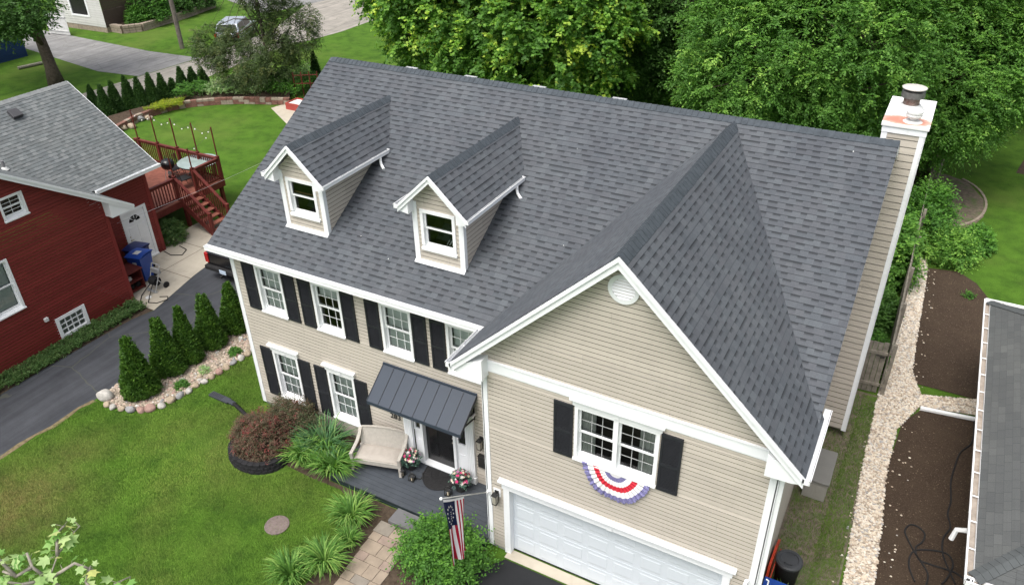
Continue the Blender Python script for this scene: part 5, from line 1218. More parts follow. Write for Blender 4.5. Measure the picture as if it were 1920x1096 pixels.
bush('low_green_plant', 'sparse yellow-green seedling in the gravel between the two round plants', 'plant', -2.78, .25, .2, .16, .12, 50, lf_varieg, ls=.05, T=3, M=3, tl=.1, seed=83, shell=.3)

# ground cover by the red house
RR = np.random.default_rng(90); K = 1500; gx = RR.uniform(-8.15, -7.4, K); gy = RR.uniform(-6, 2.0, K); k_ = (lump(np.stack([gx * 2, gy, gx * 0], 1), 1.3, 4) > -.35) & (gx < -7.42 + np.minimum(0, gy * 0)); gx, gy = gx[k_], gy[k_]; K = len(gx)
V, tn = sprays(np.stack([gx, gy, RR.uniform(.05, .16, K)], 1), np.tile([0, 0, 1.], (K, 1)), 4, 5, .12, .055, RR.uniform(.1, .7, K), seed=91)
tag(mesh_np('ground_cover', V, 4, lf_cover, None, tn), 'low green ground cover growing along the foot of the red wall', 'ground cover', kind='stuff')

# ================================================================== RED NEIGHBOUR HOUSE (local frame: x = scene y, y = -(scene x + 8.3))
rh = thing('neighbor_house', 'dark red clapboard house with light gray shingle roof beside the driveway', 'house', (-8.3, 0, 0), rad(90))
RE, WR, RYR = .694, -2.85, 2.9                          # wing pitch, ridge, eave edge
wz = lambda x: 3.52 + RE * (min(2.9 - x, x + 8.6))
mb = MB(); holes = [(-1.05, -.28, 4.52, 5.28), (-2.45, -1.42, 1.75, 3.5), (-.75, .33, .08, .86)]
lap(mb, (0, 0, 0), (1, 0, 0), (0, 0, 1), (0, -1, 0), [(-8, 0), (2.11, 0), (2.11, wz(2.11) - .1), (WR, wz(WR) - .1), (-8, wz(-8) - .1)], .11, .02, holes, profile=True)
mb.build('wall', siding_red, rh)
mb = MB(); lap(mb, (2.11, 0, 0), (0, 1, 0), (0, 0, 1), (1, 0, 0), [(0, 0), (2.0, 0), (2.0, 3.55), (0, 3.55)], .11, .02, profile=True); mb.box(2.0, 2.13, -.03, 0, 0, 3.9); mb.build('wall', siding_red, rh)
mb = MB(); lap(mb, (0, 2.0, 0), (1, 0, 0), (0, 0, 1), (0, -1, 0), [(2.11, 0), (5.25, 0), (5.25, 3.7), (2.11, 3.7)], .11, .02, [(3.82, 4.88, .06, 2.16), (2.75, 3.3, 2.55, 3.35)], profile=True)
lap(mb, (5.25, 0, 0), (0, 1, 0), (0, 0, 1), (1, 0, 0), [(2.0, 0), (9.2, 0), (9.2, 3.7), (5.6, 6.05), (2.0, 3.7)], .11, .02, profile=True); mb.box(5.12, 5.27, 1.97, 2.0, 0, 3.7)
mb.build('wall', siding_red, rh)
mb = MB(); RS = (6.2 - 3.6) / 4.0; L = math.hypot(4.0, 2.6)
lap(mb, (0, 1.6, 3.6), (1, 0, 0), (0, 4.0, 2.6), (0, -RS, 1), [(-7, 0), (5.65, 0), (5.65, L), (-7, L)], .146, .008, base=.004)
lap(mb, (0, 9.6, 3.6), (1, 0, 0), (0, -4.0, 2.6), (0, RS, 1), [(-7, 0), (5.65, 0), (5.65, L), (-7, L)], .146, .008, base=.004)
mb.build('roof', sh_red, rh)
mb = MB(); Lw = math.hypot(2.9 - WR, wz(WR) - 3.52)
lap(mb, (2.9, 0, 3.52), (0, 1, 0), (WR - 2.9, 0, wz(WR) - 3.52), (RE, 0, 1), [(-.4, 0), (1.75, 0), (8.5, Lw), (-.4, Lw)], .146, .008, base=.006)
lap(mb, (-8.6, 0, 3.52), (0, 1, 0), (WR + 8.6, 0, wz(WR) - 3.52), (-RE, 0, 1), [(-.4, 0), (8, 0), (8.5, Lw), (-.4, Lw)], .146, .008, base=.006)
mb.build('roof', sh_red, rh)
mb = MB(); caps(mb, (5.64, 5.6, 6.215), (-3, 5.6, 6.215), .15, RS, sidev=(0, 1, 0)); mb.build('ridge_cap', simple('light_ridge_cap', (.19, .2, .2), .9, .15, var=.2, scale=5), rh)
mb = MB()
mb.prism([(2.9, -.42, 3.53), (WR, -.42, wz(WR) + .01), (WR, -.42, wz(WR) - .19), (2.9, -.42, 3.33)], (0, .03, 0)); mb.prism([(2.9, -.45, 3.535), (WR, -.45, wz(WR) + .015), (WR, -.45, wz(WR) - .07), (2.9, -.45, 3.45)], (0, .025, 0))
mb.prism([(2.88, -.385, 3.49), (2.05, -.385, 4.0), (2.05, -.385, 3.38), (2.88, -.385, 3.36)], (0, .38, 0))
mb.prism([(2.9, -.38, 3.5), (WR, -.38, wz(WR) - .02), (WR, -.38, wz(WR) - .08), (2.9, -.38, 3.42)], (0, 2.0, 0))
mb.box(5.64, 5.67, 1.62, 1.66, 3.44, 3.6); mb.prism([(5.65, 1.6, 3.6), (5.65, 5.6, 6.2), (5.65, 5.6, 6.03), (5.65, 1.6, 3.43)], (.025, 0, 0))
mb.box(2.95, 5.62, 1.64, 2.0, 3.42, 3.46)
mb.build('fascia', white, rh)
mb = MB(); trough(mb, (2.92, 1.6, 3.61), (5.68, 1.6, 3.61), (0, -1, 0), w=.12, h=.12); mb.build('gutter', white2, rh)
for (a, b, c_, d_), kd, cl in (((-1.05, -.28, 4.52, 5.28), 'dark', 2), ((-2.45, -1.42, 1.75, 3.5), 'blind', 0), ((2.75, 3.3, 2.55, 3.35), 'dark', 0)):
    window(rh, a, b, c_, d_, 0 if a < 2 else 2.0, kd, cols_=cl)
mb = MB(); a, b, c_, d_ = -.75, .33, .08, .86
mb.box(a, a + .12, -.04, .1, c_, d_); mb.box(b - .12, b, -.04, .1, c_, d_); mb.box(a + .12, b - .12, -.04, .1, d_ - .11, d_); mb.box(a + .12, b - .12, -.04, .1, c_, c_ + .11)
for k in range(1, 4): x = a + .12 + (b - a - .24) * k / 4; mb.box(x - .014, x + .014, -.005, .02, c_ + .11, d_ - .11)
for k in range(1, 3): z = c_ + .11 + (d_ - c_ - .22) * k / 3; mb.box(a + .12, b - .12, -.006, .019, z - .014, z + .014)
bw = mb.build('basement_window', white2, rh)
mb = MB(); mb.quad([(a + .1, .04, c_ + .1), (b - .1, .04, c_ + .1), (b - .1, .04, d_ - .1), (a + .1, .04, d_ - .1)]); mb.build('pane', glass, bw)
mb = MB(); mb.quad([(a + .1, .16, c_ + .1), (b - .1, .16, c_ + .1), (b - .1, .16, d_ - .1), (a + .1, .16, d_ - .1)]); mb.build('window_shade', simple('pale_shade', (.4, .42, .4), .8), bw)
mb = MB(); mb.obox((-1.0, -.05, 1.03), (.13, 0, 0), (0, .1, 0), (0, 0, .13)); mb.build('dryer_vent', white_dull, rh, bevel=.015)
# side door with a fan light
mb = MB(); a, b = 3.89, 4.81
mb.box(a, b, 2.03, 2.07, .1, 2.1)
for x0, x1 in ((a + .12, a + .41), (b - .41, b - .12)):
    for z0, z1 in ((.28, .9), (1.0, 1.5)): mb.prism([(x0, 2.03, z0), (x1, 2.03, z0), (x1, 2.03, z1), (x0, 2.03, z1)], (0, -.012, 0))
dd = mb.build('side_door', white2, rh)
mb = MB(); mb.box(3.78, 3.89, 1.97, 2.06, .05, 2.2); mb.box(4.81, 4.92, 1.97, 2.06, .05, 2.2); mb.box(3.89, 4.81, 1.97, 2.06, 2.1, 2.2); mb.box(3.8, 4.9, 1.9, 2.06, .03, .1); mb.build('door_frame', white2, dd)
mb = MB(); cx_, cz0 = 4.35, 1.68
for k in range(4):
    a0, a1 = PI * (k + .09) / 4, PI * (k + .91) / 4
    P = [(cx_ + r * math.cos(t), 2.022, cz0 + r * 1.0 * math.sin(t)) for r, t in ((.06, a0), (.06, a1), (.24, a1), (.25, (a0 + a1) / 2), (.24, a0))]; mb.prism(P, (0, .01, 0))
mb.build('fan_light', black_gloss, dd)
mb = MB(); mb.blob((3.98, 2.0, 1.02), .03); mb.blob((3.98, 2.01, 1.16), .025); mb.bar((3.98, 2.0, 1.02), (4.08, 1.99, 1.02), .02, .02); mb.build('door_handle', brass, dd, smooth=True)
# vents on the roof
yl = lambda z: 1.6 + (z - 3.6) / RS
mb = MB(); z = 5.78; y_ = yl(z); mb.obox((3.0, y_ - .03, z + .1), (.36, 0, 0), (0, .3, .2), (0, -.06, .1)); mb.build('roof_vent', simple('dark_vent', (.06, .06, .065), .6, .3), rh, bevel=.01)
mb = MB(); z = 4.75; y_ = yl(z); mb.tube([(1.2, y_, z - .1), (1.2, y_, z + .3)], .05, 10); mb.lathe((1.2, y_, z - .02), [(.14, 0), (.07, .1)], 10, 1); mb.build('plumbing_vent', [simple('pvc_vent', (.2, .2, .21), .6), white_dull], rh)

# ------------------------------------------------------------------ deck with stairs
dk = thing('wood_deck', 'red stained wooden deck with railings and stairs behind the red house', 'deck', (-13.4, 7.2, 0))
DX0, DX1, DY0, DY1, DZ = -16.2, -10.9, 5.3, 9.35, 1.3
mb = MB(); n = 28
for k in range(n):
    x0 = DX0 + (DX1 - DX0) * k / n; mb.box(x0 + .003, x0 + (DX1 - DX0) / n - .003, DY0, DY1, DZ - .035, DZ)
mb.build('deck_floor', deck_floor, dk)
mb = MB()
for a in ((DX1 - .04, DX1, DY0, DY1), (DX0, DX1 - .04, DY1 - .04, DY1), (DX0, DX1 - .04, DY0, DY0 + .04)): mb.box(*a, DZ - .30, DZ - .036)
for x in (-15.5, -13.4, -11.05):
    for y in (DY0 + .3, 7.2, DY1 - .15): mb.box(x - .07, x + .07, y - .07, y + .07, 0, DZ - .301)
mb.build('deck_frame', deck_red, dk)
def railing(p, q, posts=True, n=None, zb=None, name='railing'):
    p, q = Vector(p), Vector(q); mb = MB(); d = q - p; L = Vector((d.x, d.y, 0)).length; up = Vector((0, 0, 1)); hd = Vector((d.x, d.y, 0)).normalized(); sd_ = Vector((-hd.y, hd.x, 0))
    mb.obox((p + q) / 2 + up * .98, d, sd_ * .13, up * .035); mb.obox((p + q) / 2 + up * .90, d, sd_ * .04, up * .09); mb.obox((p + q) / 2 + up * .10, d, sd_ * .04, up * .09)
    m_ = int(L / .125)
    for k in range(1, m_): c_ = p + d * k / m_; mb.obox(c_ + up * .49, hd * .035, sd_ * .035, up * .74)
    return mb.build(name, deck_red, dk)
zt = DZ
railing((DX0, DY1 - .06, zt), (DX1 - .06, DY1 - .06, zt)); railing((DX1 - .06, DY1 - .06, zt), (DX1 - .06, 7.9, zt)); railing((DX1 - .06, 6.95, zt), (DX1 - .06, DY0 + .05, zt))
def post(x, y, z0, h, w=.1, name='railing_post', cap=True):
    mb = MB(); mb.box(x - w / 2, x + w / 2, y - w / 2, y + w / 2, z0, z0 + h)
    if cap: mb.box(x - w * .62, x + w * .62, y - w * .62, y + w * .62, z0 + h, z0 + h + .025)
    return mb.build(name, deck_red, dk)
px5 = [-15.9, -14.65, -13.4, -12.15, DX1 - .06]
for x in px5: post(x, DY1 - .06, DZ, 1.04, .11)
for y in (7.9, 6.95): post(DX1 - .06, y, DZ, 1.04, .11)
# stairs toward +x
SX1 = -9.35; ns = 7
mb = MB()
for k in range(1, ns):
    x0 = DX1 + (SX1 - DX1) * (k - 1) / (ns - 1); z = DZ - DZ * k / ns; mb.box(x0, x0 + .29, 6.98, 7.87, z - .04, z)
mb.build('stair_tread', deck_floor, dk)
mb = MB()
for y in (6.95, 7.87): mb.prism([(DX1, y, DZ - .3), (DX1, y, DZ - .02), (SX1 + .1, y, .06), (SX1 + .1, y, 0), (SX1 - .15, y, 0)], (0, .035, 0))
for k in range(1, ns):
    x0 = DX1 + (SX1 - DX1) * (k - 1) / (ns - 1) + .27; z = DZ - DZ * k / ns
mb.build('stringer', deck_red, dk)
for y in (6.95, 7.9):
    railing((DX1, y, DZ), (SX1, y, .0), name='stair_railing'); post(SX1, y, 0, 1.05, .11)
# five light poles along the rail and two by the stairs
tops = []
for x, y, h in [(x_, DY1 - .06, 2.35) for x_ in px5] + [(DX1 - .06, 6.95, 2.3), (DX1 - .06, 7.9, 1.9)]:
    mb = MB(); mb.bar((x, y, DZ + 1.05), (x, y, DZ + h), .04, .04, up=(1, 0, 0)); mb.build('light_pole', deck_red, dk); tops.append(Vector((x, y, DZ + h - .04)))
mb = MB()
def sag(mb, a, b, s_, r=.006, nb=0):
    pts = [a.lerp(b, t) - Vector((0, 0, s_ * 4 * t * (1 - t))) for t in [k / 12 for k in range(13)]]; mb.tube(pts, r, 4)
    for k in range(nb): p = a.lerp(b, (k + .5) / nb) - Vector((0, 0, s_ * 4 * ((k + .5) / nb) * (1 - (k + .5) / nb) + .06)); mb.blob(tuple(p), .032, 1, k, 6, 4, 0)
for a, b in zip(tops[:4], tops[1:5]): sag(mb, a, b, .28, nb=3)
sag(mb, tops[4], tops[6], .2, nb=2)
tag(mb.build('string_light', [black_metal, bulb]), 'string of white bulbs draped between the thin red poles of the deck', 'string lights')
# grill, glass table, chairs
gx, gy = G(322, 338, DZ); gr = thing('kettle_grill', 'black kettle charcoal grill standing on the red deck', 'grill', (gx, gy, DZ))
mb = MB(); mb.lathe((gx, gy, DZ), [(.05, .52), (.18, .55), (.26, .64), (.285, .74), (.29, .76)], 24); mb.build('bowl', black_gloss, gr, smooth=True)
mb = MB(); mb.lathe((gx, gy, DZ), [(.295, .765), (.285, .82), (.22, .92), (.1, .98), (.01, .99)], 24); mb.tube([(gx - .06, gy, DZ + .98), (gx - .05, gy, DZ + 1.03), (gx + .05, gy, DZ + 1.03), (gx + .06, gy, DZ + .98)], .01, 6); mb.build('lid', black_gloss, gr, smooth=True)
mb = MB()
for k in range(3): a = k * 2.1 + .5; mb.tube([(gx + .15 * math.cos(a), gy + .15 * math.sin(a), DZ + .55), (gx + .3 * math.cos(a), gy + .3 * math.sin(a), DZ + .02)], .013, 6)
mb.lathe((gx, gy, DZ), [(.06, .24), (.09, .34), (.05, .42)], 12); mb.build('leg_frame', steel, gr)
for a in (.5, 2.6): mb = MB(); x, y = gx + .3 * math.cos(a), gy + .3 * math.sin(a); mb.tube([(x - .02, y, DZ + .075), (x + .02, y, DZ + .075)], .075, 14); mb.build('wheel', black_rubber, gr)
tx, ty = G(371, 302, DZ + .72); tb = thing('patio_table', 'oval glass patio table in the far corner of the red deck', 'table', (tx, ty, DZ))
mb = MB(); mb.lathe((tx, ty, DZ), [(.01, .70), (.86, .70), (.88, .71), (.86, .72), (.01, .72)], 32); mb.build('glass_top', simple('frosted_green_glass', (.27, .34, .32), .15, .6), tb)
mb = MB()
for k in range(4): a = PI / 4 + k * PI / 2; mb.tube([(tx + .5 * math.cos(a), ty + .5 * math.sin(a), DZ + .69), (tx + .38 * math.cos(a), ty + .38 * math.sin(a), DZ + .35), (tx + .55 * math.cos(a), ty + .55 * math.sin(a), DZ)], .018, 6)
mb.tube([(tx + .87 * math.cos(a), ty + .87 * math.sin(a), DZ + .705) for a in [2 * PI * k / 24 for k in range(25)]], .018, 6); mb.build('table_frame', black_metal, tb)
def dchair(x, y, rz, label):
    t = thing('deck_chair', label, 'chair', (x, y, DZ), rz, 'dark metal chairs on the deck'); mb = MB(); mb.box(-.24, .24, -.24, .24, .40, .43); mb.build('seat', black_metal, t)
    mb = MB()
    for k in range(7): xx = -.22 + k * .073; mb.tube([(xx, .24, .43), (xx, .32, .9)], .009, 5)
    mb.tube([(-.24, .24, .4), (-.24, .33, .92), (.24, .33, .92), (.24, .24, .4)], .014, 6); mb.build('backrest', black_metal, t)
    for sx in (-1, 1):
        mb = MB(); mb.tube([(sx * .24, .26, .65), (sx * .26, -.2, .64), (sx * .25, -.24, 0)], .014, 6); mb.build('armrest', black_metal, t); mb = MB(); mb.tube([(sx * .23, .24, .42), (sx * .24, .3, 0)], .014, 6); mb.build('leg', black_metal, t)
dchair(-12.95, 8.65, rad(80), 'dark chair between the grill and the far deck railing'); dchair(-11.75, 8.0, rad(170), 'dark chair tucked in front of the glass table near the stairs'); dchair(-14.6, 6.3, rad(250), 'dark chair under the eave of the gray roof'); dchair(-11.7, 5.75, rad(200), 'dark chair behind the deck railing above the white side door')
# plant under the deck
bush('leafy_shrub', 'dark green shrub growing under the deck beside the white side door', 'bush', -10.75, 5.95, .6, .55, .85, 260, lf_cover, ls=.07, T=4, M=5, tl=.2, seed=101)
# utility wire
mb = MB(); sag(mb, Vector((-8.2, 2.3, 3.0)), Vector((-7.0, 16.5, 3.6)), .35, .004); tag(mb.build('utility_wire', steel), 'thin pale utility wire running from the red house past the deck stairs', 'wire')

# ------------------------------------------------------------------ bins, cabinet, hose reel
def wheelie(x, y, rz, body, lid, label, h=1.05):
    t = thing('wheeled_bin', label, 'bin', (x, y, 0), rz, None); mb = MB()
    b0, b1 = (-.22, .22, -.26, .22), (-.29, .29, -.36, .32); P = [(b0[0], b0[2], .06), (b0[1], b0[2], .06), (b0[1], b0[3], .06), (b0[0], b0[3], .06)]; Q = [(b1[0], b1[2], h), (b1[1], b1[2], h), (b1[1], b1[3], h), (b1[0], b1[3], h)]
    mb.quad(P[::-1]); mb.quad(Q)
    for k in range(4): j = (k + 1) % 4; mb.quad([P[k], P[j], Q[j], Q[k]])
    mb.box(-.31, .31, -.38, .34, h - .05, h - .002); mb.build('bin_body', body, t, bevel=.015)
    mb = MB(); nn = 5
    for k in range(nn):
        y0, y1 = -.40 + .76 * k / nn, -.40 + .76 * (k + 1) / nn; f = lambda yy: h + .03 + .05 * (1 - ((yy + .02) / .38) ** 2)
        mb.prism([(-.33, y0, f(y0)), (.33, y0, f(y0)), (.33, y1, f(y1)), (-.33, y1, f(y1))], (0, 0, -.03))
    mb.box(-.12, .10, -.18, .08, h + .078, h + .084, 1) if lid is blue_bin else None
    mb.build('bin_lid', [lid, white_dull], t)
    for sx in (-1, 1): mb = MB(); mb.tube([(sx * .25 - .02, .28, .1), (sx * .25 + .02, .28, .1)], .1, 14); mb.build('wheel', black_rubber, t)
    mb = MB(); mb.tube([(-.2, .36, h - .04), (.2, .36, h - .04)], .016, 6); mb.build('handle', body, t)
    if lid is blue_bin:
        mb = MB(); mb.box(-.08, .08, -.345, -.335, .72, .86); mb.build('bin_marking', white_dull, t)
    return t
wheelie(-9.75, 3.72, rad(12), navy_bin, navy_bin, 'navy blue wheeled bin nearest the white side door', 1.0); wheelie(-9.15, 3.35, rad(14), blue_bin, blue_bin, 'bright blue recycling bin with a white label on its lid')
cb = thing('wood_cabinet', 'open reddish wooden cabinet against the red wall beside the blue bin', 'cabinet', (-8.95, 2.55, 0))
mb = MB()
for a in ((-9.3, -8.62, 2.2, 2.24), (-9.3, -8.62, 2.88, 2.92)): mb.box(*a, 0, .8)
mb.box(-9.34, -8.58, 2.16, 2.96, .8, .84); mb.box(-9.3, -8.62, 2.24, 2.88, .40, .43); mb.box(-9.3, -8.62, 2.24, 2.88, .06, .09); mb.box(-9.3, -9.27, 2.24, 2.88, .1, .8); mb.build('cabinet_frame', deck_red, cb)
mb = MB(); mb.blob((-8.85, 2.5, .5), .1, 0, 3); mb.blob((-8.85, 2.5, .2), .12, 1, 4); mb.blob((-8.8, 2.75, .18), .1, 1, 6); mb.build('stored_pot', [white_dull, black_rubber], cb)
hr = thing('hose_reel', 'gray metal hose reel cart standing on the patio', 'hose reel', (-8.15, 3.0, 0)); hx, hy = -8.15, 3.0
mb = MB()
for s_ in (-.2, .2):
    mb.tube([(hx + s_, hy - .25, .02), (hx + s_, hy, .45), (hx + s_, hy + .22, .95)], .018, 6); mb.tube([(hx + s_, hy, .45), (hx + s_, hy + .25, .03)], .018, 6)
mb.tube([(hx - .2, hy + .22, .95), (hx + .2, hy + .22, .95)], .02, 6); mb.box(hx - .2, hx + .2, hy + .1, hy + .2, .62, .8); mb.box(hx - .24, hx + .24, hy - .26, hy - .14, .02, .05); mb.build('reel_frame', steel, hr)
mb = MB(); mb.tube([(hx - .17, hy, .36), (hx + .17, hy, .36)], .09, 14)
for k in range(7): xk = hx - .14 + k * .046; mb.tube([(xk, hy + .15 * math.cos(a), .36 + .15 * math.sin(a)) for a in [2 * PI * j / 16 for j in range(17)]], .02, 6, caps=False)
mb.build('hose_drum', black_rubber, hr)
for s_ in (-.24, .24): mb = MB(); mb.tube([(hx + s_ - .02, hy + .25, .12), (hx + s_ + .02, hy + .25, .12)], .12, 14); mb.build('wheel', black_rubber, hr)
mb = MB(); mb.tube([(hx, hy - .1, .3), (hx + .2, hy - .5, .03), (hx + .5, hy - .8, .025), (hx + .8, hy - .7, .025), (hx + .95, hy - .35, .025), (hx + .8, hy - .2, .025), (hx + .55, hy - .35, .025)], .018, 6); mb.tube([(hx - .1, hy - .1, .3), (hx - .1, hy - .6, .03), (hx + .35, hy - 1.05, .025), (hx + .05, hy - 1.2, .025), (hx - .4, hy - .9, .025)], .018, 6)
tag(mb.build('garden_hose', black_rubber), 'black garden hose trailing from the hose reel across the patio', 'hose')
mb = MB(); mb.tube([(-10.2, 5.1, .03), (-9.7, 5.0, .03), (-9.3, 5.2, .03), (-9.5, 5.6, .03), (-10.0, 5.7, .03)], .018, 6); tag(mb.build('garden_hose', black_rubber), 'short dark hose lying on the patio near the foot of the white side door', 'hose')
mb = MB(); mb.lathe((-7.95, 2.45, .012), [(.11, 0), (.1, .02), (.02, .025)], 16); tag(mb.build('drain_cover', white_dull), 'small white round cover on the patio in front of the hose reel', 'drain cover')

# ------------------------------------------------------------------ vehicles
def vehicle(name, label, cat, x, y, rz, L, W, H, paint, pickup=False, light=None):
    t = thing(name, label, cat, (x, y, 0), rz); t['origin'] = [0, 0, 0]; gc = .28; hb = .95 if H > 1.6 else .82
    if pickup: prof = [(-L / 2, gc + .15), (-L / 2 + .02, hb + .1), (-L * .12, hb + .1), (-L * .1, H - .03), (-L * .06, H), (L * .1, H), (L * .22, hb + .12), (L * .44, hb), (L / 2 - .03, hb - .18), (L / 2, gc + .1)]
    else: prof = [(-L / 2, gc + .12), (-L / 2 + .03, hb), (-L * .46, hb + .08), (-L * .40, H - .08), (-L * .33, H), (L * .08, H), (L * .22, hb + .1), (L * .43, hb - .03), (L / 2 - .04, hb - .2), (L / 2, gc + .1)]
    prof += [(L * .42, gc), (-L * .42, gc)]
    def inset(z): return .0 if z < hb + .05 else .16 * (z - hb) / (H - hb)
    n = len(prof); mb = MB(); base = len(mb.v)
    for s_ in (-1, 1):
        for (yy, zz) in prof: mb.v.append((s_ * (W / 2 - inset(zz) - (.05 if zz < gc + .16 else 0)), yy, zz))
    mb.f.append(tuple(range(n))); mb.f.append(tuple(range(2 * n - 1, n - 1, -1))); mb.m += [0, 0]; mb.uv += [[(0, 0)] * n] * 2
    for k in range(n): j = (k + 1) % n; mb.f.append((k, n + k, n + j, j)); mb.m.append(0); mb.uv.append([(0, 0)] * 4)
    mb.build('body', paint, t, bevel=.05)
    gm = MATS.get('car_glass') or simple('car_glass', (.01, .012, .015), .08, .6)
    def pane(P): m2 = MB(); m2.prism(P, (0, 0, .004) if abs(P[0][0] - P[1][0]) > .5 else ((.006 if P[0][0] > 0 else -.006), 0, 0)); m2.build('window', gm, t)
    yb, yt = (-L * .1, -L * .06) if pickup else (-L * .46, -L * .40); zb, zt2 = hb + .14, H - .09
    wi = W / 2 - inset(zt2) - .1; wo = W / 2 - .12
    f = lambda z, seg: seg[0][0] + (seg[1][0] - seg[0][0]) * (z - seg[0][1]) / (seg[1][1] - seg[0][1])
    ws = ((L * .22, hb + .12), (L * (.1 if pickup else .08), H)); rs = (((-L * .12, hb + .1), (-L * .1, H - .03)) if pickup else ((-L * .46, hb + .08), (-L * .40, H - .08)))
    for seg, off in ((ws, .012), (rs, -.012)):
        P = [(-wo, f(zb, seg) + off, zb), (wo, f(zb, seg) + off, zb), (wi, f(zt2, seg) + off, zt2), (-wi, f(zt2, seg) + off, zt2)]; m2 = MB(); m2.prism(P, (0, off * .8, .003)); m2.build('windshield' if off > 0 else 'rear_window', gm, t)
    ya = rs[0][0] + .22; yc = ws[0][0] - .25; ym_ = (ya + yc) / 2
    for s_ in (-1, 1):
        for (y0, y1) in ((ya, ym_ - .04), (ym_ + .04, yc)):
            t0 = W / 2 - inset(zb) + .004; t1 = W / 2 - inset(zt2) + .004; ye0 = max(y0, f(zt2, rs) + .12); ye1 = min(y1, f(zt2, ws) - .1)
            if ye1 <= ye0: continue
            m2 = MB(); m2.prism([(s_ * t0, y0, zb), (s_ * t0, y1, zb), (s_ * t1, ye1, zt2), (s_ * t1, ye0, zt2)], (s_ * .006, 0, 0)); m2.build('window', gm, t)
    for s_ in (-1, 1):
        for yy in (-L * .31, L * .32):
            m2 = MB(); m2.tube([(s_ * (W / 2 - .2), yy, .34), (s_ * (W / 2 + .01), yy, .34)], .34, 20); wl = m2.build('wheel', black_rubber, t); m2 = MB(); m2.tube([(s_ * (W / 2), yy, .34), (s_ * (W / 2 + .02), yy, .34)], .2, 14); m2.build('rim', steel, wl)
        m2 = MB(); m2.box(*sorted((s_ * (W / 2 - .17), s_ * (W / 2 - .0))), -L / 2 - .015, -L / 2 + .12, hb - .3, hb + .08); m2.build('tail_light', MATS.get('tail_red') or simple('tail_red', (.4, .01, .01), .2, .5), t)
        m2 = MB(); m2.box(*sorted((s_ * (W / 2 - .35), s_ * (W / 2 - .05))), L / 2 - .1, L / 2 + .01, hb - .28, hb - .14); m2.build('headlight', lampglass, t)
    m2 = MB(); m2.box(-W / 2 + .02, W / 2 - .02, -L / 2 - .14, -L / 2 + .1, gc + .12, gc + .3); bm = m2.build('rear_bumper', paint if pickup is None else black_rubber, t, bevel=.04)
    m2 = MB(); m2.box(-.16, .16, -L / 2 - .15, -L / 2 - .138, gc + .13, gc + .29); m2.build('license_plate', simple('plate_blue_white', (.5, .6, .72), .4) if 'plate_blue_white' not in MATS else MATS['plate_blue_white'], bm)
    m2 = MB(); m2.box(-W / 2 + .05, W / 2 - .05, L / 2 - .08, L / 2 + .08, gc + .1, gc + .32); m2.build('front_bumper', paint, t, bevel=.04)
    return t
car_black = simple('black_car_paint', (.008, .008, .009), .18, .6, var=.05); car_silver = simple('silver_car_paint', (.42, .46, .52), .25, .6, .5, var=.03)
vt = vehicle('pickup_truck', 'rear of a black pickup truck parked on the dark driveway behind the house corner', 'truck', -6.15, 7.15, 0, 5.2, 1.9, 1.75, car_black, True)
m2 = MB(); m2.lathe((.05, -2.15, 1.0), [(.3, .0), (.36, .12), (.3, .25), (.02, .27)], 20, sx=1.5); m2.build('load_cover', white_dull, vt, smooth=True)
m2 = MB(); m2.bar((-.05, -2.85, .32), (-.05, -2.6, .32), .08, .08); m2.build('tow_hitch', black_metal, vt)
vehicle('parked_car', 'silver car parked on the street behind the tall thin juniper', 'car', -32.3, 31.2, rad(28), 4.6, 1.8, 1.5, car_silver)

# ================================================================== BACK LEFT: hedge row, wall, beds, far street side
FA = [((178, 208), 1.5), ((203, 224), 1.95), ((222, 214), 1.9), ((248, 210), 2.1), ((270, 209), 2.0), ((292, 205), 2.1), ((312, 197), 1.85), ((330, 190), 1.35), ((347, 180), 1.75), ((367, 174), 1.55), ((384, 166), 1.3)]
ordn = ['leftmost', 'second', 'third', 'fourth', 'fifth', 'sixth', 'seventh', 'eighth', 'ninth', 'tenth', 'eleventh']
fproto = None
for i, ((u, v), h) in enumerate(FA):
    x, y = G(u, v); x -= .3; y += .25
    lab = ('%s evergreen cone%s in the row beyond the deck along the street' % (ordn[i], '' if i == 0 else ' from the left')) if i < 10 else 'last and shortest evergreen cone at the right end of the row along the street'
    if fproto is None: fproto = arborvitae(lab, x, y, 2.0, .5, 61, lf_arb2, 1500, 'evergreen cones along the street', .09); fproto.scale = (h / 2,) * 3
    else: o = dup(fproto, (x, y, 0), i * 1.3, (.95, .95, h / 2), lab, 'evergreen cones along the street')
x, y = G(594, 150); arborvitae('small dark evergreen cone beside the main roof edge, near the rear lawn', x, y, 1.9, .35, 62, lf_arb2, 900, 'evergreen cones along the street', .09)
WL = [G(*p) for p in ((205, 262), (225, 246), (258, 228), (290, 216), (325, 206), (360, 200), (405, 196), (450, 194), (500, 195), (545, 196))]
mb = MB(); R = random.Random(3)
seg = []
for (xa, ya), (xb, yb) in zip(WL, WL[1:]):
    L = math.hypot(xb - xa, yb - ya); n = max(1, int(L / .3))
    for k in range(n): seg.append(((xa + (xb - xa) * k / n, ya + (yb - ya) * k / n), (xa + (xb - xa) * (k + .95) / n, ya + (yb - ya) * (k + .95) / n)))
for row in range(3):
    for k, (a, b) in enumerate(seg): mb.bar((a[0], a[1], .07 + row * .13), (b[0], b[1], .07 + row * .13), .22 + R.uniform(0, .04), .12, R.choice([0, 0, 1]))
tag(mb.build('retaining_wall', [block_red, block_tan]), 'low curved red block retaining wall at the far edge of the back lawn', 'garden wall')
sheet('raised_bed_soil', WL + [G(545, 150), G(430, 150), G(380, 170), G(300, 200), G(180, 235)], .3, soil)
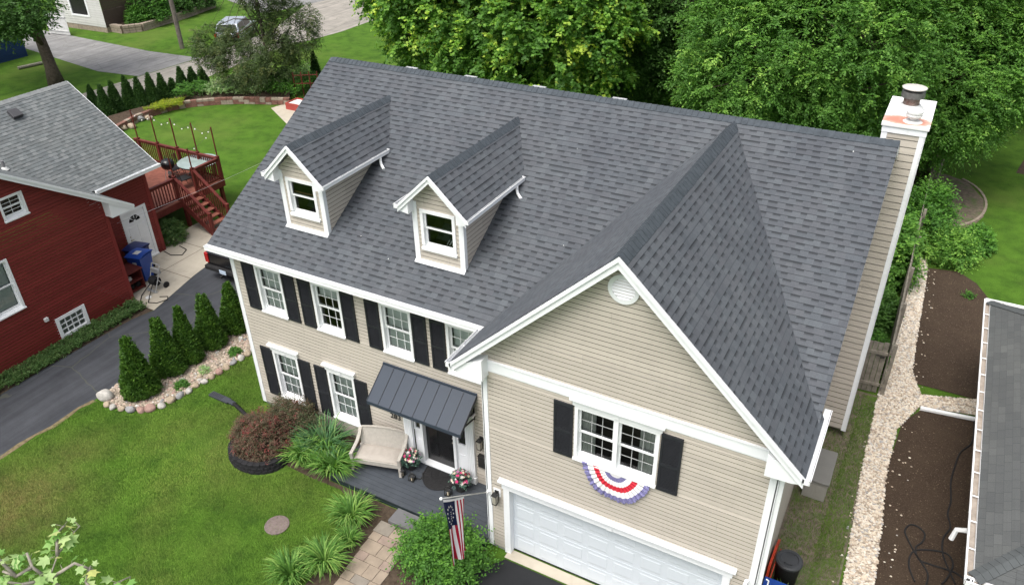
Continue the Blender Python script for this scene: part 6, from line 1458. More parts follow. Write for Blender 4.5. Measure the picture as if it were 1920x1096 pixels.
def cover(name, poly, K, mat, label, cat, seed, h=.25, ls=.09, z=.3, tint=(.1, .8), tl=.2):
    RR = np.random.default_rng(seed); xs = [p[0] for p in poly]; ys = [p[1] for p in poly]; x = RR.uniform(min(xs), max(xs), K * 3); y = RR.uniform(min(ys), max(ys), K * 3); k = in_poly(x, y, poly); x, y = x[k][:K], y[k][:K]; K = len(x)
    V, tn = sprays(np.stack([x, y, z + RR.uniform(.3, 1, K) * h * (1 + .3 * np.sin(x * 2 + y))], 1), np.tile([0, 0, 1.], (K, 1)), 4, 5, tl, ls, RR.uniform(tint[0], tint[1], K), seed=seed)
    return tag(mesh_np(name, V, 4, mat, None, tn), label, cat, kind='stuff')
cover('variegated_ground_cover', [G(*p) for p in ((372, 190), (400, 168), (470, 160), (560, 150), (590, 135), (560, 175), (480, 188), (430, 193))], 900, lf_varieg, 'pale variegated ground cover below the juniper', 'ground cover', 111, .45)
cover('yellow_ground_cover', [G(*p) for p in ((272, 218), (300, 205), (350, 198), (345, 208), (300, 218))], 260, lf_yellow, 'yellow-green sedum cushions along the retaining wall', 'ground cover', 112, .15, .06)
cover('mixed_bed_plants', [G(*p) for p in ((330, 200), (345, 185), (385, 170), (400, 178), (372, 196))], 220, lf_shrub, 'mixed green perennials behind the retaining wall', 'ground cover', 113, .5)
cover('mixed_bed_plants', [G(*p) for p in ((480, 185), (520, 170), (560, 170), (590, 150), (600, 165), (560, 190), (520, 193))], 320, lf_shrub, 'green perennials around the foot of the juniper', 'ground cover', 114, .6)
x, y = G(262, 226); boulder(x, y, .38, stone_gray, 90, 'dark rounded rock behind the retaining wall near the deck poles'); bpy.context.view_layer.objects.active = None
for k, (u, v) in enumerate(((240, 236), (248, 240), (232, 243), (280, 224))): x, y = G(u, v); boulder(x, y, .3, stone_tan, 91 + k, 'tan rock lying in the bed behind the left end of the retaining wall', 'rocks behind the retaining wall')
# juniper
jx, jy = G(512, 172)
tree('juniper_tree', 'tall thin gray-green juniper with bare forked trunk beyond the retaining wall', 'tree', (jx, jy), [(jx - .5, jy - .6, 2.2, 2.7, 2.6, 1.7), (jx + 1.3, jy + 1.2, 3.6, 1.6, 1.7, 2.0), (jx - 2.1, jy - 1.8, 3.0, 1.5, 1.6, 1.3), (jx + .5, jy, 6.4, 1.5, 1.6, 2.2), (jx - 1.2, jy, 8.2, 2.0, 1.9, 2.2)], 2600, 5, 7, .42, .13, lf_juniper, .14, 10, bark, seed=5, tint=(.1, .7), limbs=40, aspect=.35, thresh=-.16, s=1.3, shell=.15, droop=.5)
# big dark tree upper left
tx, ty = G(108, 165)
tree('shade_tree', 'large dark shade tree with thick leaning trunk behind the red house', 'tree', (tx, ty), [(tx - 2.5, ty - 1.5, 7.4, 4.2, 4, 1.9), (tx - 1, ty + 1, 9.6, 3.0, 3.0, 1.8), (*G(20, 15, 6.0), 6.0, 2.5, 2.2, 1.0), (*G(5, 50, 5.2), 5.2, 1.5, 1.2, .5)], 2200, 5, 8, .6, .17, lf_dark, .42, 9, bark, (-1.3, .4), seed=6, tint=(.0, .55), limbs=12, s=.8, thresh=-.4)
mb = MB(); mb.tube([(tx - .75, ty + .2, 4.3), (tx - 2.4, ty - .9, 6.0), (tx - 4.6, ty - 2.2, 7.0)], [.26, .2, .1], 8); mb.tube([(tx - .6, ty + .2, 4.4), (tx - .3, ty + .9, 6.5), (tx + .7, ty + 2.0, 9)], [.24, .18, .08], 8)
mb.build('limb', bark, bpy.data.objects['shade_tree'])
# utility pole
px_, py_ = G(342, 91)
mb = MB(); mb.tube([(px_, py_, 0), (px_ - .05, py_, 11)], [.17, .12], 12); mb.tube([(px_ + .16, py_ - .05, 0), (px_ + .14, py_ - .05, 2.2)], .03, 6); mb.bar((px_ - .05, py_ - 1.1, 10.2), (px_ - .05, py_ + 1.1, 10.2), .1, .12)
tag(mb.build('utility_pole', simple('pole_wood', (.17, .15, .13), .9, .1, var=.3, scale=5)), 'gray wooden utility pole standing in the lawn across the street', 'utility pole')
# blue house corner
bx0, by0 = G(0, 122); bh = thing('neighbor_house', 'dark blue clapboard house at the left edge behind the shade tree', 'house', (-46, 18, 0))
BX = -42.6
mb = MB(); lap(mb, (BX, 0, 0), (0, 1, 0), (0, 0, 1), (1, 0, 0), [(12, 0), (21, 0), (21, 2.6), (16.5, 4.6), (12, 2.6)], .16, .02, profile=True); lap(mb, (0, 21, 0), (1, 0, 0), (0, 0, 1), (0, 1, 0), [(BX - 9, 0), (BX, 0), (BX, 2.6), (BX - 9, 2.6)], .16, .02, profile=True); lap(mb, (0, 12, 0), (1, 0, 0), (0, 0, 1), (0, -1, 0), [(BX - 9, 0), (BX, 0), (BX, 2.6), (BX - 9, 2.6)], .16, .02, profile=True); mb.build('wall', siding_blue, bh)
mb = MB()
for sg in (-1, 1): lap(mb, (0, 16.5 + sg * 4.9, 2.42), (1, 0, 0), (0, -sg * 4.9, 2.3), (0, sg * .47, 1), [(BX - 9.4, 0), (BX + .4, 0), (BX + .4, 5.41), (BX - 9.4, 5.41)], .2, .01)
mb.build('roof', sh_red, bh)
mb = MB(); mb.box(BX + .0, BX + .05, 14.6, 15.8, .9, 2.1); mb.build('window', white2, bh); mb = MB(); mb.box(BX + .05, BX + .06, 14.7, 15.7, 1.0, 2.0); mb.build('pane', black_gloss, bpy.data.objects['window'] if 'window' in bpy.data.objects else bh)
# white house far
wh = thing('neighbor_house', 'white clapboard house with a brick foundation at the top left', 'house', (-49, 33, 0)); ax, ay = G(118, 50); qx, qy = G(203, 62)
d_ = Vector((qx - ax, qy - ay, 0)); L = d_.length; d_.normalize(); nn_ = Vector((d_.y, -d_.x, 0))
if nn_.dot(Vector((CAM[0] - ax, CAM[1] - ay, 0))) < 0: nn_ = -nn_
mb = MB(); lap(mb, (ax, ay, .4), d_, (0, 0, 1), nn_, [(0, 0), (L, 0), (L, 4.4), (0, 4.4)], .18, .02, [(1.7, 3.7, .7, 2.6)], profile=True); mb.build('wall', siding_white, wh); mb = MB(); lap(mb, (qx, qy, .4), -nn_, (0, 0, 1), d_, [(0, 0), (8, 0), (8, 4.4), (0, 4.4)], .18, .02, profile=True); mb.build('side_wall', simple('brown_siding', (.07, .05, .04), .8), wh)
mb = MB(); mb.prism([(ax, ay, 0), (qx, qy, 0), (qx - nn_.x * 8, qy - nn_.y * 8, 0), (ax - nn_.x * 8, ay - nn_.y * 8, 0)], (0, 0, .4)); mb.build('foundation', block_tan, wh)
mb = MB(); A_ = Vector((ax, ay, 0)); o_ = lambda u, z, n=0: A_ + d_ * u + Vector((0, 0, z)) + nn_ * n
for (u0, u1, z0, z1) in ((1.62, 1.78, 1.05, 3.05), (3.62, 3.78, 1.05, 3.05), (1.78, 3.62, 1.05, 1.17), (1.78, 3.62, 2.93, 3.05)): mb.prism([o_(u0, z0, -.05), o_(u1, z0, -.05), o_(u1, z1, -.05), o_(u0, z1, -.05)], nn_ * .1)
fr_ = mb.build('window', white2, wh); mb = MB(); mb.quad([o_(1.7, 1.1, -.02), o_(3.7, 1.1, -.02), o_(3.7, 3.0, -.02), o_(1.7, 3.0, -.02)]); mb.build('pane', black_gloss, fr_)
mb = MB(); c1 = A_ + d_ * -.4 + nn_ * .4 + Vector((0, 0, 4.75)); c2 = A_ + d_ * (L + .4) + nn_ * .4 + Vector((0, 0, 4.75)); r1, r2 = c1 - nn_ * 4.4 + Vector((0, 0, 2)), c2 - nn_ * 4.4 + Vector((0, 0, 2)); mb.prism([c1, c2, r2, r1], (0, 0, -.12)); mb.prism([r1, r2, r2 - nn_ * 4.4 - Vector((0, 0, 2)), r1 - nn_ * 4.4 - Vector((0, 0, 2))], (0, 0, -.12)); mb.build('roof', sh_red, wh)
# white gate panel and gray bin near it
x, y = G(110, 65); mb = MB(); gx0, gy0 = G(94, 64); gx1, gy1 = G(132, 68)
for k in range(8):
    a = (gx0 + (gx1 - gx0) * k / 8, gy0 + (gy1 - gy0) * k / 8, .08); b = (gx0 + (gx1 - gx0) * (k + .95) / 8, gy0 + (gy1 - gy0) * (k + .95) / 8, .08); mb.prism([a, b, (b[0], b[1], 1.75), (a[0], a[1], 1.75)], (.04, .03, 0))
for z in (.35, 1.4): mb.bar((gx0, gy0, z), (gx1, gy1, z), .1, .06)
tag(mb.build('gate_panel', white_dull), 'white board gate panel at the end of the side driveway', 'gate')
x, y = G(120, 33); wheelie(x, y, .5, gray_plastic, gray_lid, 'gray wheeled bin beside the white gate panel', 1.1)
# curved stone planter
CP = [G(*p) for p in ((205, 56), (183, 47), (190, 56), (215, 60), (250, 56), (290, 44), (330, 32), (385, 12))][1:]; CP = [(x + 1.1, y) for x, y in CP]
mb = MB()
for row in range(3):
    for (xa, ya), (xb, yb) in zip(CP, CP[1:]):
        L = math.hypot(xb - xa, yb - ya); n = max(1, int(L / .4))
        for k in range(n): mb.bar((xa + (xb - xa) * k / n, ya + (yb - ya) * k / n, .1 + row * .2), (xa + (xb - xa) * (k + .95) / n, ya + (yb - ya) * (k + .95) / n, .1 + row * .2), .35 + (.06 if row == 2 else 0), .18)
tag(mb.build('stone_planter', block_tan), 'curved tan block planter in front of the white house across the street', 'garden wall')
sheet('planter_bed', CP + [G(385, -8), G(200, 30)], .45, mulch_m)
for k, (u, v, r, h, lab, mt) in enumerate(((232, 38, 1.5, 2.6, 'bright green shrub in the curved planter nearest the white house', lf_shrub), (200, 42, .8, 1.0, 'low green bush at the left end of the curved planter', lf_shrub), (246, 40, .8, .9, 'dark low bush right of the bright shrub in the curved planter', lf_dark), (278, 24, 1.3, 1.5, 'dark spreading bush in the middle of the curved planter', lf_dark), (310, 12, 1.2, 1.4, 'dark spreading bush at the far end of the curved planter', lf_dark))):
    x, y = G(u, v); bush('planter_bush', lab, 'bush', max(x, qx + .9), y, r, r, h, 260, mt, ls=.16, T=4, M=5, tl=.4, seed=120 + k, loc_z=.45)
for k, (u, v) in enumerate(((268, 30), (284, 28))):
    x, y = G(u, v); mb = MB(); mb.lathe((x, y, .45), [(.22, 0), (.1, .1), (.1, .5), (.25, .6), (.25, .68), (.05, .7)], 12); tag(mb.build('garden_urn', white_dull), ('left' if k == 0 else 'right') + ' one of two white urns standing in the curved planter', 'urn')
# raised frame and trellis by the path
x, y = G(562, 200, .1); t = thing('raised_bed', 'red and white raised garden frame beside the path at the roof edge', 'garden bed', (x, y, 0)); mb = MB()
for a in ((-.6, .6, -.5, -.44), (-.6, .6, .44, .5), (-.6, -.54, -.44, .44), (.54, .6, -.44, .44)): mb.box(x + a[0], x + a[1], y + a[2], y + a[3], 0, .4)
mb.build('bed_frame', simple('faded_red_paint', (.35, .06, .05), .6), t); mb = MB(); mb.box(x - .53, x + .53, y - .43, y + .43, .3, .34); mb.build('cover', white_dull, t)
x, y = G(556, 182); mb = MB()
for k in range(4): mb.tube([(x + k * .4, y + k * .25, 0), (x + k * .4, y + k * .25, 1.5)], .035, 5)
for z in (.8, 1.3): mb.tube([(x, y, z), (x + 1.2, y + .75, z)], .03, 5)
tag(mb.build('trellis', deck_red), 'thin reddish trellis behind the raised garden frame', 'trellis')
# log in grass, white box
mb = MB(); a, b = G(35, 131), G(80, 121); mb.tube([(a[0], a[1], .12), (b[0], b[1], .12)], .1, 8); tag(mb.build('fallen_log', bark_light), 'pale fallen log lying in front of the blue house', 'log')

# ================================================================== BEHIND THE HOUSE: trees
tree('maple_tree', 'big maple with yellow-green tips directly behind the left half of the main roof', 'tree', (-5.0, 23), [(-5.5, 21.5, 7.0, 5.0, 4.5, 4.6), (-1.5, 21.0, 6.2, 4.8, 4.3, 4.2), (-9.6, 22.5, 8.4, 3.2, 3.6, 3.6), (-4, 22, 11.5, 5.5, 4.5, 3.5)], 4200, 6, 9, .62, .175, lf_maple, .34, 12, seed=21, tint=(.12, .62), limbs=40, aspect=.85, bright=.16, thresh=-.28, s=.75)
tree('background_tree', 'dark leafy tree in the shady gap between the maple and the large elm', 'tree', (3.6, 27.0), [(3.6, 26.5, 6.6, 3.8, 3.2, 4.2), (2.0, 25.4, 4.2, 2.6, 2.2, 2.6)], 1700, 6, 8, .6, .15, lf_dark, .26, 10, seed=22, tint=(.25, .8), limbs=24, aspect=.7, s=.9)
tree('background_tree', 'slim dark tree standing left of the shady gap behind the ridge', 'tree', (.4, 31), [(.4, 31, 6.5, 3.0, 2.8, 4.5)], 900, 6, 8, .65, .16, lf_dark, .22, 10, seed=23, tint=(.2, .75), limbs=18, aspect=.7)
tree('elm_tree', 'broad elm behind the middle of the ridge beside the garage roof peak', 'tree', (10.0, 21.5), [(9.2, 19.8, 6.2, 3.7, 3.6, 4.0), (11.8, 20.4, 6.8, 3.4, 3.6, 4.2), (9.5, 22, 10.0, 4.2, 4, 3.2)], 4200, 6, 10, .62, .125, lf_elm, .3, 11, seed=24, tint=(.12, .6), limbs=45, aspect=.5, bright=.12, thresh=-.3, s=.85)
tree('elm_tree', 'large elm right behind the chimney with low hanging branches over the fence', 'tree', (15.4, 25.2), [(15.2, 23.2, 5.0, 3.0, 2.8, 3.2), (17.0, 25.2, 6.2, 2.8, 3.0, 3.4), (14.6, 25.5, 8.6, 4.2, 3.8, 3.6)], 3800, 6, 10, .6, .125, lf_elm, .24, 10, barkm=bark, lean=(-.5, -.6), seed=25, tint=(.12, .6), limbs=45, aspect=.5, bright=.12, thresh=-.3, s=.85)
tree('elm_tree', 'tall elm farthest right at the top corner above the side lawn', 'tree', (20.0, 38), [(18.5, 35.5, 7.5, 4.5, 4, 4.2), (22, 36, 7.5, 4.5, 4.5, 4.2)], 3000, 6, 9, .7, .14, lf_elm, .35, 12, seed=26, tint=(.1, .55), limbs=36, aspect=.5, bright=.12, s=.8)
tree('background_tree', 'shadowed tree filling the space behind the two elms', 'tree', (11.5, 35), [(9, 33, 7, 5, 4, 5), (14.5, 34, 7.5, 5, 4, 5)], 2600, 6, 8, .7, .16, lf_dark, .35, 12, seed=27, tint=(.2, .8), limbs=20, aspect=.65)
tree('background_tree', 'shadowed tree far behind the big maple', 'tree', (-7, 40), [(-9, 38, 7, 5, 4, 5.5), (-3, 39, 7, 5, 4, 5.5)], 2000, 6, 8, .8, .18, lf_dark, .35, 12, seed=28, tint=(.2, .8), limbs=20, aspect=.7)
tree('background_tree', 'darkest tree low behind the ridge in the shady gap', 'tree', (6.5, 31), [(6.5, 30.5, 4.2, 3.2, 2.5, 3.6), (3.5, 34, 5.5, 4, 3, 4.5)], 1300, 6, 8, .65, .16, lf_dark, .25, 9, seed=29, tint=(.1, .6), limbs=20, aspect=.65)

# ================================================================== RIGHT SIDE
# fence: along the gravel and a gate panel toward the house
def board_fence(name, p, q, label, h=1.75, bw=.14, t=.02, seed=1, rails=True, postevery=2.4, cat='fence'):
    th_ = thing(name, label, cat, (p[0], p[1], 0)); R = random.Random(seed); p_, q_ = Vector((*p, 0)), Vector((*q, 0)); d = (q_ - p_); L = d.length; d.normalize(); n_ = Vector((-d.y, d.x, 0)); nb = int(L / bw)
    mb = MB()
    for k in range(nb):
        c_ = p_ + d * (k + .5) * bw; hh = h + R.uniform(-.015, .015); mb.obox(c_ + Vector((0, 0, .04 + hh / 2)) + n_ * R.uniform(-.004, .004), d * (bw - .012), n_ * t, (0, 0, hh))
    mb.build('board_panel', wood_gray, th_)
    for z in (.35, h - .3): mb = MB(); mb.bar(p_ - n_ * .035 + Vector((0, 0, z)), q_ - n_ * .035 + Vector((0, 0, z)), .045, .09); mb.build('rail', wood_gray, th_)
    k = 0.0
    while k <= L + .01:
        mb = MB(); c_ = p_ + d * k - n_ * .1; mb.box(c_.x - .05, c_.x + .05, c_.y - .05, c_.y + .05, 0, h + .05); mb.build('post', wood_gray, th_); k += postevery
    return th_
board_fence('board_fence', (15.84, 8.6), (15.78, 29.0), 'weathered gray board fence running along the gravel strip to the back', seed=3)
ft = board_fence('fence_gate', (15.22, 8.55), (15.80, 8.6), 'weathered wooden gate between the chimney and the long fence', seed=4, cat='gate')
mb = MB(); mb.bar((15.62, 8.5, 1.35), (15.74, 8.5, 1.35), .03, .05); mb.tube([(15.5, 8.5, 1.38), (15.66, 8.48, 1.38)], .012, 6); mb.build('latch', black_metal, ft)
bush('viburnum_shrub', 'leafy shrub overhanging the fence just right of the chimney', 'bush', 15.2, 15.6, .7, 1.5, 2.2, 420, lf_elm, ls=.13, T=5, M=7, tl=.6, seed=131, shell=.2)
bush('viburnum_shrub', 'tall bright shrub on the fence line beyond the first one', 'bush', 15.9, 19.8, 1.0, 1.9, 2.0, 420, lf_shrub, ls=.12, T=5, M=7, tl=.6, seed=132, shell=.2, tint=(.1, .8))
bush('viburnum_shrub', 'rounded green shrub standing on the dark mulch right of the gravel', 'bush', 17.0, 18.3, .95, .9, 1.0, 260, lf_elm, ls=.10, T=5, M=7, tl=.5, seed=133, shell=.2, tint=(.1, .9))
bush('viburnum_shrub', 'small yellow-green shrub at the lawn edge of the mulch bed', 'bush', 17.9, 19.6, .6, .8, .8, 240, lf_shrub, ls=.09, T=5, M=6, tl=.25, seed=134, shell=.4, tint=(.3, .9))
bush('fence_side_plant', 'low leafy plant at the inner side of the fence near the gate', 'plant', 15.35, 10.2, .45, 1.1, .7, 330, lf_shrub, ls=.10, T=5, M=6, tl=.25, seed=135, shell=.3, tint=(.1, .6))
bush('fence_side_plant', 'dark leafy plant behind the low one on the inner side of the fence', 'plant', 15.3, 12.7, .45, 1.2, .9, 330, lf_dark, ls=.11, T=5, M=6, tl=.3, seed=136, shell=.3, tint=(.3, .9))
blades(17.0, 17.4, .7, .4, .45, 160, lf_lily, 'daylily_clump', 'daylily clump at the near end of the green planting beside the mulch', 'plant', 137, .025, .8, group='strap leaf clumps in the front garden')
bush('seedling', 'tiny green seedling on the dark mulch near the side lawn', 'plant', 17.9, 15.6, .2, .2, .15, 30, lf_shrub, ls=.07, T=3, M=3, tl=.1, seed=138, shell=.2)
mb = MB(); R = random.Random(6)
for k in range(20):
    a = -1.2 + k * .115; x, y = 16.3 + 1.9 * math.cos(a), 23.8 + 2.9 * math.sin(a); mb.bar((x, y, .0), (x - .25 * math.sin(a) * .8, y + .32 * math.cos(a), .0), .1, .07)
tag(mb.build('bed_edging', block_tan), 'curved tan stone edging of the mulch bed on the side lawn', 'edging')
# thin tree trunk supports near fence
mb = MB(); mb.tube([(15.75, 25.6, 0), (15.8, 25.4, 2.4)], .07, 8); mb.tube([(16.15, 25.4, 0), (16.2, 25.3, 2.4)], .06, 8); tag(mb.build('wooden_stakes', wood_gray), 'pair of gray wooden stakes under the elm behind the fence', 'stakes')
# downspout extension across gravel
mb = MB(); mb.bar((16.98, 8.38, .08), (18.5, 8.58, .08), .11, .08); tag(mb.build('white_drain_pipe', white2, bevel=.008), 'white rectangular drain pipe lying between the gravel and the dark mulch', 'drain pipe')
# deck box
db = thing('storage_box', 'taupe plastic storage box with dark lid beside the garage wall', 'storage box', (14.93, 4.1, 0))
mb = MB(); mb.box(14.66, 15.20, 3.52, 4.68, .02, .60)
for x0, x1 in ((14.70, 14.90), (14.96, 15.16)): mb.box(x0, x1, 3.505, 3.52, .12, .5)
mb.box(15.20, 15.212, 3.62, 4.58, .12, .5); mb.build('box_body', gray_plastic, db, bevel=.02)
mb = MB(); mb.box(14.62, 15.24, 3.46, 4.74, .60, .67); mb.build('box_lid', gray_lid, db, bevel=.02)
# bins at the garage corner
bb = thing('trash_can', 'round black plastic trash can beside the garage wall', 'trash can', (14.86, .62, 0))
mb = MB(); mb.lathe((14.86, .62, 0), [(.21, 0), (.27, .78), (.28, .8)], 24); mb.build('can', black_rubber, bb, smooth=True)
mb = MB(); mb.lathe((14.86, .62, 0), [(.29, .78), (.29, .83), (.26, .86), (.2, .865), (.19, .85), (.01, .855)], 24); mb.tube([(14.78, .47, .86), (14.8, .45, .9), (14.92, .45, .9), (14.94, .47, .86)], .012, 6); mb.tube([(14.78, .77, .86), (14.8, .79, .9), (14.92, .79, .9), (14.94, .77, .86)], .012, 6); mb.build('can_lid', simple('gray_black_plastic', (.045, .048, .052), .5, .4), bb)
mb = MB(); mb.prism([(14.49, .0, .05), (14.49, 1.3, .05), (14.5, 1.5, .4), (14.5, .95, .75), (14.49, .3, .8)], (.05, 0, 0)); mb.tube([(14.58, -.1, .4), (14.6, .6, .7), (14.6, 1.5, .1)], .012, 6)
tag(mb.build('plastic_sled', [red_plastic]), 'orange-red plastic sled leaning on the garage wall behind the black trash can', 'sled')
wheelie(14.84, -.62, rad(180), navy_bin, blue_bin, 'blue wheeled bin at the bottom edge of the photo by the garage corner', 1.0)
blades(14.95, .0, .5, .35, .5, 130, lf_lily, 'fern', 'green fern between the black trash can and the blue bin', 'plant', 139, .035, .8)
# hoses on the mulch
def hose(pts, label, r=.02):
    P = [Vector((*G(u, v), .045)) for u, v in pts]; out_ = []
    for k in range(len(P) - 1):
        p0, p1, p2, p3 = P[max(k - 1, 0)], P[k], P[k + 1], P[min(k + 2, len(P) - 1)]
        for j in range(6):
            t = j / 6; out_.append(.5 * ((2 * p1) + (-p0 + p2) * t + (2 * p0 - 5 * p1 + 4 * p2 - p3) * t * t + (-p0 + 3 * p1 - 3 * p2 + p3) * t ** 3))
    out_.append(P[-1]); mb = MB(); mb.tube(out_, r, 6); tag(mb.build('soaker_hose', black_rubber), label, 'hose')
hose([(1826, 790), (1822, 830), (1800, 850), (1790, 875), (1782, 905), (1782, 940), (1776, 965), (1781, 990), (1768, 1010), (1766, 1035), (1774, 1060), (1790, 1096)], 'black hose winding down the dark mulch beside the gray neighbouring roof')
hose([(1714, 1092), (1703, 1060), (1712, 1035), (1745, 1033), (1775, 1040), (1786, 1060), (1775, 1085), (1765, 1096)], 'black hose bent in a large loop on the mulch at the bottom edge', .02)
hose([(1735, 1100), (1738, 1075), (1716, 1040), (1700, 1010), (1696, 995), (1706, 985), (1722, 990), (1733, 1003), (1728, 1018), (1716, 1028), (1722, 1050), (1745, 1060), (1790, 1075), (1815, 1096)], 'black hose crossed over the large loop with a small loop above it', .02)
# right neighbour: low hip roof house
rn = thing('neighbor_house', 'low house with gray three-tab hip roof at the right edge', 'house', (22, 5.2, 0))
EX0, EX1, EY0, EY1, EZ, PT = 17.98, 27.0, .05, 10.55, 2.72, .42
hx = (EY1 - EY0) / 2; zr = EZ + min(hx, (EX1 - EX0) / 2) * PT; hxx = (EX1 - EX0) / 2; RY0, RY1, RX = EY0 + hxx, EY1 - hxx, EX0 + hxx
zr = EZ + hxx * PT; Ls = hxx * math.hypot(1, PT)
mb = MB()
lap(mb, (EX0, 0, EZ), (0, 1, 0), (1, 0, PT), (-PT, 0, 1), [(EY0, 0), (EY1, 0), (RY1, Ls), (RY0, Ls)], .125, .006)
lap(mb, (EX1, 0, EZ), (0, 1, 0), (-1, 0, PT), (PT, 0, 1), [(EY0, 0), (EY1, 0), (RY1, Ls), (RY0, Ls)], .125, .006)
lap(mb, (0, EY0, EZ), (1, 0, 0), (0, 1, PT), (0, -PT, 1), [(EX0, 0), (EX1, 0), (RX, Ls)], .125, .006)
lap(mb, (0, EY1, EZ), (1, 0, 0), (0, -1, PT), (0, PT, 1), [(EX0, 0), (EX1, 0), (RX, Ls)], .125, .006)
mb.build('roof', sh_right, rn)
mb = MB(); top_ = Vector((RX, RY0, zr + .02)); top2 = Vector((RX, RY1, zr + .02))
for a, b in (((EX0, EY0, EZ + .02), top_), ((EX0, EY1, EZ + .02), top2), ((EX1, EY0, EZ + .02), top_), ((EX1, EY1, EZ + .02), top2)):
    dd_ = (b - Vector(a)); sv = Vector((-dd_.y, dd_.x, 0)).normalized(); caps(mb, a, b, .15, PT * .7, sidev=sv)
caps(mb, top_, top2, .15, PT, sidev=(1, 0, 0)); mb.build('hip_cap', simple('hip_cap_gray', (.075, .082, .084), .9, .15, var=.12), rn)
mb = MB(); lap(mb, (0, EY0 + .45, 0), (1, 0, 0), (0, 0, 1), (0, -1, 0), [(EX0 + .45, 0), (EX1 - .45, 0), (EX1 - .45, EZ - .1), (EX0 + .45, EZ - .1)], .13, .018, profile=True); lap(mb, (EX0 + .45, 0, 0), (0, 1, 0), (0, 0, 1), (-1, 0, 0), [(EY0 + .45, 0), (EY1 - .45, 0), (EY1 - .45, EZ - .1), (EY0 + .45, EZ - .1)], .13, .018, profile=True)
lap(mb, (0, EY1 - .45, 0), (1, 0, 0), (0, 0, 1), (0, 1, 0), [(EX0 + .45, 0), (EX1 - .45, 0), (EX1 - .45, EZ - .1), (EX0 + .45, EZ - .1)], .13, .018, profile=True); lap(mb, (EX1 - .45, 0, 0), (0, 1, 0), (0, 0, 1), (1, 0, 0), [(EY0 + .45, 0), (EY1 - .45, 0), (EY1 - .45, EZ - .1), (EY0 + .45, EZ - .1)], .13, .018, profile=True)
mb.build('wall', siding_white, rn)
mb = MB(); mb.box(EX0 + .03, EX1 - .03, EY0 + .03, EY1 - .03, EZ - .14, EZ - .08); mb.build('soffit', white, rn)
gut = simple('gutter_inside', (.3, .26, .22), .8, .2, var=.25, scale=6, dirt=((.12, .08, .05), .8, 4, .55))
def gut_open(p, q, outw):
    mb = MB(); p, q, o = Vector(p), Vector(q), Vector(outw); d = q - p; z = Vector((0, 0, 1)); w_ = .13
    mb.obox((p + q) / 2 + o * w_ - z * .06, d, o * .014, z * .13); mb.obox((p + q) / 2 + o * (w_ + .008), d, o * .03, z * .02); mb.obox((p + q) / 2 + o * w_ * .5 - z * .07, d * .999, o * (w_ - .016), z * .01, 1)
    mb.obox((p + q) / 2 - z * .06, d, o * .012, z * .13)
    n = int(d.length / .72)
    for k in range(n + 1): mb.obox(p + d * (k / n * .985 + .007) + o * w_ * .5 - z * .005, d.normalized() * .025, o * w_ * .98, z * .012)
    return mb.build('gutter', [white2, gut], rn)
gut_open((EX0 + .0, EY0 - .1, EZ), (EX0 + .0, EY1 + .1, EZ), (-1, 0, 0)); gut_open((EX0 - .12, EY1, EZ), (EX1, EY1, EZ), (0, 1, 0)); gut_open((EX1, EY0, EZ), (EX0 - .12, EY0, EZ), (0, -1, 0))
mb = MB(); sx_, sy_ = 17.78, 2.05; mb.tube([(EX0 - .07, sy_, EZ - .1), (EX0 - .07, sy_, EZ - .25), (EX0 + .1, sy_, EZ - .45), (EX0 + .38, sy_, EZ - .6), (EX0 + .38, sy_, .25), (EX0 + .2, sy_, .12), (17.9, sy_, .1)], .05, 8); mb.build('downspout', white2, rn)
mb = MB(); mb.tube([(18.43, 2.3, 1.75), (18.0, 2.3, 1.72), (17.84, 2.3, 1.66), (17.80, 2.25, 1.4)], .055, 8); mb.build('vent_elbow', white2, rn)

# foreground sycamore top (bottom-left corner)
sy = thing('sycamore_tree', 'top branches of a young sycamore with pale lobed leaves in the lower left corner', 'tree', (6.0, -10.6, 0))
def star_leaf(p, d, n, L, tin, VV, TT):
    s = d.cross(n).normalized(); pts = [(0, 0), (-.42, .12), (-.30, .34), (-.55, .66), (-.22, .62), (0, 1.0), (.22, .62), (.55, .66), (.30, .34), (.42, .12)]
    c_ = p + d * L * .4 - n * L * .04
    P = [p + d * L * b + s * L * a - n * L * .12 * (abs(a) * 1.6) for a, b in pts]
    for k in range(10): j = (k + 1) % 10; VV.append([c_, P[k], P[j]]); TT.append(tin)
R = random.Random(12); RB = MB(); VV, TT = [], []
def at_ray(u, v, dist):
    r = _M @ Vector(((u - 960) / FPX, -(v - 548) / FPX, -1)); return Vector(CAM) + r * dist
base_ = Vector((6.0, -10.6, 0)); fork = Vector((6.2, -10.4, 4.6)); RB.tube([base_, (6.05, -10.55, 2.4), fork], [.11, .09, .06], 8)
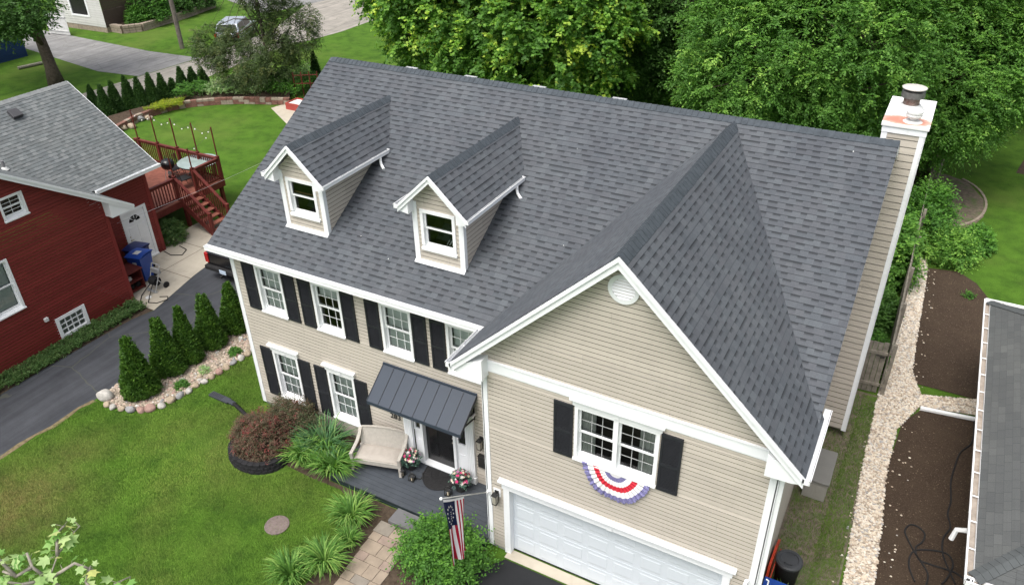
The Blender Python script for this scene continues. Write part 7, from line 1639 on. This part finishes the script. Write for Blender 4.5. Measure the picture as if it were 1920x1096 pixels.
for pts in ([(250, 1180, 11.4), (92, 1085, 11.6), (108, 1040, 11.7), (128, 1008, 11.8), (150, 985, 11.9)], [(108, 1040, 11.7), (107, 1020, 11.7), (106, 1000, 11.75), (120, 985, 11.8)], [(92, 1085, 11.6), (60, 1062, 11.5), (50, 1035, 11.5)], [(60, 1062, 11.5), (30, 1080, 11.4), (5, 1070, 11.4)], [(92, 1085, 11.6), (140, 1055, 11.7), (175, 1068, 11.8)], [(250, 1180, 11.4), (160, 1090, 11.6), (170, 1060, 11.8)], [(250, 1180, 11.4), (215, 1093, 11.8), (245, 1080, 11.9)], [(30, 1080, 11.4), (0, 1050, 11.4), (-20, 1030, 11.3)], [(92, 1085, 11.6), (40, 1095, 11.3), (10, 1090, 11.3)]):
    P = [at_ray(*p) for p in pts]; RB.tube([fork] + P if pts[0][0] == 250 else P, [.05] * (len(P) + (1 if pts[0][0] == 250 else 0)) if False else [max(.008, .03 - .006 * k) for k in range(len(P) + (1 if pts[0][0] == 250 else 0))], 6)
    for a, b in zip(P[(1 if pts[0][0] == 250 else 0):], P[(2 if pts[0][0] == 250 else 1):]):
        for k in range(5):
            q = a.lerp(b, R.random()); d = Vector((R.gauss(0, 1), R.gauss(0, 1), R.uniform(-.2, .7))).normalized(); st = q + d * R.uniform(.04, .12); n = (Vector((0, 0, 1)) + Vector((R.gauss(0, .5), R.gauss(0, .5), 0))).normalized(); d2 = (d - n * d.dot(n)).normalized()
            RB.tube([q, st], .004, 4); star_leaf(st, d2, n, R.choice([.07, .1, .15, .19]), min(1, R.uniform(.1, .95)), VV, TT)
RB.build('trunk', bark_light, sy, smooth=True)
mesh_np('leaf_cluster', np.array([[list(p) for p in t] for t in VV]).reshape(-1, 3), 3, lf_syc, sy, np.array(TT))

# ------------------------------------------------------------------ small wear: seed fluff on the roof, worn soil at the lawn edge, weeds in the driveway joint
RR = np.random.default_rng(77); n = 24; fx_ = RR.uniform(.5, 14.3, n); fy_ = RR.uniform(.4, 5.0, n)
V = []
for x, y in zip(fx_, fy_):
    if zgar(x) > zmain(y) - .1 or any(abs(x - c_) < 1.0 and .3 < y < 4.5 for c_ in (2.334, 6.255)): continue
    z = zmain(y) + .016; r = RR.uniform(.005, .011); V += [(x - r, y - r, z - r * SL), (x + r, y - r, z - r * SL), (x + r, y + r, z + r * SL), (x - r, y + r, z + r * SL)]
tag(mesh_np('seed_fluff', np.array(V), 4, white_dull), 'tiny white specks of seed fluff scattered over the dark shingles', 'debris', kind='stuff')
ed = [(-4.88 + .05 * math.sin(k * 1.7) + (.22 * max(0, (k * .45 - 9)) / 3), -14 + k * .45) for k in range(27)]
sheet('worn_edge', [(x - .05, y) for x, y in ed] + [(x + .09 + .05 * math.sin(y * 5), y) for x, y in ed[::-1]], .009, simple('worn_edge_soil', (.16, .13, .075), .95, .1, var=.35, scale=9))
